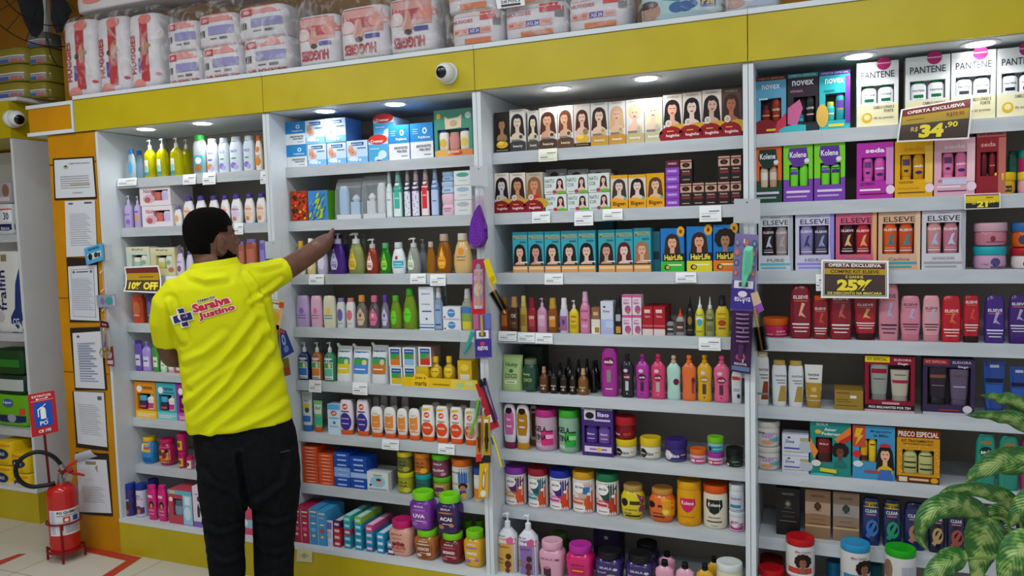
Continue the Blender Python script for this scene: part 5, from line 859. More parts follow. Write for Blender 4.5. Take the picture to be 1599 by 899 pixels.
for (a, b, t, c, bk, d_) in [(1023, 1053.5, 873, 'd498ac', 0, 'pale pink bottle with black push cap, left'), (1028, 1056, 860, 'cc8ca4', .11, 'pale pink bottle with black push cap, set back'), (1055, 1085, 877, 'd49cb0', 0, 'pale pink bottle with black push cap, right'), (1087, 1115, 879, 'd09c20', 0, 'yellow bottle with black push cap, front'), (1104, 1126, 868, 'd09c20', .1, 'yellow bottle with black push cap, set back')]:
    B(a, b, t, d_, 'cream', c+'/g', '131315', [T('SKALA', 0, .62, .5, .05, '8c5c6c'), R_(-.3, .2, .3, .5, 'd8c0b8')], back=bk, grp='pale bottles with black push caps', ry=.6)
B(1118, 1160.5, 876, 'white jar with domed white lid at right end', 'tall', 'd0ccac', 'd0d4d0', [R_(-.4, .2, .4, .7, 'c8b868')])
# ================================================================== RIGHT BAY
row(0, 3, cat='box')
KIT(1180, 1228, 119, 'light blue and red hair kit box, leftmost', '5a9cb8', [R_(-.5, .93, .5, 1, '2c1c18'), T('OFERTA ESPECIAL', 0, .965, .9, .035, 'd86a2c'), T('novex', 0, .82, .6, .08, 'e0e8ec'), E_(-.2, .1, .45, .16, '7c1420'), ('p', [(.1, 0), (.5, 0), (.5, .35), (.2, .2)], 'c0304c'), R_(-.15, .05, .15, .09, 'e0c030'), R_(-.4, .6, -.1, .63, 'b8d4e0')], (-.34, .18, .34, .62), [('6c1414', '4a0c0c', [R_(-.4, .5, .4, .6, 'c88c30')], 'skala', .75), ('8a2c18', '5c1410', [T('novex', 0, .6, .8, .1, 'e0c8b8'), R_(-.3, .3, .3, .35, 'd8a090')], 'shamp', 1)], grp='hair kits with open windows')
KIT(1229.5, 1278, 114, 'black and pink hair kit box, second from left', '28202a', [R_(-.5, .93, .5, 1, '2c6c70'), T('OFERTA ESPECIAL', 0, .965, .9, .035, '8cc8c0'), T('novex', 0, .84, .7, .09, 'e8e4e8'), T('MYSTIC BLACK', -.2, .7, .4, .04, 'c87ca0'), ('p', [(-.5, .42), (-.1, .56), (0, .4), (-.2, .1), (-.5, .15)], 'c4608c'), E_(-.2, .03, .6, .1, '3cb0b8'), R_(.1, .0, .5, .12, '1c3438')], (-.3, .16, .42, .6), [('1c5c6c', '101418', [R_(-.4, .2, .4, .5, '2a98a8')], 'low', .5), ('101014', '0c0c0e', [T('LOVE', 0, .6, .7, .1, 'e0dce0'), R_(-.35, .3, .35, .36, 'd88ca8')], 'shamp', 1)], grp='hair kits with open windows')
KIT(1279, 1328, 110, 'turquoise and purple hair kit box, third from left', '2cb0b8', [R_(-.5, .93, .5, 1, '3c2470'), T('OFERTA ESPECIAL', 0, .965, .9, .035, 'b8a8d8'), T('novex', -.0, .83, .62, .09, 'e8f4f4'), R_(.35, .1, .5, .9, '7038a0'), E_(-.4, .25, .2, .2, 'd8b050'), R_(-.2, .05, .3, .1, 'd8d04a'), R_(-.35, .65, 0, .68, '1c7c88')], (-.3, .16, .34, .62), [('38b0a8', 'b8c040', [R_(-.4, .4, .4, .5, 'd8e8d8')], 'skala', .7), ('30a0a8', '5c2c8c', [R_(-.4, .5, .4, .8, '7040a0'), R_(-.35, .42, .35, .47, 'e0902c')], 'shamp', 1)], grp='hair kits with open windows')
def pant(capc, off2=None): 
    el = [E_(.15, .965, .17, .1, 'b02468'), R_(-.02, .96, .3, .98, 'e8a8c4'), T('PANTENE', 0, .8, .8, .1, '30343c', 0, .01), R_(-.5, 0, .5, .34, 'e4dcb4'), E_(-.25, .14, .13, .08, 'd8b020'), E_(-.25, .15, .08, .045, 'ecdca0'), T('CABELO LONGO E', .15, .295, .5, .045, '4a4438'), T('FORTE', .27, .235, .22, .045, '4a4438'), T('de as pontas', .15, .13, .48, .05, '8a7c60')]
    bl = [T('PANTENE', 0, .55, .74, .12, '4a5058'), R_(-.3, .0, .3, .3, capc)]
    return el, bl
pk_ = [(1337.5, 1403.5, 96, '0f6c3c', 'first white shampoo kit, green marks'), (1413.5, 1484, 87, '0f6c3c', 'second white shampoo kit, green marks, behind the price card'), (1485, 1555.5, 79.5, '3a4048', 'third white shampoo kit, grey marks'), (1556.5, 1628, 73, '1c2430', 'fourth white shampoo kit, cut by frame edge')]
for (a, b, t, cc, d_) in pk_:
    el, bl = pant(cc); KIT(a, b, t, d_, 'd9dcda', el, (-.4, .36, .4, .64), [('dfe1e0', cc, bl, 'talc', .98), ('dfe1e0', cc, bl, 'talc', .98)], inner='b8bcc0', grp='white shampoo kits')
row(1, 3, cat='box')
def kol(top, base, em, d): return [R_(-.5, 0, .5, .28, base), R_(-.5, .28, -.3, .4, base), R_(.36, .28, .5, .4, base), ('p', [(-.3, .95), (.3, .95), (.34, .78), (.15, .62), (-.15, .62), (-.34, .78)], em), T('Kolene', 0, .83, .56, .1, 'e8e4ec'), E_(.3, .72, .09, .04, 'd8d8d4'), R_(-.4, .16, .4, .2, 'd8cce0'), R_(-.4, .08, .3, .11, 'b8a8c8')]
for (a, b, t, c, el, bt, d_) in [(1177, 1221, 229, 'd86420', kol('d86420', '1c4830', '14342c', 0), [('c8b8a0', 'b0a088', [R_(-.4, .4, .4, .8, 'e0dcd0')]), ('b89878', 'a08868', [R_(-.4, .4, .4, .8, 'd8c8b4')])], 'orange and green kit box'),
  (1223, 1269.5, 226, '78c828', kol('78c828', '7840a8', '5c3090', 0), [('6cc82c', '4a2c8c', [R_(-.4, .6, .4, .9, '5c3c9c')]), ('6cc82c', '6cb828', None)], 'lime and purple kit box, left of pair'),
  (1271, 1320, 222.5, '78c828', kol('78c828', '7840a8', '5c3090', 0), [('6cc82c', '4a2c8c', [R_(-.4, .6, .4, .9, '5c3c9c')]), ('6cc82c', '4a2c8c', [R_(-.4, .6, .4, .9, '3c2c6c')])], 'lime and purple kit box, right of pair')]:
    KIT(a, b, t, d_, c, el, (-.3, .28, .36, .66), bt, grp='kit boxes with heart emblem')
def sed(tx, c, tc='f4e8f0', cc='4a1430'): return [T('seda', -.0, .86, .52, .08, tc, 0, .03), T(tx, -.2, .27, .4, .05, cc), R_(-.42, .15, .15, .18, tc), R_(-.42, .08, .3, .1, cc), E_(.42, .16, .12, .08, 'e4ccd8'), R_(.3, .25, .5, .9, c)]
bs = lambda c: [(c, c, [R_(-.3, .5, .3, .8, '5a3c6c'), E_(0, .25, .2, .07, '3a2448')], 'flat', .98), (c, c, [T('seda', 0, .6, .8, .12, 'efe4ec'), E_(0, .3, .3, .08, '3a2a60')], 'shamp', .98)]
KIT(1337.5, 1395.5, 222, 'magenta kit box with two pink bottles', 'b02ca0', sed('LISO PERFEITO', 'd088c4'), (-.36, .32, .3, .74), bs('c84ca8'), grp='kit boxes with wordmark on top')
KIT(1397, 1457, 219, 'yellow kit box with two amber bottles', 'dca40c', sed('TOQUE DE SEDA', 'e4bc50', 'c88c10', '5a3c0c'), (-.36, .32, .3, .76), bs('c8900c'), grp='kit boxes with wordmark on top')
KIT(1458.5, 1523, 215.5, 'pale pink kit box with two rose bottles', 'd8a4b4', sed('GLYCOL + VITA C', 'e8c0c8', 'e8d4dc', '3a3058')+[R_(-.3, .2, .3, .3, 'c4c0dc')], (-.32, .33, .34, .76), bs('d06c98'), grp='kit boxes with wordmark on top')
KIT(1524.5, 1571, 205, 'dark red kit box with salmon side', '8c2028', [T('seda', -.1, .8, .5, .07, 'd89c98', 0, .02), R_(.25, 0, .5, .9, 'b8685c'), R_(-.5, .92, .5, 1, 'b05c58'), T('KIT ESPECIAL', 0, .96, .8, .035, '5a1c1c')], (-.36, .3, .2, .68), [('5a1820', '4a1418', None), ('701c24', '5c1418', [T('seda', 0, .5, .7, .1, 'c88888')])])
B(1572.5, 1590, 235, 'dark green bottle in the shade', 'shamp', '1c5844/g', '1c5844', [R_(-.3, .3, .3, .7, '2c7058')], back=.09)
B(1588, 1622, 234, 'pink jar with turquoise lid at frame edge', 'tall', 'd83c78/g', '1cb09c', [R_(-.3, .2, .3, .6, 'e88cac')], back=.06)
B(1536, 1586.5, 270, 'low yellow jar in front', 'low', 'd8ac10/g', 'e0b814', [R_(-.3, .15, .32, .62, '4a3c28'), R_(-.15, .2, .1, .58, 'c8b068')], Y=.112)
B(1588, 1625, 268, 'low pale pink jar at frame edge', 'low', 'd89ca8', 'd8c030', None)
row(2, 3, cat='box')
def els(band, txt, tc='30303c', c2=None): return [T('ELSEVE', 0, .87, .74, .09, tc, 0, .008), R_(-.15, .95, .15, .965, '9c9ca0'), T(txt, 0, .19, .5, .055, '7c7484'), R_(-.45, .1, .45, .14, band), R_(-.42, .04, .3, .07, band)]+([('p', [(.4, 1), (.5, 1), (.5, 0), (.44, 0), (.38, .5)], c2)] if c2 else [])
def eb(c, sw, n='ELSEVE'): return [T(n, 0, .88, .86, .09, 'e8e0e4'), ('p', [(-.2, .3), (.05, .7), (.25, .75), (.1, .5), (.3, .3), (0, .35)], sw), R_(-.4, .1, .4, .14, 'd8ccd4'), R_(-.35, .2, .35, .22, 'c8b8c0')]
for (a, b, t, c, el, b1, b2, d_) in [
  (1184, 1238.5, 336, 'ccccd0', els('5cb0c0', 'PURE', c2='a8acb8'), ('2c1c1c', eb(0, 'b8c8d8')), ('9c8c8c', eb(0, 'b8a8a0')), 'white and turquoise elixir kit, leftmost'),
  (1241.5, 1303, 334, 'c4c0d8', els('8c84cc', 'HIDRA', c2='9484d0'), ('8078a8', eb(0, '3c3c68')), ('443c58', eb(0, '8c94c0')), 'lilac kit with two violet bottles'),
  (1304.5, 1369.5, 332, 'c8607c', els('d89048', 'OLEO', '5a1c2c', 'dca070'), ('3c1014', eb(0, 'e0b080')), ('a82028', eb(0, 'e0a060')), 'coral pink kit with dark red bottles'),
  (1371, 1437.5, 330, 'd0a888', els('2c9cac', 'Cachos', '3c2c28', 'dcb898'), ('cc5014', eb(0, '1c7c8c')), ('c04c18', eb(0, '2c8898')), 'peach kit with bright orange bottles'),
  (1439, 1508.5, 328, 'c8c6cc', els('9c98a0', '[GLYCOLIC] GLOSS', '2c2c34', 'a8a8b0'), ('c08080', eb(0, 'a8b4d8')), ('b46c7c', eb(0, 'b8c0dc')), 'silver kit with two rose bottles')]:
    KIT(a, b, t, d_, c, el, (-.4, .28, .36, .8), [(b1[0], b1[0], b1[1], 'shamp', 1.0), (b2[0], b2[0], b2[1], 'shamp', .98)], grp='silver and coloured kits with wordmark on top')
def LJ(a, b, t, d_, c, lc, el=None, z0=None): B(a, b, t, d_, 'low', c, lc, el, z0=z0, wmax=.2, cat='jar')
LJ(1518.5, 1572, 384, 'low lilac jar with teal lid, under the pink one', 'c094b0', '1c9ca4', [E_(.1, .5, .15, .3, '4c4474'), R_(-.3, .3, -.1, .4, '8c6484'), R_(-.05, .1, .4, .2, '5c4c70')]); z1 = CTX['last']
LJ(1519.5, 1573, 347.5, 'low translucent pink jar, on the teal lidded one', 'b87484/g', 'c49aa8', [E_(.0, .5, .08, .2, '7c2c44'), R_(-.2, .25, .4, .32, '8c4458')], z0=z1+.001)
LJ(1577, 1632, 386, 'low white jar with red lid at frame edge', 'd4ccc8', 'a81c28', [E_(-.1, .4, .12, .25, '8c1c24')]); z1 = CTX['last']
LJ(1577.5, 1632, 347, 'low orange jar with blue lid at frame edge', 'cc5c18/g', '2c64a0', [E_(-.2, .5, .15, .3, '3c3c64')], z0=z1+.001)
row(3, 3)
B(1191, 1233, 495, 'low pink jar with orange lid', 'low', 'c02050/g', 'd85c14', [T('ELSEVE', .2, .5, .3, .14, 'f0c8d0'), R_(-.4, .2, -.1, .3, 'f0a8b8'), R_(-.0, .2, .4, .3, 'e890a8')], Y=.13)
el4 = lambda sw, tc='e4d4d4', v=.78: [T('ELSEVE', 0, v, .66, .065, tc), R_(-.3, v-.08, .3, v-.06, 'c06038'), ('p', [(-.1, .42), (.05, .68), (.2, .66), (.05, .5), (.25, .4), (0, .44)], sw), R_(-.38, .26, .38, .29, tc), R_(-.35, .2, .35, .22, tc), R_(-.28, .13, .28, .15, tc)]
for (a, b, t, k, c, cc, el, d_, bk) in [
 (1233, 1268, 444, 'invert', '7c1020/g', '7c1020', el4('e0a080'), 'large dark red shampoo bottle, first from left', 0),
 (1268.5, 1294, 461, 'shamp', '8c1420/g', 'c8501c', el4('c04c28'), 'smaller red bottle with orange cap', 0),
 (1294.5, 1331, 446, 'invert', '840f1e/g', '840f1e', el4('b85c50'), 'large dark red shampoo bottle below the offer card', 0),
 (1332, 1370.5, 463, 'tube', 'a01020/g', '3c0c14', el4('d89c60'), 'red tube with dark foot below the offer card', 0),
 (1371.5, 1404, 441, 'invert', 'c47c8c/g', 'c47c8c', el4('a8a4b8', '3c2438'), 'tall rose pink shampoo bottle', 0),
 (1405, 1438, 461.5, 'flat', 'c87c90/g', 'b8707c', el4('a8a8c0', '4a1c34'), 'rose pink conditioner bottle', 0),
 (1439.5, 1468.5, 461, 'flat', 'd0949c/g', 'c07c88', el4('a8a8c0', '3c2438', .68), 'pale pink conditioner bottle', 0),
 (1469, 1501.5, 461, 'invert', 'b01420/g', 'b01420', el4('d86040', 'e8d0d0', .68), 'bright red shampoo bottle', 0),
 (1502.5, 1530, 461, 'flat', 'a81424/g', '300c10', el4('d84038', v=.84), 'red bottle with dark foot, second from right group', 0),
 (1535.5, 1570, 461, 'invert', '3c1c74/g', '3c1c74', el4('a898c8', 'dcd4e8', .7), 'deep purple shampoo bottle, left', 0),
 (1573, 1606, 461, 'flat', '3a1c68/g', '3a1c68', el4('a898c8', 'dcd4e8', .8), 'deep purple bottle at the frame edge', 0)]:
    B(a, b, t, d_, k, c, cc, el, back=bk)
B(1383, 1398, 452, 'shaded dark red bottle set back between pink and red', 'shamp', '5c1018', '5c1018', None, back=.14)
row(4, 3)
pn = lambda c: [T('PANTENE', .1, .74, .7, .05, '3c3c44'), R_(-.2, .62, .4, .65, '8c8474'), ('p', [(-.1, .12), (.42, .12), (.42, .5), (.1, .5)], c), R_(-.1, .56, .4, .58, '6a6450')]
B(1180, 1201.5, 548.5, 'white shampoo bottle with red brown print', 'shamp', 'd0d0cc', 'c4b494', pn('8c3414')+[R_(-.4, .22, .4, .26, '7c8c7c')])
B(1205, 1229, 562, 'white shampoo bottle with gold cap, left of pair', 'shamp', 'd4d6d8', 'b09040', pn('a8883c'), grp='white bottles with gold caps')
B(1230.5, 1255, 563, 'white shampoo bottle with gold cap, right of pair', 'shamp', 'd4d6d8', 'b09040', pn('a8883c'), grp='white bottles with gold caps')
B(1256, 1285, 569, 'white and gold conditioner tube', 'tube', 'cfcfc8', 'a07c28', [R_(-.44, .02, .44, .5, 'a8842c'), T('PANTENE', 0, .72, .6, .06, '2c3c50'), R_(-.25, .6, .25, .63, '5a6474'), E_(.02, .32, .15, .07, 'c8a850'), R_(-.2, .12, .2, .16, 'e0d0a0')])
C(1303, 1348, 609, 'low gold carton', '94762c', [T('PANTENE', -.2, .85, .45, .08, '3c2c10'), R_(-.45, .5, .0, .54, '6c5418'), R_(-.45, .4, .1, .43, '6c5418'), R_(.05, .6, .27, .74, 'd8d4c8'), R_(-.45, .2, .3, .24, '6c5418')], dep=.1)
KIT(1350, 1429, 556, 'crimson kit with two tapered tubes', '84142c', [R_(-.5, .89, .0, 1, 'd8c01c'), T('KIT ESPECIAL', -.25, .945, .4, .05, '4a3c0c'), T('EUDORA', .26, .94, .34, .04, 'e0b8c0'), T('Siage', .26, .87, .2, .05, 'e8d0d4'), R_(-.5, .0, .5, .04, 'c8a0a8'), R_(-.5, .04, .5, .13, '1c1014'), T('FIOS BRILHANTES POR 72H', 0, .085, .84, .045, 'e8dce0'), R_(-.15, .14, .2, .18, 'c88c98')], (-.42, .2, .42, .85), [('8c9088', '6c7068', [R_(-.4, .7, .4, .85, '8c1430'), R_(-.3, .5, .3, .53, '404440')], 'tube', 1), ('b0a898', '8c8478', [R_(-.4, .5, .4, .62, '9c1c38'), R_(-.3, .8, .3, .84, '6a5c4c')], 'tube', .85)], grp='kits with two tapered tubes')
KIT(1441, 1523, 560, 'dark violet kit with two tapered tubes', '352a48', [R_(-.5, .89, .0, 1, '8c2430'), T('KIT ESPECIAL', -.25, .945, .4, .045, 'd88c80'), T('EUDORA', .25, .94, .36, .045, 'b8a8c8'), T('Siage', .27, .86, .2, .05, 'c8bcd8'), R_(-.5, 0, .5, .05, 'b8b0c0'), E_(.36, .12, .09, .065, 'c8c4cc'), R_(-.2, .08, .2, .11, '8c2c34')], (-.42, .18, .42, .85), [('2c242c', '1c181c', [R_(-.4, .65, .4, .75, '7c4c3c'), R_(-.3, .4, .3, .42, '8c8090')], 'tube', 1), ('5c5068', '4a4058', [R_(-.3, .75, .3, .82, '5a4a3c'), R_(-.3, .4, .3, .44, 'a89cb8')], 'tube', .95)], grp='kits with two tapered tubes')
for (a, b, t, d_) in [(1534, 1570.5, 563, 'blue conditioner tube, left of pair'), (1575, 1607, 572, 'blue conditioner tube, right of pair')]:
    B(a, b, t, d_, 'tube', '1c3c84/g', '1a3474', [R_(-.4, .55, .4, .63, '0c1430'), R_(-.2, .86, .2, .92, 'a8acb8'), R_(-.35, .2, .35, .5, '2854a0')])
row(5, 3)
mj = [E_(.1, .62, .45, .16, 'b090b8'), ('p', [(0, .2), (.47, .3), (.47, .55), (.1, .45)], '5ca8b0'), E_(0, .25, .26, .12, 'd8986c'), T('beleza', -.25, .75, .3, .12, '4a4444')]
B(1181, 1218.5, 694, 'white striped jar, lower of stack', 'jar', 'ccc8c0', 'c8c4bc', mj, grp='white jars with wavy print'); z1 = CTX['last']
B(1180.5, 1218, 655, 'white striped jar, upper of stack', 'jar', 'ccc8c0', 'c8c4bc', mj, z0=z1+.001, grp='white jars with wavy print')
dv = [E_(-.24, .84, .06, .05, '3c4454'), T('Dove', -.2, .66, .32, .16, '3c4454'), R_(-.42, .3, .16, .38, '46489c'), E_(.4, .45, .26, .3, 'aab0bc'), R_(.18, .7, .5, .86, 'a49c6c'), R_(-.42, .16, .3, .2, 'b89858')]
C(1221, 1263, 711.5, 'white carton with navy stripe, lower of two', 'c4c8d4', dv, dep=.07, grp='white cartons with navy stripe'); C(1221, 1263, 678, 'white carton with navy stripe, upper of two', 'c4c8d4', dv, dep=.07, z0=CTX['last']+.0008, grp='white cartons with navy stripe')
KIT(1264.5, 1329, 659.5, 'teal carton with curly haired woman picture', '1f8078', [T('SKALA', -.2, .96, .3, .05, 'b8d8d0'), T('Amor', .0, .87, .3, .06, 'e8e4d8'), T('Poderoso', .02, .79, .46, .06, 'e8e4d8'), E_(-.3, .82, .08, .04, 'd8a82c'), ('p', [(.1, .7), (.5, .95), (.5, .8), (.2, .62)], 'd8742c'), ('p', [(.2, .66), (.5, .8), (.5, .7), (.3, .6)], 'b8282c'), ('p', [(-.5, .5), (-.5, .7), (-.3, .45), (-.4, .3)], 'd8842c')]+face(.24, .46, .13, '6a3c28', '1c1410', .72, curly=True, cloth='1c6c64')+[E_(-.35, .23, .12, .06, 'd0d0c4'), ('p', [(-.25, .08), (.15, .06), (.15, .13), (-.25, .15)], 'dcc01c'), E_(-.2, .02, .3, .03, '3ab0a8')], (-.36, .25, .05, .72), [('6c1c20', '4a1014', [R_(-.4, .1, .4, .4, '3c2018'), T('SKALA', 0, .8, .6, .08, 'e0c8b8')], 'shamp', 1)], grp='cartoon portrait kits')
KIT(1331, 1398, 665, 'light blue carton with woman in red headband', '3c8cb8', [T('Minidinho' if 0 else 'Mingauzinho', .17, .9, .5, .06, '2c3c5c'), T('de Milho', .17, .83, .36, .055, '2c3c5c'), R_(-.5, .6, -.2, 1, 'b84830'), ('p', [(-.42, .95), (-.25, .95), (-.32, .82), (-.24, .82), (-.44, .62), (-.38, .78), (-.46, .78)], 'e0a820'), E_(-.4, .46, .1, .07, 'c8282c')]+face(.27, .47, .16, 'dcaa88', '1c1418', .72, cloth='d8a818')+[('p', [(.1, .0), (.45, .0), (.42, .2), (.15, .2)], '3c64b0'), ('p', [(.12, .62), (.42, .62), (.38, .67), (.27, .7), (.16, .67)], 'b82c3c'), E_(-.37, .28, .12, .06, 'c8d4d8'), R_(-.22, .13, .14, .17, 'c03028')], (-.34, .32, .08, .76), [('cc9c18', 'b88814', [T('SKALA', 0, .75, .7, .08, '3c2c14'), R_(-.4, .05, .4, .3, '4a2c1c')], 'shamp', 1), ('dcb41c', 'd8a818', [R_(-.3, .8, .3, .86, '3c2c14')], 'shamp', 1)], grp='cartoon portrait kits')
pe = [R_(-.5, .86, .5, 1, '7c2018'), T('PRECO ESPECIAL', 0, .93, .94, .1, 'ecdcc8', 0, .02), T('KIT TRATAMENTO!', -.02, .8, .74, .05, '4a2c10'), T('FORTALECIMENTO DO CABELO', 0, .745, .7, .025, '5a3814'), R_(-.5, 0, .5, .13, '5c2c14'), R_(-.45, .02, -.25, .11, 'd8c8b0'), R_(-.2, .05, .25, .09, 'd8b890'), E_(.38, .07, .09, .05, 'd89c1c')]
for i in range(34): x, y = random.choice([(random.uniform(-.48, -.38), random.uniform(.15, .7)), (random.uniform(.38, .48), random.uniform(.15, .7)), (random.uniform(-.45, .45), random.uniform(.64, .71))]); pe.append(R_(x, y, x+.02, y+.012, 'f0d89c'))
KIT(1400, 1468, 672, 'amber treatment kit with capital lettering and two pale bottles', 'c88c14', pe, (-.37, .17, .37, .63), [('b0b070', 'a0a460', [T('KOPAS' if 0 else 'HAIR', 0, .8, .7, .06, '3c3c24'), R_(-.4, .5, .4, .58, '2c2c1c'), R_(-.4, .25, .4, .33, '2c2c1c')], 'talc', 1), ('b0b070', 'a0a460', [R_(-.4, .85, .4, .9, '2c2c1c'), R_(-.4, .45, .4, .5, '2c2c1c'), R_(-.4, .2, .4, .28, '2c2c1c')], 'talc', 1)])
for (a, b, t, c, d_) in [(1522, 1555.5, 676, '12806c', 'sea green shampoo bottle, left'), (1557.5, 1591.5, 679, '12806c', 'sea green shampoo bottle, right'), (1592.5, 1626, 681, '9c1c58', 'magenta shampoo bottle at frame edge')]:
    B(a, b, t, d_, 'invert', c+'/g', c, [E_(0, .68, .32, .1, '0c2c28'), T('seda', 0, .68, .52, .08, 'dcece8'), R_(-.25, .82, .25, .88, '8c6c34'), R_(-.2, .4, .2, .5, '3ca08c')])
row(6, 3, cat='box')
hb_ = lambda c, e: [T('RIACHO' if 0 else 'NACHO', 0, .88, .5, .05, c), T('anticaspa', 0, .58, .3, .022, c), ('p', [(-.14, .7), (0, .77), (.14, .7), (.14, .64), (0, .57), (-.14, .64)], e), E_(0, .67, .08, .04, c), R_(-.3, .5, .3, .505, c), R_(-.25, .4, .25, .405, c), R_(-.36, .3, .36, .31, c)]
for (a, b, t, c, el, d_) in [(1212, 1249, 762, '1a1818', hb_('8c8474', '4a4438'), 'tall black shampoo carton'), (1257, 1297, 765, '8c6c50', [R_(-.5, .5, .5, .75, 'a88c74'), R_(-.5, .24, .5, .28, 'c0a070')]+hb_('4a3424', '3c2c18'), 'bronze shampoo carton, left of pair'), (1300.5, 1342, 769, '8c745c', [R_(-.5, .5, .5, .75, '948c84'), R_(-.5, .24, .5, .28, 'c0a070')]+hb_('4a3c2c', '1c3c34'), 'bronze shampoo carton, right of pair')]:
    C(a, b, t, d_, c, el, dep=.06, back=.03, name='shampoo_box')
clr = lambda c, yb=True: ([R_(-.4, .82, .4, .93, 'c8a818'), T('70% QUEDA', 0, .875, .66, .06, '3c3410')] if yb else [])+[T('CLEAR', 0, .74, .62, .07, 'd4d8e4'), R_(-.25, .65, .25, .68, 'b86c78'), E_(.05, .38, .32, .18, c), E_(.1, .4, .2, .1, '0c1838'), ('p', [(-.3, .2), (.2, .55), (.3, .5), (-.1, .15)], c)]
for (a, b, t, c, cc, yb, d_) in [(1345, 1375, 776, '16245c', '3c6cac', True, 'navy shampoo bottle with yellow tag, left'), (1377.5, 1407.5, 779, '14244c', '2c8c6c', True, 'navy shampoo bottle with yellow tag, right'), (1410, 1446, 784, '181e54', 'a87464', False, 'navy shampoo bottle with pink wording'), (1449, 1476, 790, '101430', 'b09460', False, 'navy bottle with gold scene, behind the leaf'), (1477.5, 1507.5, 793, '14183c', '9c4c3c', False, 'navy bottle with brown swirl'), (1560, 1592, 800, '121630', '3c4474', False, 'navy bottle at right behind stems'), (1527, 1557, 797, '121630', '2c3464', False, 'navy bottle behind the plant')]:
    B(a, b, t, d_, 'invert', c+'/g', c, clr(cc, yb), back=.02, grp='navy shampoo bottles')
row(7, 3)
def tubst(a, b, t, c, el, d_, bc='c8c6c4', Y=.03, n=2):
    x0, x1, z = span(a, b, t, Y+.05); h = (z-DECK)/n
    for i in range(n):
        B(a+(0 if i == n-1 else 1), b, t, (d_ if i == n-1 else d_+', lower one beneath'), 'tall', bc, c, el, z0=DECK+i*h+(.001 if i else 0), ztop=DECK+(i+1)*h, Y=Y, grp='white jars with coloured lids on the deck', seg=28)
fe = lambda c, u=.1: [R_(-.47, 0, .47, .34, c)]+face(u, .5, .17, '8a5c44', '1c1410', .9, curly=True)+[T('Meu Cacho', .1, .86, .5, .07, 'a05c54'), R_(-.4, .1, .4, .16, 'e0d8d0')]
tubst(1226.5, 1273, 836, 'b01018', fe('b84030'), 'red lidded jar with portrait')
tubst(1311.5, 1359.5, 845, '2488b8', fe('1c7ca8', .28), 'blue lidded jar with portrait')
tubst(1380.5, 1431.5, 853, '1c9c14', [R_(.0, .1, .42, .75, 'a8a8b0'), E_(-.4, .6, .12, .3, '8c6c54'), R_(-.47, 0, .47, .14, 'a8c8a0')], 'green lidded jar with grey label')
tubst(1184, 1226, 884, 'a80c14', fe('b84030'), 'red lidded jar at left', n=1)
tubst(1184, 1224, 868, '8c0c14', fe('b84030'), 'dark red lidded jar set back at left', Y=.17, n=1)
for (a, b, t, c, d_) in [(1290, 1316, 874, '1c74a0', 'blue jar set back between red and blue lids'), (1352, 1378, 878, '14606c', 'teal jar set back between blue and green lids')]:
    B(a, b, t, d_, 'tall', c, c, None, Y=.17)
# ================================================================== helpers for single things
def wroot(name, org, label, cat, group=None): return empty(name, org, label, cat, group)
def wpart(m, nm, root, sharp=40):
    o = Vector(root.location); m.v = [tuple(Vector(v)-o) for v in m.v]; return m.build(nm, root, sharp=sharp)
def wsolo(m, nm, org, label, cat, group=None, sharp=40):
    o = Vector(org); m.v = [tuple(Vector(v)-o) for v in m.v]; return tag(m.build(nm, None, org, sharp=sharp), label, cat, group)
def quadS(P, bulge=0, curl=0):
    """TL, TR, BR, BL world points -> paper surface; bulge bends it towards the aisle"""
    TL, TR, BR, BL = P; n = (TR-TL).cross(TL-BL).normalized()
    if n.y > 0: n = -n
    def S(u, v, o):
        a = u+.5; p = (BL*(1-a)+BR*a)*(1-v)+(TL*(1-a)+TR*a)*v
        return p+n*(o+bulge*4*v*(1-v)+curl*(a-.5)**2*4)
    return S
def sheet(S, c, el=None, nx=6, ny=8, thick=.0012, edge=None):
    m = MB(); vs = []; 
    for k, o in enumerate((0, -thick)):
        for j in range(ny+1):
            for i in range(nx+1): vs.append(S(i/nx-.5, j/ny, o))
    N = (nx+1)*(ny+1); fs = []
    for j in range(ny):
        for i in range(nx):
            a = j*(nx+1)+i; q = (a, a+1, a+nx+2, a+nx+1); fs.append(q); fs.append(tuple(N+x for x in reversed(q)))
    rim = [j for j in range(nx+1)]+[j*(nx+1)+nx for j in range(1, ny+1)]+[ny*(nx+1)+i for i in range(nx-1, -1, -1)]+[j*(nx+1) for j in range(ny-1, 0, -1)]
    for a, b in zip(rim, rim[1:]+rim[:1]): fs.append((b, a, N+a, N+b))
    m.add(vs, fs, c)
    if el:
        # fine patches follow the bend
        e2 = []
        for e in el:
            if e[0] == 'r' and abs(e[4]-e[2]) > .2:
                k = 6; e2 += [('R', e, k)]
            else: e2.append(e)
        st = 0
        for e in e2:
            st += 1
            if e[0] == 'R':
                _, u0, v0, u1, v1, cc = e[1]; k = e[2]; off = LAYER*2.2*st
                vs = [S(u0+(u1-u0)*a/k, v0+(v1-v0)*b/k, off) for b in range(k+1) for a in range(k+1)]
                m.add(vs, [(b*(k+1)+a, b*(k+1)+a+1, (b+1)*(k+1)+a+1, (b+1)*(k+1)+a) for b in range(k) for a in range(k)], cc)
            else: art(m, S, [e], False, LAYER*2.2, st)
    return m
def pq(pts, Y): return [onY(x, y, Y if not isinstance(Y, (list, tuple)) else Y[i]) for i, (x, y) in enumerate(pts)]
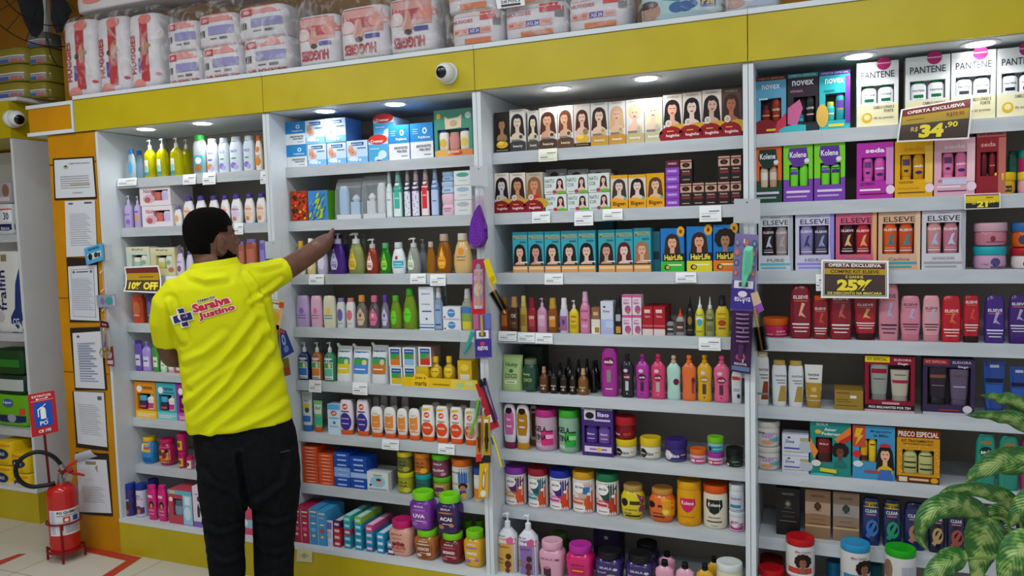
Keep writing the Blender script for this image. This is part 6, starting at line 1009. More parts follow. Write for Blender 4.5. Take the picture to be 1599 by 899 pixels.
# ------------------------------------------------------------------ price tags on the shelf lips
tg = [R_(-.05, .62, .42, .68, '50545a'), R_(-.4, .3, .0, .36, '50545a'), R_(-.4, .5, .3, .52, '9a9ea2'), R_(-.4, .16, .35, .18, '9a9ea2')]
TAGS = [(0, 0, [(184, 290, 214, 278), (286, 288, 306, 272), (317, 288, 337, 269), (407, 287, 416, 267)]), (0, 1, [(366, 366, 380, 348)]), (0, 2, [(259, 447, 277, 431)]),
 (1, 2, [(483, 444, 506, 428), (641, 443, 665, 427), (672, 446, 696, 428)]), (1, 4, [(483, 612, 502, 593), (551, 616, 574, 597)]), (1, 5, [(597, 702, 623, 686), (684.5, 709, 710, 693)]),
 (2, 0, [(841, 252, 870, 232)]), (2, 1, [(831, 348, 859, 330), (897, 352, 926, 330), (941, 343, 972, 326), (1092, 346, 1126, 321)]), (2, 2, [(850.5, 444, 879, 427), (1055, 441, 1087, 425)]),
 (2, 3, [(779, 532, 807, 517), (809, 534, 835, 519), (836, 536, 863, 520), (1091, 547, 1125, 527)]), (3, 2, [(1274, 454, 1284, 428)])]
for b, s_, L in TAGS:
    for i, (x0, y0, x1, y1) in enumerate(L):
        P = pq([(x0, y1), (x1, y1), (x1, y0), (x0, y0)], [.098, .098, .092, .092]); z = (P[0].z+P[1].z)/2; zb = (P[2].z+P[3].z)/2
        P = [Vector((P[0].x, P[0].y, z)), Vector((P[1].x, P[1].y, z)), Vector((P[1].x+.002, .09, zb)), Vector((P[0].x+.001, .09, zb))]
        m = sheet(quadS(P, .0015), 'e6e8e8' if (b, s_) not in ((2, 0),) else 'dcdcc8', tg, 3, 4, .0008)
        wh = ['top', 'second', 'third', 'fourth', 'fifth', 'sixth'][s_]
        wsolo(m, 'price_tag', P[3], 'white paper price tag on %s shelf edge of %s%s' % (wh, BAYW[b], '' if len(L) == 1 else ', %s from left' % ['first', 'second', 'third', 'fourth'][i]), 'price tag', 'white paper price tags on the shelf edges')
P = pq([(464, 856), (488, 858), (487, 878), (463, 876)], -.006)
wsolo(sheet(quadS(P, .001), 'd0cc9c', [R_(-.3, .4, .3, .6, 'bcb88c'), E_(0, .5, .15, .2, 'a8a070')], 3, 3), 'price_holder', P[3], 'clear worn price holder stuck on the mustard kickboard of second bay', 'price holder')
P = pq([(188, 209), (213, 212), (209, 217), (190, 216)], .0)
# ------------------------------------------------------------------ offer cards
def card(px, Y, bulge, el, label, base='e8e6e0', curl=0): P = pq(px, Y); return wsolo(sheet(quadS(P, bulge, curl), base, el, 10, 10), 'offer_card', P[3], label, 'sign', 'printed offer cards clipped to the shelf edges')
card([(1407, 171), (1519, 151), (1513, 217), (1400, 222)], [.06, .06, .03, .03], .012, [R_(-.475, .04, .475, .96, '2e2622'), R_(-.465, .055, .465, .945, '4a3c38'), R_(-.465, .72, .465, .945, '6c2c2c'), T('OFERTA EXCLUSIVA', 0, .83, .8, .1, 'e6dcd0', 0, .03), R_(-.465, .46, .465, .72, 'a88a1c'), T('R$39,90', .28, .6, .24, .12, '7a3418'), R_(-.4, .58, -.15, .6, '6c5a20'),
 T('R$', -.27, .3, .1, .14, 'd0bc5c'), T('34', -.03, .24, .34, .34, 'ecd83a', 0, .06), T(',90', .24, .34, .17, .16, 'ecd83a', 0, .03)], 'brown and yellow offer card reading 34,90 over the white kits')
card([(1282.4, 405), (1387.5, 407), (1388, 466), (1282, 465)], [.085, .085, .07, .07], .002, [R_(-.47, .05, .47, .95, '2e2622'), R_(-.46, .065, .46, .935, 'd4cfc8'), R_(-.45, .08, .45, .92, '443430'), R_(-.45, .8, .45, .92, '5c2c2c'), T('OFERTA EXCLUSIVA', 0, .86, .78, .085, 'e8e0d8', 0, .03), R_(-.45, .62, .45, .77, 'b08c20'), T('COMPRE KIT ELSEVE', 0, .695, .72, .09, '342818', 0, .02), T('E GANHE', 0, .555, .26, .07, 'd8c45c', 0, .02), T('25%', 0, .34, .52, .3, 'e8d23a', 0, .06), T('DE DESCONTO NA MASCARA', 0, .13, .8, .07, 'e0cc50', 0, .03)], 'brown and yellow offer card reading 25% between the kits and red bottles')
card([(1506, 303), (1562, 301), (1562, 325), (1506, 327)], [.092, .092, .086, .086], .002, [R_(-.47, .05, .47, .95, '2c2c20'), R_(-.46, .4, .46, .86, 'c8b41c'), R_(-.46, .86, .46, .95, '8c3440'), T('21', 0, .3, .3, .4, 'ecd83a', 0, .05), T(',99', .26, .42, .16, .2, 'ecd83a'), R_(.1, .7, .3, .75, '8c3418'), T('R$', -.24, .35, .1, .14, 'd0bc5c')], 'small yellow and dark offer card reading 21 at the right edge')
card([(193.5, 416.5), (247, 414), (250, 457.5), (192.5, 455)], [.07, .07, .0, .0], -.014, [R_(-.465, .05, .465, .95, '2e2622'), R_(-.455, .065, .455, .935, '4a3c30'), R_(-.455, .76, .455, .935, '6c2c2c'), T('OFERTA EXCLUSIVA', 0, .845, .7, .07, 'e0c8c0'), R_(-.455, .5, .455, .76, 'b08a1c'), R_(-.1, .6, .3, .64, '6c5418'), T('10% OFF', .02, .27, .8, .32, 'e8d23a', 0, .05)], 'bent offer card reading 10% OFF beside the man')
# ------------------------------------------------------------------ dome cameras
def dome(px, py, Y, r, lx, ly, label, X=None):
    c = onY(px, py, Y) if X is None else onX(px, py, X); d = onP(lx, ly, c, (c-CAM).normalized()) ; v = (CAM-c).normalized(); dirv = (v*r*.85+(d-c)).normalized()
    back = Vector((0, 1, 0)) if X is None else Vector((-1, 0, 0))
    ro = wroot('security_camera', c, label, 'camera', 'white dome security cameras')
    m = MB(); ax = Vector((0, 0, 1)); a1 = back.cross(ax).normalized(); a2 = back.cross(a1)
    rings = [[c+back*o+(a1*math.cos(2*math.pi*j/24)+a2*math.sin(2*math.pi*j/24))*rr for j in range(24)] for o, rr in [(r*.95, r*.95), (r*.55, r*1.0), (r*.4, r*.85)]]
    wpart(m.loft(rings, 'd4d6d6'), 'mount_ring', ro)
    def ball(R, c_, c0, ax_, a0, a1_, n=14):
        u = ax_.orthogonal().normalized(); w_ = ax_.cross(u); rg = []
        for i in range(n+1):
            t = a0+(a1_-a0)*i/n; rg.append([c0+ax_*R*math.cos(t)+(u*math.cos(2*math.pi*j/28)+w_*math.sin(2*math.pi*j/28))*R*max(.001, math.sin(t)) for j in range(28)])
        return MB().loft(rg, c_)
    wpart(ball(r*.9, 'dcdede/g', c, dirv, .02, math.pi-.02), 'camera_shell', ro)
    wpart(ball(r*.93, '0c0c0e/g', c, dirv, .001, .62, 8), 'lens_window', ro)
dome(695, 113, -.012-.03, .043, 687, 112, 'white dome camera on the mustard fascia above the cotton cartons')
dome(26, 185, 0, .05, 31, 187, 'white dome camera at upper left beside the orange box fascia', X=-4.165)
# ------------------------------------------------------------------ papers on the orange column
lt = [R_(-.35, v, .35-(i % 3)*.06, v+.006, '8a8e98') for i, v in enumerate([.2+.04*k for k in range(15)])]
def paper(px, label, el=None, fr=None, Y=-.006, c='cfd2d8', curl=0):
    P = pq(px, Y)
    r = wroot('framed_certificate' if fr else 'notice_paper', (P[3].x, -.004, P[3].z), label, 'document', 'papers on the orange column')
    if fr: P2 = pq(fr, -.0036); wpart(sheet(quadS(P2), '2a2420', None, 2, 2, .0012), 'backing', r)
    wpart(sheet(quadS(P, curl), c, el or lt, 4, 6, .0008), 'paper', r)
paper([(84.5, 250), (144, 246.5), (149, 307), (87, 309.5)], 'framed certificate at top of the orange column', [T('CERTIFICADO', .15, .88, .55, .04, '50545c'), E_(-.2, .8, .07, .05, 'a8a890'), E_(-.2, .82, .03, .025, '3c4048')]+[R_(-.35, .25+.06*k, .38, .262+.06*k, '8a8e98') for k in range(6)]+[R_(-.1, .33, .4, .36, 'c8b890'), R_(-.05, .12, .2, .13, '50545c')], [(82.5, 247.5), (146, 244), (151, 310), (85, 312.5)])
paper([(101, 314), (148, 312), (151.5, 399), (104, 401)], 'plain notice paper, second from top on orange column', [E_(-.3, .95, .09, .02, '6a6e78'), R_(.15, .94, .4, .97, '50545c')]+lt)
paper([(106, 416), (151, 413.5), (155, 501), (110, 499)], 'bordered notice paper below the black bar', [R_(-.4, .06, .4, .94, '7a7e8c'), R_(-.385, .068, .385, .932, 'c8ccd8'), E_(-.3, .89, .05, .025, '6a6e7c'), E_(.3, .89, .05, .025, '6a6e7c'), R_(-.2, .88, .2, .9, '5a5e6c')]+lt, [(103.5, 402), (152, 403), (157, 503), (109, 503)])
paper([(113, 520), (157, 517), (164, 607), (118, 605)], 'blue tinted notice paper in dark sleeve, fourth down', [E_(-.3, .93, .05, .025, '50545c')]+[R_(-.32, .12+.045*k, .3-(k % 3)*.1, .135+.045*k, '6c7ca8') for k in range(16)], [(109, 512), (159, 510), (167, 609), (117, 609)])
paper([(115, 611), (162, 613), (167.5, 698), (121.5, 692)], 'creased notice paper, fifth from top on orange column', [R_(.28, .86, .42, .93, '5a5e6c')]+lt, [(113, 611), (163, 612), (169, 704), (119, 698)])
paper([(119, 716), (166, 718), (174, 801), (124, 799)], 'stained wrinkled paper at bottom of orange column', [R_(-.2, .9, .15, .96, '8c7c6c'), ('p', [(.1, .85), (.2, .9), (.18, .75)], '9c8a7c')]+lt[:8], [(118, 706), (169, 708), (176, 806), (123, 802)])
P = pq([(117, 709), (141, 702), (152, 712), (119, 722)], [-.03, -.03, -.008, -.008]); wsolo(sheet(quadS(P, .006), 'c4ccd8', None, 6, 6), 'folded_paper', (P[3].x, -.006, P[3].z), 'folded blue white paper flap above the stained paper', 'document')
# ------------------------------------------------------------------ fire extinguisher with stand and sign
EP = onZ(104, 871, 0); EP.z = 0; en = Vector((EP.x-CAM.x, EP.y-CAM.y, 0)).normalized(); er = Vector((en.y, -en.x, 0))
def ep(x, y, d=0): return onP(x, y, EP, en)+en*d
eb_, et = ep(103, 861).z, ep(103, 752).z; er_ = (ep(127, 800)-ep(78, 800)).length/2
xr = wroot('fire_extinguisher', EP, 'red fire extinguisher with black hose and white label on floor', 'fire extinguisher')
m = MB().lathe([(0, .8), (.03, .97), (.06, 1), (.84, 1), (.9, .97), (.95, .84), (.985, .55), (1, .26)], er_, er_, 'b81c1c/g', eb_, et-eb_, 2, 40, EP.x, EP.y); wpart(m, 'cylinder', xr)
HH = et-eb_
def cylS(w0, r): 
    def S(u, v, o):
        th = u*2.3+.12; d = er*math.sin(th)-en*math.cos(th); return EP+d*(r+o+.0006)+Vector((0, 0, w0[0]+(w0[1]-w0[0])*v))
    return S
l = MB(); art(l, cylS((eb_+HH*.3, eb_+HH*.66), er_), [R_(-.5, 0, .5, 1, 'd4d4d4'), R_(-.46, .05, -.3, .95, 'a8b0c8'), R_(-.3, .08, -.26, .92, 'd4d4d4'), T('PO QUIMICO', .1, .88, .68, .13, '202228', 0, .03), R_(-.26, .76, .5, .78, '303238'), R_(-.08, .5, .12, .72, 'c8402c'), E_(.02, .6, .06, .07, 'e8d8d4'), R_(.2, .52, .38, .72, '1c4a9c'), R_(-.18, .2, -.08, .4, 'b03024')]+[R_(-.02, .38-.07*k, .45-(k % 2)*.08, .4-.07*k, '4a4c54') for k in range(5)], True); wpart(l, 'label', xr)
hz = et; v = MB(); v.lathe([(0, 1), (.5, 1), (.55, .8), (1, .8)], .018, .018, '8a8a8c/m', hz-.004, .05, 2, 16, EP.x, EP.y)
v.tube([ep(92, 733), ep(104, 738), ep(114, 732)], .012, 'a41c1c'); wpart(v, 'valve', xr)
wpart(MB().tube([ep(103, 741, -.02), ep(108, 741, -.05)], .017, 'c8c4bc/m', 16), 'pressure_gauge', xr)
wpart(MB().tube([ep(95, 737), ep(104, 730), ep(112, 724), ep(120, 719)], [.008, .009, .008, .006], 'b82420', 8), 'handle', xr)
wpart(MB().tube([ep(96, 741), ep(110, 738), ep(124, 740), ep(132, 742)], [.007, .008, .007, .006], 'b82420', 8), 'lever', xr)
hose = []
for k in range(33):
    t = math.radians(-52+ (k/32)*300); hose.append(ep(62+38.5*math.sin(t+math.pi/2+.25), 731-27*math.cos(t+math.pi/2+.25)*1.0, -.02))
hose = [ep(*q, -.02) for q in [(98, 729), (93, 721), (84, 712), (72, 706), (58, 704), (44, 708), (33, 715), (26, 725), (25, 736), (30, 747), (40, 755), (52, 758), (64, 757), (76, 755), (86, 752)]]
sm_ = []
for a in range(len(hose)-1):
    p0, p1, p2, p3 = hose[max(a-1, 0)], hose[a], hose[a+1], hose[min(a+2, len(hose)-1)]
    for q in range(4):
        t = q/4; sm_.append(.5*((2*p1)+(-p0+p2)*t+(2*p0-5*p1+4*p2-p3)*t*t+(-p0+3*p1-3*p2+p3)*t**3))
sm_.append(hose[-1]); wpart(MB().tube(sm_, .0105, '141416', 12), 'hose', xr)
wpart(MB().tube([ep(99, 731, -.02), ep(94, 723, -.02)], .013, '9c9c9c/m', 12), 'hose_fitting', xr)
st = wroot('extinguisher_stand', EP+er*.0, 'dark red metal ring stand holding the extinguisher and its sign', 'stand')
def ringpts(z, r): return [EP+(er*math.cos(2*math.pi*k/32)+en*math.sin(2*math.pi*k/32))*r+Vector((0, 0, z)) for k in range(33)]
wpart(MB().tube(ringpts(.055, er_+.012), .006, '7a1618', 8), 'lower_ring', st); wpart(MB().tube(ringpts(eb_+HH*.46, er_+.008), .005, '7a1618', 8), 'upper_ring', st)
for th in (-1.75, -.2, 1.2, 2.8):
    q = EP+(er*math.cos(th)+en*math.sin(th))*(er_+.016); wpart(MB().tube([q+Vector((0, 0, .004)), q+Vector((0, 0, .07))], .006, '7a1618', 8), 'foot', st)
q = EP+(er*math.cos(-1.75)+en*math.sin(-1.75))*(er_+.014); wpart(MB().tube([q+Vector((0, 0, .05)), q+Vector((0, 0, eb_+HH*.46))], .005, '7a1618', 8), 'upright_bar', st)
rb = EP+(er*math.cos(2.4)+en*math.sin(2.4))*(er_+.014)
wpart(MB().tube([rb+Vector((0, 0, .05)), ep(78, 765, .05), ep(69, 678, .04), ep(66, 630, .04)], .006, '6a1416', 8), 'sign_rod', st)
SP = [ep(*q, .03) for q in [(42.7, 618), (85, 610.7), (91.7, 675), (50, 685)]]
sg = sheet(quadS(SP), 'b8202a', [R_(-.36, .16, .36, .78, 'b8202a'), R_(-.47, .02, .47, .98, 'b8202a'), T('EXTINTOR', 0, .925, .72, .055, 'efe6e4', 0, .02), E_(-.18, .855, .05, .022, 'efe6e4'), R_(-.15, .848, .15, .862, 'efe6e4'), ('p', [(.14, .84), (.26, .87), (.14, .885)], 'efe6e4'), R_(-.42, .815, .42, .822, 'efe6e4'), R_(-.34, .2, .34, .78, '1c4fb0'),
 ('p', [(-.1, .38), (.1, .38), (.1, .6), (.04, .66), (-.04, .66), (-.1, .6)], 'e8ecf0'), ('p', [(-.04, .66), (.12, .74), (.12, .71), (.02, .67)], 'e8ecf0'), ('p', [(-.04, .68), (-.2, .62), (-.2, .44), (-.16, .44), (-.16, .6), (-.02, .65)], 'e8ecf0'), T('PO', 0, .285, .3, .1, 'e8ecf0', 0, .03), ('p', [(.08, .345), (.14, .37), (.16, .36), (.1, .34)], 'e8ecf0'), T('CB 193', 0, .1, .46, .075, 'efe6e4', 0, .03)], 4, 6, .003)
wpart(sg, 'sign_plate', st)
# ------------------------------------------------------------------ goods in the left neighbour unit and on top of it
def soft(x0, x1, ytop, ybot, Y, d, c, label, el=None, name='pack', cat='pack', grp=None, z0=None, n=5, rz=0, zt=None, w=None):
    A = onY(x0, (ytop+ybot)/2, Y); B_ = onY(x1, (ytop+ybot)/2, Y); zb = z0 if z0 is not None else onY((x0+x1)/2, ybot, Y).z; zt = zt or onY((x0+x1)/2, ytop, Y).z
    w = w or (B_.x-A.x)*.985; h = zt-zb; prof = [(0, .86), (.02, .95), (.08, .99), (.5, 1), (.92, .99), (.98, .95), (1, .86)]
    m = MB().lathe(prof, w/2, d/2, c, .0005, h-.001, n, 32)
    k = len(m.v)
    for i in range(k):
        x, y, z = m.v[i]; q = noise.noise(Vector((x*14+x0, y*14, z*14)))*.006; m.v[i] = (x*(1+q/w), y+q*.5, z)
    if el: art(m, latheS(prof, w/2, d/2+.002, n, .0005, h-.001), el, True)
    o = m.build(name, None, ((A.x+B_.x)/2, Y+d/2, zb), rz, sharp=60); tag(o, label, cat, grp); return zt
zz = soft(-8, 17.5, 318, 366, .3, .12, 'd8dadc', 'white and navy diaper pack on the left unit upper shelf', [R_(-.5, 0, .5, .35, '1c2250'), T('FRALDA', .1, .2, .5, .1, 'd8dce8'), R_(.0, .42, .46, .8, 'e8eaec'), T('30', .2, .6, .3, .24, '2a3a70', 0, .03), R_(-.2, .8, .46, .84, 'c84848')], 'diaper_pack', 'diapers', z0=LZ[0])
soft(-8, 16, 284, 318, .3, .12, 'a8a0a8', 'greyish pack with portrait on top of the navy pack', [E_(.2, .6, .2, .3, '8a6450'), R_(-.4, .1, .4, .3, 'c8c4cc')], 'diaper_pack', 'diapers', z0=zz+.001)
soft(-12, 30.5, 392, 520, .29, .13, 'd8dad8', 'tall white diaper pack with navy script and curve', [('p', [(.1, 0), (.5, 0), (.5, .85), (.36, .6), (.3, .3), (.14, .2)], '1c3470'), T('fralfin', -.12, .52, 1.5, .09, '1c2a5c', math.pi/2, .01, .33), T('CG', .3, .14, .2, .08, 'd8dce8'), R_(-.1, .88, .1, .96, '8a7a5c'), E_(-.25, .2, .14, .07, 'b8bcc0')], 'diaper_pack', 'diapers', z0=LZ[1])
zz = soft(-10, 42, 617, 668, .29, .14, '68b020', 'bright green diaper pack with blue emblem, left unit', [E_(-.05, .75, .16, .14, '3a64a8'), T('Lifree' if 0 else 'Liper', -.05, .76, .26, .1, 'e8f0f4'), R_(-.5, 0, .5, .36, '1c2c5c'), E_(.05, .28, .13, .14, '9aa0b8'), R_(.28, .4, .42, .6, 'd84a3c')], 'diaper_pack', 'diapers', z0=LZ[2])
zz = soft(-10, 38, 586, 617, .3, .13, '16342c', 'dark green pack with white side on the bright green one', [R_(-.5, .2, .5, .8, 'b8c4c0')], 'diaper_pack', 'diapers', z0=zz+.001)
soft(-10, 34, 545, 586, .31, .12, '1c4424', 'dark green pack topmost under the left unit shelf', [R_(-.3, .3, .4, .6, '2c7a2c')], 'diaper_pack', 'diapers', z0=zz+.001)
ye = [E_(0, .5, .36, .22, '20305c'), T('MAX', 0, .5, .4, .14, 'd8d8c0'), R_(-.4, .82, .4, .9, 'd8882c'), R_(-.3, .1, .3, .14, 'c8a010')]
yc = {}
for i, (a, b, t, bt) in enumerate([(-12, 16, 764, 800), (-12, 16, 727, 764), (-12, 16, 690, 727), (19, 47, 772, 806), (17, 45, 740, 772), (14, 42, 708, 740)]):
    k = i//3; z0 = LDK if i % 3 == 0 else yc[k]+.001
    yc[k] = soft(a, b, t, bt, .2, .16, 'dcb80c', 'yellow wipes pack, %s, %s column near left edge' % (['bottom', 'middle', 'top'][i % 3], ['outer', 'inner'][k]), ye, 'wipes_pack', 'wipes', 'yellow wipes packs on the left unit deck', z0=z0, n=4)
za = onY(20, 158, .25).z
struct(MB().box(-5.6, -4.15, .16, .54, za-.02, za-.001, WHITE).build('trim_3'))
struct(MB().box(onY(70.5, 90, .3).x, onY(77.5, 90, .3).x, .3, .32, za, 3.0, WHITE).build('trim_4'))
pw = [R_(-.5, .0, .5, .42, '9498a4'), R_(-.4, .1, .1, .3, '4a64a8'), R_(.15, .1, .4, .3, 'b86468'), R_(-.5, .45, .5, .5, 'e8e8dc')]
zb_ = [za, za]
for i, (a, b, t, bt, col) in enumerate([(-20, 36, 129, 157, 0), (-20, 36, 101, 129, 0), (-20, 36, 75, 101, 0), (37, 70, 128, 155, 1), (37, 70, 101, 128, 1), (37, 70, 74, 101, 1), (37, 70, 50, 74, 1)]):
    zb_[col] = soft(a, b, t, bt, .19+.05*col, .26-.1*col, '8a7e2c' if i != 6 else '6c6c64', 'yellow topped white pack, %s of the %s stack, upper left corner' % (['bottom', 'second', 'third', 'top'][(i if col == 0 else i-3)], ['outer', 'inner'][col]), pw, 'diaper_pack', 'diapers', 'yellow topped packs above the left unit', z0=zb_[col]+.001, n=4)
# ------------------------------------------------------------------ black wall fan, upper left
FC = onY(72, -28, .12); fr_ = wroot('wall_fan', FC, 'black wall fan with broad blades in the upper left corner', 'fan'); fn = (CAM-FC).normalized()
def fp(x, y, d=0): return onP(x, y, FC, fn)+fn*d
wpart(MB().tube([FC-fn*.09, FC-fn*.03, FC+fn*.03], [.05, .05, .03], '101012', 20), 'hub', fr_)
def blade(pts, tw):
    m = MB(); f = [fp(x, y, .01+tw*(i/len(pts)-.5)) for i, (x, y) in enumerate(pts)]; b = [p-fn*.006 for p in f]; n = len(f)
    c = sum(f, Vector())/n; m.add(f+b+[c+fn*.004, c-fn*.008], [(2*n, (i+1) % n, i) for i in range(n)]+[(2*n+1, n+i, n+(i+1) % n) for i in range(n)]+[(i, (i+1) % n, n+(i+1) % n, n+i) for i in range(n)], '16171a'); wpart(m, 'blade', fr_, 30)
blade([(62, -22), (66, -5), (69, 20), (68, 45), (58, 59), (49, 56), (38, 35), (30, 10), (24, -8), (40, -26)], .03)
blade([(76, -18), (80, 5), (79, 30), (88, 52), (97, 50), (108, 25), (113, 17), (106, 5), (96, -12), (86, -22)], .03)
blade([(66, -34), (50, -60), (52, -90), (72, -104), (92, -92), (94, -60), (78, -34)], .03)
R0 = (fp(72, 72)-FC).length; fu = (fp(72, 72)-FC).normalized(); fs_ = fn.cross(fu)
cg = MB()
for rr, dd in ((R0, .0), (R0*.66, .055)): cg.tube([FC+fn*dd+(fu*math.cos(2*math.pi*k/48)+fs_*math.sin(2*math.pi*k/48))*rr for k in range(49)], .003, '141416', 6)
for k in range(22):
    a = 2*math.pi*k/22; d = fu*math.cos(a)+fs_*math.sin(a); cg.tube([FC+fn*.07+d*.04, FC+fn*.065+d*R0*.4, FC+fn*.05+d*R0*.7, FC+fn*.0+d*R0], .0016, '141416', 5)
wpart(cg, 'cage', fr_)
wpart(MB().tube([FC-fn*.08, Vector((FC.x+.05, .3, FC.z+.02)), Vector((FC.x+.06, .3, FC.z+.02))], .02, '141416', 8), 'wall_bracket', fr_)
wpart(MB().tube([fp(73, 60, -.02), fp(80, 88, -.05), fp(90, 104, -.06)], .0025, '101012', 6), 'power_cord', fr_)
# ------------------------------------------------------------------ diaper packs in clear bags on the top board
def film_mat():
    m = bpy.data.materials.new('clear_film'); m.use_nodes = True; N, L = m.node_tree.nodes, m.node_tree.links; N.clear()
    o = N.new('ShaderNodeOutputMaterial'); tr = N.new('ShaderNodeBsdfTransparent'); tr.inputs[0].default_value = (.93, .93, .94, 1)
    g = N.new('ShaderNodeBsdfPrincipled'); g.inputs['Base Color'].default_value = (.75, .75, .76, 1); g.inputs['Roughness'].default_value = .12
    mx_ = N.new('ShaderNodeMixShader'); tc = N.new('ShaderNodeTexCoord'); mp = N.new('ShaderNodeMapping'); mp.inputs['Scale'].default_value = (1, 1, 1); mp.inputs['Rotation'].default_value = (0, .7, 0)
    nz = N.new('ShaderNodeTexNoise'); nz.inputs['Scale'].default_value = 9; nz.inputs['Detail'].default_value = 3; nz.inputs['Distortion'].default_value = 2.5
    cr = N.new('ShaderNodeValToRGB'); cr.color_ramp.elements[0].position = .5; cr.color_ramp.elements[0].color = (.05, .05, .05, 1); cr.color_ramp.elements[1].position = .72; cr.color_ramp.elements[1].color = (.42, .42, .42, 1)
    bp = N.new('ShaderNodeBump'); bp.inputs['Strength'].default_value = .9; bp.inputs['Distance'].default_value = .03
    L.new(tc.outputs['Object'], mp.inputs[0]); L.new(mp.outputs[0], nz.inputs['Vector']); L.new(nz.outputs['Fac'], cr.inputs['Fac']); L.new(nz.outputs['Fac'], bp.inputs['Height']); L.new(bp.outputs[0], g.inputs['Normal'])
    L.new(cr.outputs['Color'], mx_.inputs['Fac']); L.new(tr.outputs[0], mx_.inputs[1]); L.new(g.outputs[0], mx_.inputs[2]); L.new(mx_.outputs[0], o.inputs['Surface']); return m
FILM = film_mat()
TZ = TOPZ+.019
def film(x0, x1, ytop, Y, d, label, zt=None):
    A = onY(x0, ytop+30, Y); B_ = onY(x1, ytop+30, Y); zt = onY((x0+x1)/2, ytop, Y).z; w = B_.x-A.x; h = zt-TZ
    m = MB().lathe([(0, .93), (.02, .97), (.1, 1), (.5, 1.0), (.9, 1), (.97, .96), (1, .88)], w/2, d/2, FILM, .0004, h, 7, 72)
    for i, (x, y, z) in enumerate(m.v):
        q = noise.noise(Vector((x*6+x0, y*6, z*6))); q2 = noise.noise(Vector((x*22+x0, y*20, z*22)))
        m.v[i] = (x*(1+.012*q), y+.012*q-.006*abs(q2), z+.004*q2*(1 if z > h*.5 else 0))
    tag(m.build('clear_bag', None, ((A.x+B_.x)/2, Y+d/2, TZ), sharp=70), label, 'bag', 'clear plastic bags of diapers on the top board')
DG = 'packs of diapers on the top board'
def dp(x0, x1, yt, yb, Y, d, label, el, z0=None, c='d6d2d4', n=5): return soft(x0, x1, yt, yb, Y, d, c, label, el, 'diaper_pack', 'diapers', DG, z0=TZ if z0 is None else z0, n=n)
va = [R_(-.06, .08, .2, .9, 'b4242c'), E_(.12, .92, .2, .07, 'd87468'), E_(-.15, .05, .2, .07, 'dc8a80'), E_(-.3, .02, .12, .05, 'dc8a80'), ('p', [(.04, .42), (.16, .45), (.2, .58), (.1, .66), (.02, .6)], 'c08a74'), E_(-.04, .52, .07, .035, '3c2420'), E_(.22, .56, .05, .025, 'b08c4c'), R_(-.14, .2, -.06, .4, '40489c'), T('HUGGIES', -.3, .46, 1.25, .075, 'bc2430', math.pi/2, .03, .42), E_(.42, .17, .05, .02, 'c03038')]
for i, (a, b, t) in enumerate([(97, 147.5, 30), (148.5, 197.5, 25), (198.5, 247, 20)]): dp(a, b, t, 150, .0, .2, 'tall white diaper pack with turned red wordmark, %s of three' % ORD[i], va, n=5)
hb2 = [R_(-.5, .74, .5, .97, 'd88a84'), R_(-.46, .7, -.14, .9, 'b4303c'), E_(-.25, .8, .07, .06, 'd8a0a0'), R_(-.46, .3, -.26, .5, '4a4848'), R_(-.43, .3, -.41, .5, 'c8c8c4'), R_(-.36, .3, -.34, .5, 'c8c8c4'), R_(-.31, .3, -.3, .5, 'c8c8c4'), R_(-.16, .34, .44, .6, '8c88b8'), R_(-.12, .2, .05, .23, '5a5a60'), R_(.12, .18, .3, .25, '5a5a60')]
hlo = hb2+[T('HUGGIES', .05, .05, .8, .1, 'c8502c', 0, .03)]
zl = [dp(a, b, t, 125, .0, .2, 'small white diaper pack with barcode, lower %s' % w_, hlo, n=5) for (a, b, t, w_) in [(257, 310, 79, 'left'), (311, 374, 70, 'middle'), (375, 449, 57, 'right')]]
for k, (a, b, t, w_) in enumerate([(257, 305, 32, 'left'), (305, 366, 20, 'middle'), (367, 443, 7, 'right')]): dp(a, b, t, 75, .01, .2, 'small white diaper pack with barcode, upper %s' % w_, hb2, z0=zl[k]+.002)
vc = [R_(-.5, .5, .5, .93, 'd09890'), R_(-.4, .58, .3, .95, 'b4343c'), E_(-.3, .62, .16, .12, 'dcc8c4'), E_(.35, .7, .2, .12, 'd88878'), ('p', [(-.1, .75), (.0, .75), (.06, .42), (-.16, .42)], 'c89080'), E_(-.05, .38, .08, .05, '3c2822'), R_(.08, .38, .36, .46, '4a4494'), T('HUGGIES', -.04, .2, .66, .2, 'b02830', math.pi, .04), R_(-.5, .0, .5, .04, 'e8e4d0')]
zc_ = []
for i, (a, b, t) in enumerate([(461, 526, 22), (527, 603, 8), (604, 679, -6)]): zc_.append(dp(a, b, t, 100, .0, .2, 'white diaper pack with upside down red wordmark, %s of three' % ORD[i], vc))
vd = [R_(-.5, .85, .5, .97, 'dcc4c4'), R_(.1, .7, .46, .95, 'c83c44'), T('HUGGIES', -.24, .72, .4, .1, 'c85058'), R_(-.44, .32, .3, .5, 'dc9c90'), R_(-.12, .33, .1, .49, '3c3c94'), T('XG 24', -.01, .41, .18, .1, 'd8d8e8'), T('M   G', -.28, .41, .22, .08, 'a85448'), T('XXG', .2, .41, .14, .08, 'a85448'), R_(.34, .52, .46, .72, '7c7c7c'), R_(-.2, .05, .3, .2, 'd87848'), R_(-.5, 0, .5, .04, 'e0d8c0')]
zd = []
for i, (a, b, t) in enumerate([(701, 783, 16), (784, 883, 4), (884, 982, -10)]): zd.append(dp(a, b, t, 60, .0, .2, 'long white diaper pack with size strip, lower %s' % ['left', 'middle', 'right'][i], vd))
for i, (a, b) in enumerate([(694, 775), (776, 878), (880, 981)]): dp(a, b, -45-i*8, 10, .01, .19, 'long white diaper pack with size strip, upper %s' % ['left', 'middle', 'right'][i], vd, z0=zd[i]+.002)
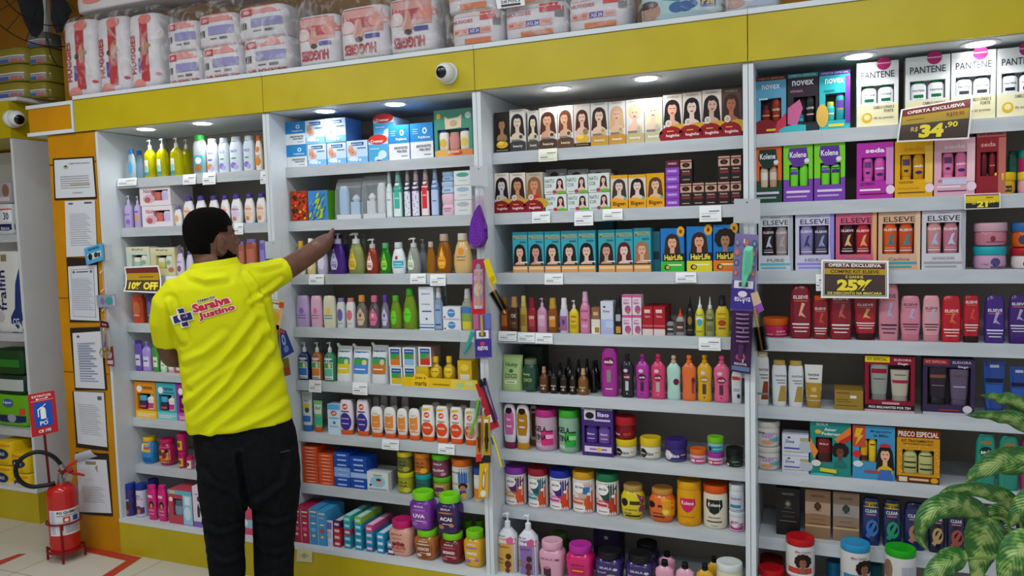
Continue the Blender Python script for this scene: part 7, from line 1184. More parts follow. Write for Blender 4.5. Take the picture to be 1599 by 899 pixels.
ve = [R_(-.5, .0, .5, .9, 'a8c8cc'), E_(-.36, .3, .14, .26, 'b08470'), E_(-.38, .5, .13, .12, '3c2420'), ('p', [(-.2, .9), (.3, .9), (.2, .6), (0, .5), (-.2, .6)], '2c8c94'), E_(-.02, .34, .1, .16, '2c5c94'), E_(.08, .34, .1, .16, '2c5c94'), E_(.16, .38, .07, .12, '2c5c94'), R_(.26, .25, .44, .6, '4c2c84'), T('P36', .35, .42, .14, .18, 'd8c84a', 0, .03)]
dp(996, 1126, -25, 36, .0, .2, 'turquoise diaper pack with violet size label', ve, c='b4ccd0'); dp(1130, 1215, -30, 20, .0, .2, 'pale diaper pack at top right with child picture', [E_(-.3, .3, .2, .2, 'b88c78'), R_(-.1, .1, .4, .3, 'a8b8c8')])
mid = [E_(-.3, .5, .1, .2, 'dc8a80'), E_(.05, .6, .1, .2, 'dc8a80'), R_(.25, .2, .42, .5, 'b83038')]
zm = onY(170, 12, .05).z; soft(108, 290, -30, 18, .04, .2, 'd8d4d4', 'wide white diaper pack lying over the tall three', mid, 'diaper_pack', 'diapers', DG, z0=zm, n=5)
zm = onY(360, -8, .05).z; soft(300, 440, -45, 1, .04, .2, 'c8b0ac', 'pinkish diaper pack lying over the small six', [R_(-.3, .3, .2, .8, 'b45850')], 'diaper_pack', 'diapers', DG, z0=zm+.01, n=5)
film(92, 251.5, 16, -.02, .24, 'clear bag around the three tall diaper packs'); film(252, 455.5, -5, -.02, .24, 'clear bag around the six small diaper packs')
film(456, 685, -22, -.022, .245, 'clear bag around the upside down wordmark packs'); film(685, 989, -75, -.02, .24, 'clear bag around the long size strip packs'); film(990, 1222, -40, -.02, .24, 'clear bag around the turquoise diaper pack')
P = pq([(774, -2), (818, -6), (820, 8), (777, 14)], -.035); wsolo(sheet(quadS(P), 'e4e4e2', [T('287053', 0, .6, .7, .3, '24262a'), R_(-.35, .1, .35, .35, '30343a')], 3, 3), 'barcode_label', P[3], 'white barcode label stuck on the clear bag at top', 'label')
# ================================================================== the shop worker
P0 = onY(368, 650, -.45); PN = Vector((P0.x-CAM.x, P0.y-CAM.y, 0)).normalized(); PR = Vector((PN.y, -PN.x, 0)); UPZ = Vector((0, 0, 1))
def pt(x, y, d=0): return onP(x, y, P0+PN*d, PN)
def remesh(m, vox, sm=6, fac=.5):
    ob = bpy.data.objects.new('tmp', m.mesh('tmp')); COL.objects.link(ob)
    r = ob.modifiers.new('r', 'REMESH'); r.mode = 'VOXEL'; r.voxel_size = vox; r.use_smooth_shade = True
    s = ob.modifiers.new('s', 'SMOOTH'); s.iterations = sm; s.factor = fac
    dg = bpy.context.evaluated_depsgraph_get(); me = bpy.data.meshes.new_from_object(ob.evaluated_get(dg)); bpy.data.objects.remove(ob); return me
def ering(L, R, dh, n=28, e=2.2, dc=0, V=PN):
    c = (L+R)/2+V*dc; U = (R-L)/2; o = []
    for j in range(n):
        t = 2*math.pi*j/n; a, b = math.cos(t), math.sin(t); o.append(c+U*math.copysign(abs(a)**(2/e), a)+V*math.copysign(abs(b)**(2/e), b)*dh)
    return o
def limb(m, pts, rad, c='000000', seg=18):
    """tapered limb through points, rounded ends, Catmull-smoothed"""
    pts = [Vector(p) for p in pts]; P, Rr = [], []
    for a in range(len(pts)-1):
        p0, p1, p2, p3 = pts[max(a-1, 0)], pts[a], pts[a+1], pts[min(a+2, len(pts)-1)]
        for q in range(6):
            t = q/6; P.append(.5*((2*p1)+(-p0+p2)*t+(2*p0-5*p1+4*p2-p3)*t*t+(-p0+3*p1-3*p2+p3)*t**3)); Rr.append(rad[a]+(rad[a+1]-rad[a])*t)
    P.append(pts[-1]); Rr.append(rad[-1])
    d0 = (P[0]-P[1]).normalized(); d1 = (P[-1]-P[-2]).normalized(); r0, r1 = Rr[0], Rr[-1]
    P = [P[0]+d0*r0*.95, P[0]+d0*r0*.7]+P+[P[-1]+d1*r1*.7, P[-1]+d1*r1*.95]; Rr = [r0*.3, r0*.72]+Rr+[r1*.72, r1*.3]
    return m.tube(P, Rr, c, seg)
def hand(m, w, d, up, s, curl=.5, spread=.1):
    """wrist w, direction d, back of hand up, thumb side s; palm and five separate bent fingers"""
    d = d.normalized(); up = (up-d*up.dot(d)).normalized(); s = d.cross(up)*(1 if d.cross(up).dot(s) > 0 else -1)
    rings = []
    for f, wd, th in [(-.01, .026, .02), (.02, .033, .018), (.055, .041, .016), (.085, .042, .014), (.094, .036, .009)]:
        rings.append([w+d*f+s*math.cos(2*math.pi*j/20)*wd+up*math.sin(2*math.pi*j/20)*th for j in range(20)])
    m.loft(rings, '000000')
    for k, (o, L) in enumerate([(.031, .068), (.0105, .076), (-.0105, .071), (-.031, .057)]):
        base = w+d*.078+s*o; a = 0; p = base; pts = [p]; dd = (d+s*o*spread*12).normalized()
        for q, l in enumerate((.45, .31, .24)):
            a += curl*(.55, .75, .6)[q]; v = dd*math.cos(a)-up*math.sin(a); p = p+v*L*l*1.15; pts.append(p)
        limb(m, pts, [.0095, .009, .0082, .007], seg=12)
    b = w+d*.025+s*.03; t1 = b+(s*.75+d*.6-up*.25).normalized()*.034; t2 = t1+(s*.3+d*.85-up*.5).normalized()*.03; t3 = t2+(d*.85-up*.6).normalized()*.024
    limb(m, [b-s*.01, t1, t2, t3], [.014, .011, .0095, .008], seg=12)
# ---- body
bd = MB(); hd = []
ha = .26; HF = PR*math.cos(ha)+PN*math.sin(ha); HV = PN*math.cos(ha)-PR*math.sin(ha)
def hp(x, y):   # a point of the head's middle plane seen at this place
    n = HV; c0 = pt(330, 375, .03); d = rayd(x, y); return CAM+d*((c0-CAM).dot(n)/d.dot(n))
HR = [(326.5, 316, 334, .03), (329, 306, 344, .05), (334, 297, 352, .064), (342, 291.5, 358, .073), (351, 288.5, 361.5, .077), (360, 287.5, 363.5, .078), (367, 288, 362.5, .077), (373, 289, 364.5, .076), (380, 291, 367, .074),
      (387, 294, 368.5, .071), (392, 297, 370, .067), (398, 301, 369.5, .062), (404, 306, 369, .055), (409, 314, 367, .046), (413, 326, 362, .032), (415, 336, 356, .018)]
rings = []
for y, a, b, hw in HR:
    L, R = hp(a, y), hp(b, y); rings.append(ering(L, R, hw, 32, 2.15, 0, HV))
bd.loft(rings, '000000')
# nose, lips, brow, ears
limb(bd, [hp(363, 366), hp(367, 372), hp(371.5, 378)], [.009, .011, .0125]); limb(bd, [hp(367, 381)-HV*.008, hp(367, 381)+HV*.008], [.011, .011])
limb(bd, [hp(367.5, 391.5)-HV*.016, hp(369.3, 391.2), hp(367.5, 391.5)+HV*.016], [.006, .0085, .006]); limb(bd, [hp(367, 396)-HV*.014, hp(368.8, 396), hp(367, 396)+HV*.014], [.006, .0085, .006])
limb(bd, [hp(360, 361)-HV*.035, hp(362, 360.5), hp(360, 361)+HV*.035], [.008, .01, .008]); limb(bd, [hp(362, 408)-HV*.012, hp(363, 408)+HV*.012], [.015, .015])
for sg in (-1, 1):
    ec = hp(337, 383)+HV*sg*.072
    o1 = []
    for k in range(15):
        t = -2.0+k/14*4.6; o1.append(ec+HV*sg*(.012+.004*math.cos(t))-HF*(.017*math.cos(t)*1.0)+UPZ*(.033*math.sin(t))+HF*.003)
    limb(bd, o1, [.0055]*15, seg=8)
    limb(bd, [ec+UPZ*.018+HV*sg*.003, ec+HV*sg*.005-HF*.003, ec-UPZ*.02+HV*sg*.003], [.014, .015, .010])
    limb(bd, [ec-UPZ*.028+HV*sg*.01+HF*.004, ec-UPZ*.034+HV*sg*.009+HF*.003], [.0075, .006])
limb(bd, [pt(330, 440, .01), pt(331, 418, .015), pt(329, 395, .03)], [.07, .062, .06])
# torso inside the shirt
tr_ = []
for l, yl, r, yr, d, dh in [(318, 716, 448, 712, .02, .09), (305, 668, 444, 655, .02, .09), (298, 600, 434, 590, .02, .095), (284, 530, 424, 520, .02, .1), (268, 475, 414, 465, .015, .095), (270, 448, 400, 432, .01, .08), (296, 428, 372, 418, .01, .06)]:
    tr_.append(ering(pt(l, yl, d), pt(r, yr, d), dh))
bd.loft(tr_, '000000')
limb(bd, [pt(278, 462, .01), pt(263, 500, .03), pt(263, 535, .07), pt(268, 556, .13)], [.058, .052, .048, .043])
limb(bd, [pt(268, 556, .13), pt(300, 560, .26), pt(330, 556, .33)], [.044, .04, .03])
hand(bd, pt(332, 556, .33), PR*1.0+PN*.15, PN, UPZ, .9)
EL = pt(492, 391, .13); WR = onY(513, 373, .06)
limb(bd, [pt(398, 440, .02), pt(425, 428, .05), pt(450, 418, .08), EL], [.062, .052, .047, .041])
limb(bd, [EL, EL*.5+WR*.5+Vector((0, 0, -.002)), WR], [.042, .041, .027])
hand(bd, WR, (onY(517, 375, .2)-WR), UPZ*.3-Vector((1, 0, 0)), UPZ, .55)
def leg(l0, seq, m, extra=0):
    rg = [ering(pt(l, y, .02), pt(r, y, .02), dh, dc=dc) for l, r, y, dh, dc in seq]
    last = seq[-1]; c = (pt(last[0], last[2], .02)+pt(last[1], last[2], .02))/2; hw = (pt(last[1], last[2], .02)-pt(last[0], last[2], .02)).length/2
    return rg, c, hw
# legs inside the trousers
for (x0, x1) in ((352, 352), (426, 427)):
    a = pt(x0+ (6 if x0 < 400 else -2), 745, .02); k = pt(x1, 860, .03); f = Vector((k.x-.0, k.y-.0, .09)); limb(bd, [a, (a+k)/2, k, (k+f)/2+PN*-.01, f], [.075, .068, .05, .048, .036]); 
me = remesh(bd, .0042, 6, .5)
SKIN = mat_noise('brown_skin', '5c3c2e', '6c4939', 25, .45, .08)
SK = SKIN.node_tree.nodes['Principled BSDF']
me.materials.clear(); me.materials.append(SKIN)
PO = Vector((P0.x, P0.y, 0))
person = wroot('person', PO, 'man in bright yellow polo shirt and black trousers reaching right into the shelf', 'person')
def addme(me, nm, root, mat=None):
    me.name = nm; o = bpy.data.objects.new(nm, me); COL.objects.link(o); org = Vector(root.location)
    for v in me.vertices: v.co = v.co-org
    if mat: me.materials.clear(); me.materials.append(mat)
    for p in me.polygons: p.use_smooth = True
    o.parent = root; return o
# ---- hair and beard grown from the head surface
HAIR = mat_noise('short_black_hair', '060505', '110e0c', 320, .95, .9, spec=.08)
def shell(me, f, nm, mat):
    idx = {}; vs, fs = [], []; th = [0]*len(me.vertices)
    for v in me.vertices: th[v.index] = f(v.co)
    for p in me.polygons:
        if all(th[i] > 0 for i in p.vertices):
            q = []
            for i in p.vertices:
                if i not in idx: idx[i] = len(vs); v = me.vertices[i]; vs.append(v.co+v.normal*th[i])
                q.append(idx[i])
            fs.append(tuple(q))
    m = MB().add(vs, fs, mat); return wpart(m, nm, person, 80)
hc = hp(330, 375)
def pix(co):    # head-local coordinates: forward, side, up from the ear line
    d = co-hc; return d.dot(HF), d.dot(HV), d.z
_e = hp(337, 383); EF, _q, EZ = pix(_e)
def hairf(co):
    f, s, z = pix(co)
    if z < -.125 or abs(s) > .12 or f < -.2 or f > .12 or co.z < 1.45: return 0
    if ((f-EF)/.027)**2+((z-EZ)/.042)**2 < 1 and abs(s) > .045: return 0
    fr = .062 if z > .055 else (.048 if z > .03 else .012)     # hairline at forehead, temple, sideburn
    if z > .055: fr = .078 - max(0, abs(s)-.03)*.5
    low = -.055 if f < -.02 else (-.012 if f < .006 else .012)
    if z < low or f > fr: return 0
    e = min(z-low, fr-f); return max(.0003, min(.0075 if z > .05 else .0035+.06*max(0, z-.0), e*.22))
shell(me, hairf, 'hair', HAIR)
def beardf(co):
    f, s, z = pix(co)
    if co.z < 1.47 or z > -.008: return 0
    top = -.012-max(0, min(1, (f-.02)/.05))*.042        # from sideburn down the jaw
    if f < .0 or f > .13 or abs(s) > .1 or (((f-EF)/.027)**2+((z-EZ)/.042)**2 < 1 and abs(s) > .045) or z > top or z < -.125: return 0
    if f > .068 and -.052 > z > -.082 and abs(s) < .03: return 0
    return max(.0005, min(.003, (top-z)*.2))
shell(me, beardf, 'beard', HAIR)
for sg in (-1, 1):
    ey = hp(356.3, 368)+HV*sg*.031
    e = MB(); e.lathe([(0, .3), (.15, .75), (.5, 1), (.85, .75), (1, .3)], .0105, .0105, 'a89c94', ey.z-.0095, .019, 2, 16, ey.x, ey.y); wpart(e, 'eye', person)
    wpart(limb(MB(), [hp(358.5, 360.5)+HV*sg*.04, hp(361, 359)+HV*sg*.022], [.004, .004], HAIR, 8), 'eyebrow', person)
addme(me, 'body', person)
# ---- polo shirt
sh = MB(); rg = []
for l, yl, r, yr, d, dh in [(291, 678, 457, 651, .02, .125), (288, 660, 455, 636, .02, .124), (285, 622, 449, 604, .02, .118), (281, 585, 442, 568, .02, .116), (276, 548, 435, 533, .02, .12), (268, 508, 430, 495, .02, .126), (260, 476, 424, 462, .015, .124), (260, 454, 412, 436, .01, .112), (270, 436, 396, 420, .01, .094), (288, 423, 378, 411, .01, .076), (300, 415, 368, 405, .012, .064)]:
    rg.append(ering(pt(l, yl, d), pt(r, yr, d), dh, 36, 2.3))
sh.loft(rg, '000000')
def sleeve(pts, rad): sh.tube(pts, rad, '000000', 24)
sleeve([pt(300, 450, .01), pt(282, 457, .01), pt(267, 476, .015), pt(262, 503, .035), pt(264, 536, .065)], [.05, .072, .073, .067, .058])
sleeve([pt(370, 440, .01), pt(395, 440, .02), pt(412, 436, .035), pt(428, 428, .05), pt(446.5, 420.5, .07)], [.06, .078, .072, .062, .053])
ms = remesh(sh, .0062, 5, .5)
FOLDS = [((292, 655), (352, 592), (412, 512), .007, 7), ((296, 668), (360, 610), (428, 535), .006, 7), ((288, 628), (335, 585), (385, 545), .005, 6), ((330, 668), (390, 615), (438, 570), .004, 8), ((300, 598), (345, 560), (400, 490), .0045, 6),
         ((404, 462), (415, 500), (424, 545), .005, 5), ((385, 425), (398, 445), (404, 462), .005, 4), ((265, 470), (276, 500), (285, 528), .006, 5), ((300, 428), (322, 436), (350, 432), .004, 5), ((385, 415), (410, 418), (436, 412), .003, 4), ((392, 470), (415, 455), (440, 438), .004, 4), ((350, 668), (400, 648), (448, 625), .0035, 6), ((290, 560), (320, 545), (350, 520), .003, 6)]
FW = [([pt(*a), pt(*b), pt(*c)], amp, wd/375) for a, b, c, amp, wd in FOLDS]
def seg2(p, a, b):
    ab = b-a; t = max(0, min(1, (p-a).dot(ab)/ab.dot(ab))); return (p-(a+ab*t)).length, t
def flat2(v): return Vector((v.dot(PR), v.z))
FW2 = [([flat2(x) for x in P], a, w_) for P, a, w_ in FW]
def foldd(v):
    back = (v-P0).dot(PN) < .03
    q = flat2(v); s = 0
    if back:
        for (a, b, c), amp, wd in FW2:
            d1, t1 = seg2(q, a, b); d2, t2 = seg2(q, b, c); d = min(d1, d2); T_ = t1*.5 if d1 < d2 else .5+t2*.5
            s += amp*math.exp(-(d/(wd*.8))**2)*math.sin(math.pi*(.12+.76*T_))*3.0 - amp*1.1*math.exp(-((d-wd*1.8)/(wd*.8))**2)
    s += .0022*noise.noise(Vector((q.x*9, q.y*9, v.y*5)))
    return s
nn = [v.normal.copy() for v in ms.vertices]
for v in ms.vertices: v.co = v.co+nn[v.index]*foldd(v.co)
SHM = mat_noise('yellow_polo_knit', 'c6c800', 'd0d104', 300, .75, .12, spec=.2)
ms.update(); bvh = BVHTree.FromPolygons([v.co.copy() for v in ms.vertices], [tuple(p.vertices) for p in ms.polygons])
shirt = addme(ms, 'polo_shirt', person, SHM)
# hem and cuff stitching bands, collar
def band(rA, rB, nm, off=.0022, c=SHM, t=.0016):
    m = MB(); cA = sum(rA, Vector())/len(rA); cB = sum(rB, Vector())/len(rB)
    o1 = [p+(p-cA).normalized()*off for p in rA]; o2 = [p+(p-cB).normalized()*off for p in rB]; i2 = [p-(p-cB).normalized()*t for p in o2]; i1 = [p-(p-cA).normalized()*t for p in o1]
    n = len(rA); vs = o1+o2+i2+i1; fs = []
    for k in range(4):
        for j in range(n): a, b = k*n+j, k*n+(j+1) % n; c_, d_ = ((k+1) % 4)*n+(j+1) % n, ((k+1) % 4)*n+j; fs.append((a, b, c_, d_))
    m.add(vs, fs, c); wpart(m, nm, person, 60)
band(ering(pt(294, 428, .012), pt(376, 414, .012), .078, 36, 2.2), ering(pt(300, 412, .015), pt(369, 401, .015), .068, 36, 2.2), 'collar', .003, t=.004)
# ---- emblem on the back
LC = pt(326, 476); ca, sa = math.cos(.235), math.sin(.235)
def logoS(u, v, o):
    x, z = (u*ca-v*sa)/375, (u*sa+v*ca)/375; q = LC+PR*x+UPZ*z-PN*.5; h, n, i, d = bvh.ray_cast(q, PN)
    if h is None: h = LC+PR*x+UPZ*z; n = -PN
    return h+n*(o+.0022)
lg = MB()
def cross(cu, cv, r, w_, c): return [R_(cu-w_, cv-r, cu+w_, cv+r, c), R_(cu-r, cv-w_, cu+r, cv+w_, c)]
def heart(cu, cv, r, c): return ('p', [(cu, cv-r), (cu+r*.9, cv+r*.05), (cu+r*.95, cv+r*.5), (cu+r*.55, cv+r*.8), (cu, cv+r*.45), (cu-r*.55, cv+r*.8), (cu-r*.95, cv+r*.5), (cu-r*.9, cv+r*.05)], c)
W_ = 'e6d8c4'
LE = [T('FARMACIA', 1, 11.5, 25, 5.4, W_, 0, .1), T('FARMACIA', 1, 11.5, 23.5, 3.9, '2a2a30', 0, .03), T('Saraiva', 5, 3.2, 54, 14.5, W_, 0, .09), T('Justino', 9, -10.4, 53, 14, W_, 0, .09), T('Saraiva', 5, 3.2, 51, 12, 'c02044', 0, .045), T('Justino', 9, -10.4, 50, 11.5, 'c02044', 0, .045),
 *cross(-36.5, -5.5, 14.5, 6.6, W_), *cross(-36.5, -5.5, 13, 5.2, '1c2a68'), heart(-36.3, -6, 7.6, W_), heart(-36.3, -6, 6.5, 'c8242c'), ('p', [(-41, -5.5), (-38.5, -5.5), (-37, -3), (-35.5, -8), (-34.5, -5), (-31.5, -5), (-31.5, -4.4), (-35, -4.4), (-35.6, -6), (-37, -1), (-38.9, -4.8), (-41, -4.8)], 'f0e0d8')]
def sc100(e):
    t = e[0]
    if t == 'r': return ('r', e[1]/100, e[2]/100, e[3]/100, e[4]/100, e[5])
    if t == 'p': return ('p', [(x/100, y/100) for x, y in e[1]], e[2])
    return ('t', e[1], e[2]/100, e[3]/100, e[4]/100, e[5]/100)+tuple(e[6:])
art(lg, lambda u, v, o: logoS(u*100, v*100, o), [sc100(e) for e in LE], True, .0004)
wpart(lg, 'back_emblem', person)
# ---- trousers
tm = MB()
tm.loft([ering(pt(l, yl, d), pt(r, yr, d), dh, 32, 2.3) for l, yl, r, yr, d, dh in [(302, 655, 452, 640, .02, .108), (300, 680, 462, 668, .02, .118), (303, 705, 467, 695, .015, .128), (306, 735, 469.5, 728, .015, .13), (308, 765, 469, 760, .02, .118), (312, 784, 466, 782, .02, .1)]], '000000')
for seq in ([(307, 388, 752, .112, 0), (311, 385, 785, .098, 0), (315, 383.5, 815, .088, 0), (320, 382.5, 850, .08, 0), (324.5, 384, 885, .076, 0), (327, 383, 905, .074, 0)], [(387, 470, 748, .112, 0), (391, 467, 782, .098, 0), (394, 463, 815, .088, 0), (395, 460, 850, .08, 0), (396, 459, 885, .076, 0), (397, 459, 905, .074, 0)]):
    rgs, c, hw = leg(0, seq, tm)
    for z, k in ((.17, .96), (.1, .93), (.05, .95)):
        cc = Vector((c.x, c.y, z)); rgs.append([cc+PR*hw*k*math.cos(2*math.pi*j/28)+PN*.074*k*math.sin(2*math.pi*j/28) for j in range(28)])
    tm.loft(rgs, '000000')
mt = remesh(tm, .0065, 4, .5)
TF = [((322, 690), (345, 735), (375, 770), .004, 6), ((455, 700), (440, 745), (400, 775), .005, 6), ((395, 800), (425, 808), (455, 800), .005, 4), ((318, 815), (345, 822), (375, 815), .0045, 4), ((400, 845), (425, 855), (452, 848), .004, 4), ((325, 860), (350, 868), (378, 862), .004, 4), ((310, 730), (330, 745), (350, 752), .004, 5), ((398, 770), (410, 830), (415, 880), .004, 6), ((372, 700), (378, 740), (384, 785), -.009, 4)]
FW2 = [([flat2(pt(*x)) for x in (a, b, c)], amp, wd/375) for a, b, c, amp, wd in TF]
nn = [v.normal.copy() for v in mt.vertices]
for v in mt.vertices: v.co = v.co+nn[v.index]*foldd(v.co)
addme(mt, 'trousers', person, mat_noise('black_trousers', '07080a', '0e0f12', 40, .85, .1, spec=.12))
# back pocket welt and side seam
wpart(MB().tube([pt(438, 706, -.108), pt(452, 703, -.1)], [.0022, .0022], '24262a', 6), 'pocket_welt', person)
for cx in (355, 426):
    c = pt(cx, 899, .02); s = MB(); rgs = []
    for f, wd, hh in [(-.1, .02, .03), (-.09, .035, .075), (-.03, .042, .095), (.04, .044, .08), (.11, .046, .055), (.16, .036, .04), (.178, .016, .025)]:
        q = Vector((c.x, c.y, 0))+PN*f; rgs.append([q+PR*wd*math.cos(2*math.pi*j/20)+UPZ*(.006+hh*.5+hh*.5*math.sin(2*math.pi*j/20)) for j in range(20)])
    s.loft(rgs, '141416'); sl_ = MB(); sl_.loft([[Vector((c.x, c.y, z))+PN*(.035+.145*math.cos(2*math.pi*j/24))+PR*.046*math.sin(2*math.pi*j/24) for j in range(24)] for z in (.0005, .018)], '2a2a2c')
    wpart(s, 'shoe', person); wpart(sl_, 'shoe_sole', person)
# ================================================================== strips of hanging goods on the dividers
def hang(px, Y, label, name, cat, grp=None):
    p = onY(px[0], px[1], Y); return wroot(name, p, label, cat, grp)
def plate(px, Y, label, c='b4b8bc'):
    P = pq(px, Y); r = wroot('strip_header', P[3], label, 'hanger', 'grey header plates on the dividers')
    S = quadS(P); wpart(sheet(S, c, [E_(0, .86, .035, .03, '3a3c40')], 2, 2, .0025), 'plate', r); return r
def strip(x0, y0, x1, y1, Y, w_, label):
    a, b = onY(x0, y0, Y), onY(x1, y1, Y); r = wroot('display_strip', b, label, 'hanger', 'clear display strips on the dividers'); s = Vector((w_/2, 0, 0))
    wpart(sheet(quadS([a-s, a+s, b+s, b-s]), 'c8ccd0/f', None, 1, 12, .001), 'strip_band', r)
    for k in range(5):
        c = a+(b-a)*(.12+.19*k); wpart(MB().tube([c+Vector((-.006, -.001, .008)), c+Vector((-.006, -.016, .0)), c+Vector((-.006, -.02, -.008))], .0018, 'd8dadc', 6), 'clip', r)
def blister(px, Y, label, el, base, name='blister_pack', cat='package', grp=None, th=.002):
    P = pq(px, Y); r = wroot(name, P[3], label, cat, grp); wpart(sheet(quadS(P), base, el, 4, 6, th), 'backing_card', r); return r
def bump(r, P4, Y, d, c='d4d8dc/f'):     # clear bubble in front of the card
    P = pq(P4, Y); TL, TR, BR, BL = P; c0 = sum(P, Vector())/4; o = Vector((0, -d, 0)); q = [c0+(p-c0)*.88+o for p in P]
    m = MB().loft([[BL, BR, TR, TL], q and [q[3], q[2], q[1], q[0]]], c); wpart(m, 'clear_bubble', r, 20)
def brushy(r, a, b, Y, rad, c, handle, hb, nb='bristle'):
    A, B_ = onY(*a, Y), onY(*b, Y); ax = (B_-A); L = ax.length; ax.normalize(); u = ax.cross(Vector((0, 1, 0))).normalized(); w_ = ax.cross(u); m = MB()
    for k in range(int(L/.0035)):
        for j in range(12):
            t = 2*math.pi*j/12+k*.26; d = u*math.cos(t)+w_*math.sin(t); p = A+ax*(k*.0035+.002); q = p+d*rad; m.add([p+ax*.0016, p-ax*.0016, q], [(0, 1, 2)], c)
            e_ = ax.cross(d)*.0016; m.add([p+e_, p-e_, q-e_*.6, q+e_*.6], [(0, 1, 2, 3)], c)
    m.tube([A, B_], rad*.2, 'a8843c/m', 10); wpart(m, 'bristle_head', r, 30)
# --- divider between second and third bay
YF = -.012
plate([(733.5, 259), (761, 260), (762, 291), (734, 290)], YF, 'grey header plate above the purple detangling brush')
strip(748, 289, 765, 790, YF-.001, .03, 'clear display strip on the divider beside the amber bottles')
r = blister([(735, 305), (759, 305), (760, 390), (733, 388)], YF-.006, 'purple detangling brush in a pinkish clear pack on the divider', [], 'b898b0/f', 'detangling_brush', 'hair brush')
c = pq([(747, 320), (752, 335), (758, 352), (759, 372), (752, 386), (741, 388), (733, 380), (733, 362), (737, 342), (742, 328)], YF-.03); m = MB(); n = len(c); cc = sum(c, Vector())/n
front = [cc+(p-cc)*.92+Vector((0, -.012, 0)) for p in c]; bk = [p+Vector((0, .02, 0)) for p in c]
m.loft([bk, c, front], '5c1c8c/g'); wpart(m, 'brush_body', r, 50)
m = MB()
for s_ in (.78, .58, .38, .2):
    q0 = [cc+Vector((0, 0, -.015))+(p-cc)*s_*.85+Vector((0, -.0135, 0)) for p in c]; m.tube(q0+[q0[0]], .0016, '8a3cc0', 6)
wpart(m, 'ridges', r)
r = blister([(738, 405), (756, 404), (757, 490), (737, 491)], YF-.006, 'red and purple toothbrush blister below the purple brush', [R_(-.5, 0, .5, .3, 'c01c28'), R_(-.5, .3, .5, .75, '8c3c78'), E_(0, .45, .35, .12, 'd8b83c'), R_(-.3, .1, .3, .16, 'e8d0d0'), E_(0, .86, .2, .06, '8c9098'), R_(-.4, .62, .4, .7, 'c06cb0')], 'a42c50')
bump(r, [(741, 420), (754, 420), (755, 482), (740, 482)], YF-.009, .012); wpart(MB().tube([onY(748, 425, YF-.013), onY(748, 478, YF-.013)], [.005, .003], 'e07830', 8), 'toothbrush', r)
r = blister([(755, 407), (763, 403), (776, 440), (766, 447)], YF-.02, 'round hair brush with yellow tag and black bristles on the divider', [R_(-.4, .1, .4, .3, 'b8a00c')], 'd4bc10', 'round_brush', 'hair brush')
wpart(MB().tube([onY(764, 441, YF-.03), onY(789, 489, YF-.03)], [.0065, .0045], 'c0a468', 10), 'handle', r)
brushy(r, (769, 455), (787, 484), YF-.03, .023, '16120e', 0, 0)
r = blister([(739, 490), (766, 489), (768, 558), (741, 559)], YF-.006, 'violet hair brush card with barcode below the red blister', [R_(-.5, .02, .5, .42, '3c2c84'), R_(-.36, .44, .36, .62, 'dcdce0'), R_(-.2, .48, .2, .58, '54545c'), T('escova', 0, .22, .6, .09, 'd8d0e8'), E_(0, .32, .14, .05, 'c03c50'), R_(-.5, .65, -.2, 1, 'b85c80'), R_(.2, .65, .5, 1, '5c6cb0')], '6a58a0')
wpart(MB().tube([onY(752, 492, YF-.012), onY(753, 524, YF-.012)], [.005, .006], 'c8a03c', 8), 'handle', r)
r = blister([(720, 515), (741, 514), (742, 560), (717, 560)], YF-.012, 'clear bag with turquoise comb hanging left of the violet card', [], 'c0d0cc/f', 'comb_pack', 'comb')
wpart(MB().tube([onY(738, 518, YF-.018), onY(731, 538, YF-.018), onY(724, 552, YF-.018)], [.009, .008, .003], '2c9c8c', 8, flat=.5), 'comb', r)
r = blister([(742, 600), (752, 597), (780, 666), (765, 672)], YF-.01, 'red toothbrush card with dark bristled brush, hanging tilted', [R_(-.5, .0, .5, .5, 'a8182c'), R_(-.3, .15, .3, .3, 'e0d4d8')], 'b02030')
for k, (a, b) in enumerate([((751, 592), (772, 660)), ((757, 590), (776, 655))]):
    wpart(MB().tube([onY(*a, YF-.016), onY((a[0]+b[0])/2, (a[1]+b[1])/2, YF-.016), onY(*b, YF-.016)], [.0045, .003, .0045], ['2c2440', '4c3c7c'][k], 8), 'toothbrush', r)
    wpart(MB().box(*[v for q in ((onY(*a, YF-.016).x-.004, onY(*a, YF-.016).x+.004), (YF-.026, YF-.014), (onY(*a, YF-.016).z-.03, onY(*a, YF-.016).z)) for v in q], '1a1820'), 'bristle_head', r)
r = blister([(735, 622), (752, 620), (748, 682), (729, 684)], YF-.016, 'clear pack with lime green toothbrush on the divider', [], 'b4c0bc/f')
wpart(MB().tube([onY(747, 624, YF-.022), onY(743, 650, YF-.022), onY(734, 679, YF-.022)], [.0055, .004, .006], '64b81c', 8), 'toothbrush', r)
for k, (q, c_, lb) in enumerate([([(744, 650), (753, 648), (752, 720), (743, 721)], 'c87818', 'amber and black toothbrush card, left of a pair on divider'), ([(754, 650), (765, 650), (766, 722), (754, 722)], 'b8901c', 'amber and black toothbrush card, right of a pair on divider')]):
    r = blister(q, YF-.012, lb, [R_(-.5, 0, .5, .16, 'c82c20' if k == 0 else '1c1c1c'), E_(0, .5, .3, .08, '1c1a18'), R_(-.2, .3, .2, .8, '2c2420'), R_(-.3, .86, .3, .94, 'e0d8c0')], c_)
    x = (q[0][0]+q[1][0])/2; wpart(MB().tube([onY(x, 660, YF-.018), onY(x, 705, YF-.018)], [.005, .003], ['4c3428', '3c3430'][k], 8), 'toothbrush', r)
r = blister([(763, 676), (774, 672), (789, 728), (777, 736)], YF-.014, 'blue and yellow toothbrush in clear pack, lowest right', [], 'a8b0bc/f')
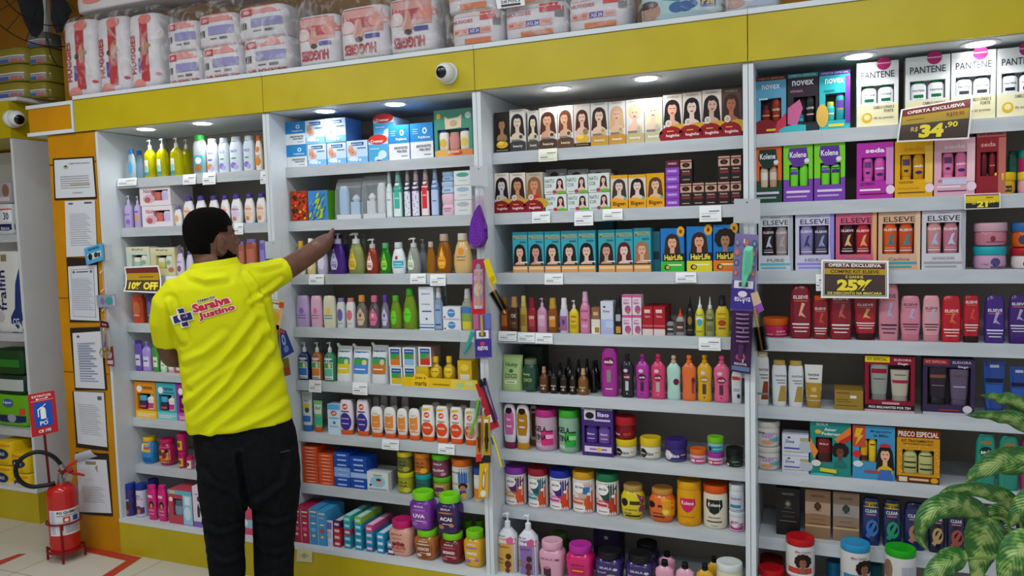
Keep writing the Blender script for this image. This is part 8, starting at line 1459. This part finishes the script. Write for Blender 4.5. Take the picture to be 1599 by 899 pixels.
wpart(MB().tube([onY(769, 680, YF-.02), onY(776, 700, YF-.02), onY(783, 728, YF-.02)], [.006, .004, .005], 'd8c41c', 8), 'toothbrush', r); wpart(MB().tube([onY(767, 682, YF-.026), onY(770, 694, YF-.026)], [.004, .004], '2c5cb0', 8), 'bristle_head', r)
r = blister([(749, 724), (763, 723), (762, 776), (747, 777)], YF-.01, 'yellow children toothbrush card at bottom of the strip', [E_(0, .5, .2, .3, 'b0783c'), E_(0, .5, .1, .2, 'd8d0c0'), E_(.0, .12, .3, .1, 'e0dcd0')], 'd0a81c')
# --- divider between third and right bay
plate([(1146.5, 310), (1187, 311), (1187, 349), (1145, 348)], YF, 'grey header plate above the mint hair brush', 'b0b4b8')
strip(1166, 346, 1163, 590, YF-.001, .05, 'clear display strip behind the mint brush on the divider')
r = blister([(1148, 364), (1185, 367), (1176, 487), (1140, 485)], YF-.006, 'mint green hair brush on violet and pink photo card', [R_(-.5, .03, .5, .3, '3c3088'), T('escova', 0, .16, .7, .06, 'd4cce8'), R_(-.4, .3, .42, .4, 'd8d4dc'), R_(-.2, .32, .2, .38, '4c4c5c'), R_(-.5, .4, .5, 1, '7c6c9c')]+[E_(-.36+.36*(k % 3), .5+.13*(k//3), .12, .045, ['9c5c6c', '5c78a8', 'b86c78', '3c6490'][k % 4]) for k in range(12)]+[E_(-.36+.36*(k % 3), .495+.13*(k//3), .05, .025, 'b88870') for k in range(12)]+[E_(0, .23, .2, .04, 'd8c8dc')], '5c4c90', 'hair_brush', 'hair brush')
hb = pq([(1166, 383), (1176, 385), (1177, 400), (1174, 424), (1168, 434), (1163, 448), (1158, 448), (1158, 432), (1159, 408), (1161, 390)], YF-.022); m = MB(); cc = sum(hb, Vector())/len(hb)
m.loft([[p+Vector((0, .008, 0)) for p in hb], hb, [cc+(p-cc)*.85+Vector((0, -.006, 0)) for p in hb]], '6cc8a4'); wpart(m, 'brush_body', r, 50)
m = MB()
for j in range(15):
    for i in range(4):
        p = onY(1163.5+i*3.2-j*.1, 391+j*2.5, YF-.026); m.tube([p, p+Vector((0, -.012, 0))], [.0013, .001], '8cdcbc', 5)
wpart(m, 'bristles', r)
r = blister([(1143, 484), (1176, 486), (1172, 584), (1139, 579)], YF-.012, 'dark purple vented hair brush in a plum pack', [R_(-.4, .03, .44, .1, '5c7090'), T('escova', 0, .14, .6, .04, 'c8b8cc'), E_(.0, .25, .24, .06, 'b04860'), R_(-.1, .26, .15, .32, 'd8d0d8'), R_(-.1, .34, .1, .5, '8c2438')], '3a1c40', 'vent_brush', 'hair brush')
m = MB()
for j in range(7): a, b = onY(1150, 490+j*7, YF-.02), onY(1169, 491+j*7, YF-.02); m.tube([a, (a+b)/2+Vector((0, -.012, 0)), b], .0035, '8c6c98', 6)
wpart(m, 'ribs', r); wpart(MB().tube([onY(1158, 538, YF-.018), onY(1156, 560, YF-.018)], [.012, .008], '4c2c58', 10), 'handle', r)
r = blister([(1172, 458), (1183, 455), (1193, 484), (1180, 492)], YF-.01, 'round hair brush with gold core and black bristles, right divider', [R_(-.5, 0, .5, .4, '8c4ca8')], 'c8a88c', 'round_brush', 'hair brush')
wpart(MB().tube([onY(1178, 480, YF-.02), onY(1184, 512, YF-.02)], [.004, .0055], 'c0a048/m', 10), 'handle', r); brushy(r, (1184, 510), (1190, 547), YF-.02, .03, '14110c', 0, 0)
# --- divider between the first two bays (partly behind the man)
plate([(413.5, 377), (439.5, 375), (440, 403), (415, 404)], YF, "grey header plate beside the man's raised sleeve")
for q, base, el, lb in [([(419, 466), (444, 470), (438, 515), (416, 512)], 'c8b07c', [R_(-.2, .7, .3, .95, 'd8d4c8'), R_(.2, .75, .5, .95, 'c84828'), E_(0, .4, .3, .2, 'd89c2c'), T('barbear' if 0 else 'prestige', 0, .88, .4, .08, '3c3430')], 'tan and orange razor pack hanging beside the shirt'), ([(436, 512), (446, 516), (459, 549), (440, 560)], '24387c', [E_(-.1, .6, .2, .2, '9cb0d4'), E_(-.1, .6, .1, .12, '24387c'), E_(0, .25, .22, .14, '5c7cb0'), R_(-.4, .85, .3, .98, 'b83c2c')], 'dark blue pack tilted beside the shirt'), ([(440, 560), (450, 558), (454, 585), (443, 588)], '6c6424', [R_(-.4, .1, .4, .5, '8c3c28')], 'small olive and red pack below the dark blue one'), ([(424, 505), (436, 508), (432, 545), (422, 542)], 'a85828', [R_(-.3, .3, .3, .7, 'c8a040')], 'orange brown pack half hidden by the shirt')]:
    blister(q, YF-.008-.006*('blue' in lb), lb, el, base, 'blister_pack', 'package')
# --- strip on the far left panel edge
YL = -.014
plate([(157, 381), (173, 381), (173, 406), (158, 407)], YL, 'small grey header plate behind the light blue card at left')
strip(162, 405, 170, 560, YL-.001, .03, 'clear display strip with hooks at the far left panel')
blister([(131, 388), (160, 379), (162, 405), (135, 414)], YL-.01, 'light blue card tag tilted at top of the left strip', [R_(-.3, .76, .3, .9, '2c6c8c'), R_(-.36, .22, .4, .6, 'c8d0cc'), E_(-.22, .4, .12, .2, '1c2024'), E_(.1, .42, .1, .16, '2c3438'), R_(.2, .25, .34, .5, '3c4c5c')], '4ca4d0', 'blister_pack', 'package')
blister([(150, 461), (180, 459), (182, 479), (152, 480)], YL-.01, 'small teal and lilac packet on the left strip', [E_(-.2, .5, .12, .3, '7c6c9c'), E_(.15, .5, .2, .3, '3c9490'), R_(.35, .1, .45, .9, 'b8b4c8')], '8c94a8', 'blister_pack', 'package')
blister([(156, 500), (170, 498), (173, 560), (157, 558)], YL-.012, 'clear pack with gold scissors on the left strip', [], 'c0c4c4/f', 'scissors_pack', 'scissors')
r = wroot('nail_scissors', onY(163, 545, YL-.02), 'gold handled scissors at the bottom of the left strip', 'scissors')
def loop(cx, cy, rx_, ry_, Y): return [onY(cx+rx_*math.cos(2*math.pi*k/14), cy+ry_*math.sin(2*math.pi*k/14), Y) for k in range(15)]
wpart(MB().tube(loop(160, 550, 4, 6, YL-.02), .0025, 'c09820/m', 6), 'handle', r); wpart(MB().tube(loop(168, 548, 4, 6, YL-.02), .0025, 'c09820/m', 6), 'handle', r); wpart(MB().tube([onY(162, 544, YL-.02), onY(166, 520, YL-.02)], [.004, .001], '5c64a8', 6), 'blade', r); wpart(MB().tube([onY(166, 543, YL-.021), onY(163, 520, YL-.021)], [.004, .001], '8c8c94/m', 6), 'blade', r)
blister([(157, 500), (168, 503), (170, 512), (156, 510)], YL-.02, 'dark maroon cap card above the gold scissors', [R_(-.3, .3, .3, .6, 'a87c84')], '4c1424', 'blister_pack', 'package')
blister([(166, 545), (176, 540), (178, 572), (167, 570)], YL-.008, 'dark red and white packet behind the scissors', [E_(0, .6, .3, .2, 'c8c0c4'), R_(-.4, .1, .4, .3, 'b8b4bc')], '7c2434', 'blister_pack', 'package')
# ================================================================== potted plant in the right foreground
def leaf_mat():
    m = bpy.data.materials.new('variegated_leaf'); m.use_nodes = True; N, L = m.node_tree.nodes, m.node_tree.links; b = N['Principled BSDF']
    uv = N.new('ShaderNodeUVMap'); uv.uv_map = 'UVMap'; sx = N.new('ShaderNodeSeparateXYZ'); L.new(uv.outputs[0], sx.inputs[0])
    ab = N.new('ShaderNodeMath'); ab.operation = 'ABSOLUTE'; L.new(sx.outputs['X'], ab.inputs[0])
    # slanted veins: v - |u|
    mu = N.new('ShaderNodeMath'); mu.operation = 'MULTIPLY_ADD'; mu.inputs[1].default_value = -.28; L.new(ab.outputs[0], mu.inputs[0]); L.new(sx.outputs['Y'], mu.inputs[2])
    sc_ = N.new('ShaderNodeMath'); sc_.operation = 'MULTIPLY'; sc_.inputs[1].default_value = 85; L.new(mu.outputs[0], sc_.inputs[0])
    sn = N.new('ShaderNodeMath'); sn.operation = 'SINE'; L.new(sc_.outputs[0], sn.inputs[0])
    nz = N.new('ShaderNodeTexNoise'); nz.inputs['Scale'].default_value = 40; nz.inputs['Detail'].default_value = 4; tc = N.new('ShaderNodeTexCoord'); L.new(tc.outputs['Object'], nz.inputs['Vector'])
    a = N.new('ShaderNodeMath'); a.operation = 'MULTIPLY_ADD'; a.inputs[1].default_value = .045; L.new(sn.outputs[0], a.inputs[0]); L.new(nz.outputs['Fac'], a.inputs[2])
    s2 = N.new('ShaderNodeMath'); s2.operation = 'MULTIPLY_ADD'; s2.inputs[1].default_value = -.30; L.new(ab.outputs[0], s2.inputs[0]); L.new(a.outputs[0], s2.inputs[2])
    cr = N.new('ShaderNodeValToRGB'); e = cr.color_ramp.elements; e[0].position = .27; e[0].color = (*lin('2c6426'), 1); e[1].position = .5; e[1].color = (*lin('9cb468'), 1); x = cr.color_ramp.elements.new(.36); x.color = (*lin('5c8a34'), 1)
    L.new(s2.outputs[0], cr.inputs['Fac']); L.new(cr.outputs[0], b.inputs['Base Color']); b.inputs['Roughness'].default_value = .35
    bp = N.new('ShaderNodeBump'); bp.inputs['Strength'].default_value = .35; bp.inputs['Distance'].default_value = .004; L.new(sn.outputs[0], bp.inputs['Height']); L.new(bp.outputs[0], b.inputs['Normal']); return m
LEAF = leaf_mat()
PB = onY(1600, 899, -.55); PBX, PBY = PB.x+.03, -.55
pr = wroot('potted_plant', Vector((PBX, PBY, 0)), 'potted plant with large variegated green leaves in the right foreground', 'plant')
def leaf(pts, w_, Ys, side=0, fold=.25, droop=0):
    """spine through pixels at given distances; w_ half width in metres; side = roll of the blade"""
    P = [onY(x, y, Y) for (x, y), Y in zip(pts, Ys)]; S = []
    for a in range(len(P)-1):
        p0, p1, p2, p3 = P[max(a-1, 0)], P[a], P[a+1], P[min(a+2, len(P)-1)]
        for q in range(8): t = q/8; S.append(.5*((2*p1)+(-p0+p2)*t+(2*p0-5*p1+4*p2-p3)*t*t+(-p0+3*p1-3*p2+p3)*t**3))
    S.append(P[-1]); n = len(S)-1; vs, uvs = [], []; K_ = 4
    for i, p in enumerate(S):
        f = i/n; t = (S[min(i+1, n)]-S[max(i-1, 0)]).normalized(); vd = (CAM-p).normalized(); a = t.cross(vd).normalized(); b = a.cross(t).normalized()
        a = a*math.cos(side)+b*math.sin(side); b = t.cross(a)*-1 if 0 else a.cross(t)
        wd = w_*(math.sin(math.pi*min(1, f**.62))**.8 if 0 < f < 1 else 0)*(1-.25*f)+.0006
        for k in range(-K_, K_+1):
            u = k/K_; vs.append(p+a*wd*u-b*(abs(u)*wd*fold)+b*.0025*math.sin(f*26+u*2)*abs(u)); uvs.append((u, f))
    m_ = bpy.data.meshes.new('leaf'); W = 2*K_+1; o = Vector(pr.location); N_ = len(vs)
    fs = [(i*W+j, i*W+j+1, (i+1)*W+j+1, (i+1)*W+j) for i in range(n) for j in range(W-1)]
    m_.from_pydata([v-o for v in vs], [], fs); m_.materials.append(LEAF); ul = m_.uv_layers.new(name='UVMap')
    for p in m_.polygons:
        p.use_smooth = True
        for li, vi in zip(p.loop_indices, p.vertices): ul.data[li].uv = uvs[vi]
    ob = bpy.data.objects.new('leaf', m_); COL.objects.link(ob); ob.parent = pr; so = ob.modifiers.new('thick', 'SOLIDIFY'); so.thickness = .0012
def stem(pts, Ys, r0=.006, r1=.0035):
    P = [onY(x, y, Y) for (x, y), Y in zip(pts, Ys)]; P = [Vector((PBX+random.uniform(-.02, .02), PBY+random.uniform(-.02, .02), .27))]+P; S = []
    for a in range(len(P)-1):
        p0, p1, p2, p3 = P[max(a-1, 0)], P[a], P[a+1], P[min(a+2, len(P)-1)]
        for q in range(5): t = q/5; S.append(.5*((2*p1)+(-p0+p2)*t+(2*p0-5*p1+4*p2-p3)*t*t+(-p0+3*p1-3*p2+p3)*t**3))
    S.append(P[-1]); k = len(S); wpart(MB().tube(S, [r0+(r1-r0)*i/(k-1) for i in range(k)], '6c8c40', 8), 'stem', pr)
Y1 = -.6
leaf([(1538, 812), (1518, 797), (1490, 790), (1462, 795), (1443, 815), (1438, 840), (1449, 858)], .037, [-.55, -.58, -.62, -.65, -.66, -.65, -.63], .35); stem([(1585, 880), (1566, 840), (1538, 812)], [-.55, -.55, -.55])
leaf([(1592, 812), (1580, 790), (1555, 773), (1520, 765), (1490, 764), (1466, 770)], .028, [-.55, -.57, -.6, -.62, -.64, -.66], .5); stem([(1592, 870), (1598, 840), (1592, 812)], [-.54, -.54, -.55])
leaf([(1625, 712), (1590, 722), (1560, 722), (1530, 736), (1508, 752)], .042, [-.62, -.62, -.63, -.65, -.68], .45); stem([(1612, 830), (1632, 760), (1625, 712)], [-.55, -.58, -.62])
leaf([(1640, 655), (1612, 642), (1580, 627), (1555, 621), (1532, 617)], .026, [-.65, -.66, -.67, -.68, -.7], .6); stem([(1630, 800), (1650, 720), (1640, 655)], [-.56, -.6, -.65])
leaf([(1650, 690), (1620, 675), (1585, 657), (1548, 650), (1507, 648)], .034, [-.62, -.64, -.66, -.68, -.7], .75); stem([(1635, 820), (1655, 750), (1650, 690)], [-.56, -.6, -.62])
leaf([(1548, 808), (1540, 830), (1532, 858), (1528, 885), (1520, 920)], .05, [-.56, -.56, -.55, -.55, -.54], .1); stem([(1580, 860), (1572, 815), (1548, 808)], [-.55, -.56, -.56])
leaf([(1512, 872), (1492, 874), (1472, 884), (1452, 900), (1440, 925)], .036, [-.6, -.62, -.65, -.67, -.68], .3); stem([(1570, 890), (1545, 872), (1512, 872)], [-.56, -.58, -.6])
leaf([(1628, 850), (1605, 852), (1585, 868), (1572, 900), (1570, 930)], .045, [-.68, -.7, -.72, -.72, -.7], .2); stem([(1620, 900), (1632, 870), (1628, 850)], [-.6, -.65, -.68])
leaf([(1640, 770), (1622, 775), (1600, 790), (1585, 808), (1578, 825)], .034, [-.6, -.61, -.62, -.62, -.6], .3); stem([(1628, 850), (1642, 800), (1640, 770)], [-.58, -.6, -.6])
leaf([(1605, 812), (1585, 803), (1560, 800), (1540, 806), (1522, 820)], .03, [-.5, -.5, -.5, -.5, -.5], .5); stem([(1600, 870), (1610, 835), (1605, 812)], [-.53, -.52, -.5])
pm = MB(); pm.lathe([(0, .72), (.02, .76), (.85, .98), (.86, 1.04), (1, 1.06), (1, .94), (.93, .92)], .15, .15, '8c4a30/r', 0, .28, 2, 40, PBX, PBY); wpart(pm, 'pot', pr)
wpart(MB().lathe([(0, .9), (.6, 1), (1, .7)], .132, .132, mat_noise('soil', '2a2018', '3c2e22', 60, .95, .8), .245, .03, 2, 30, PBX, PBY), 'soil', pr)
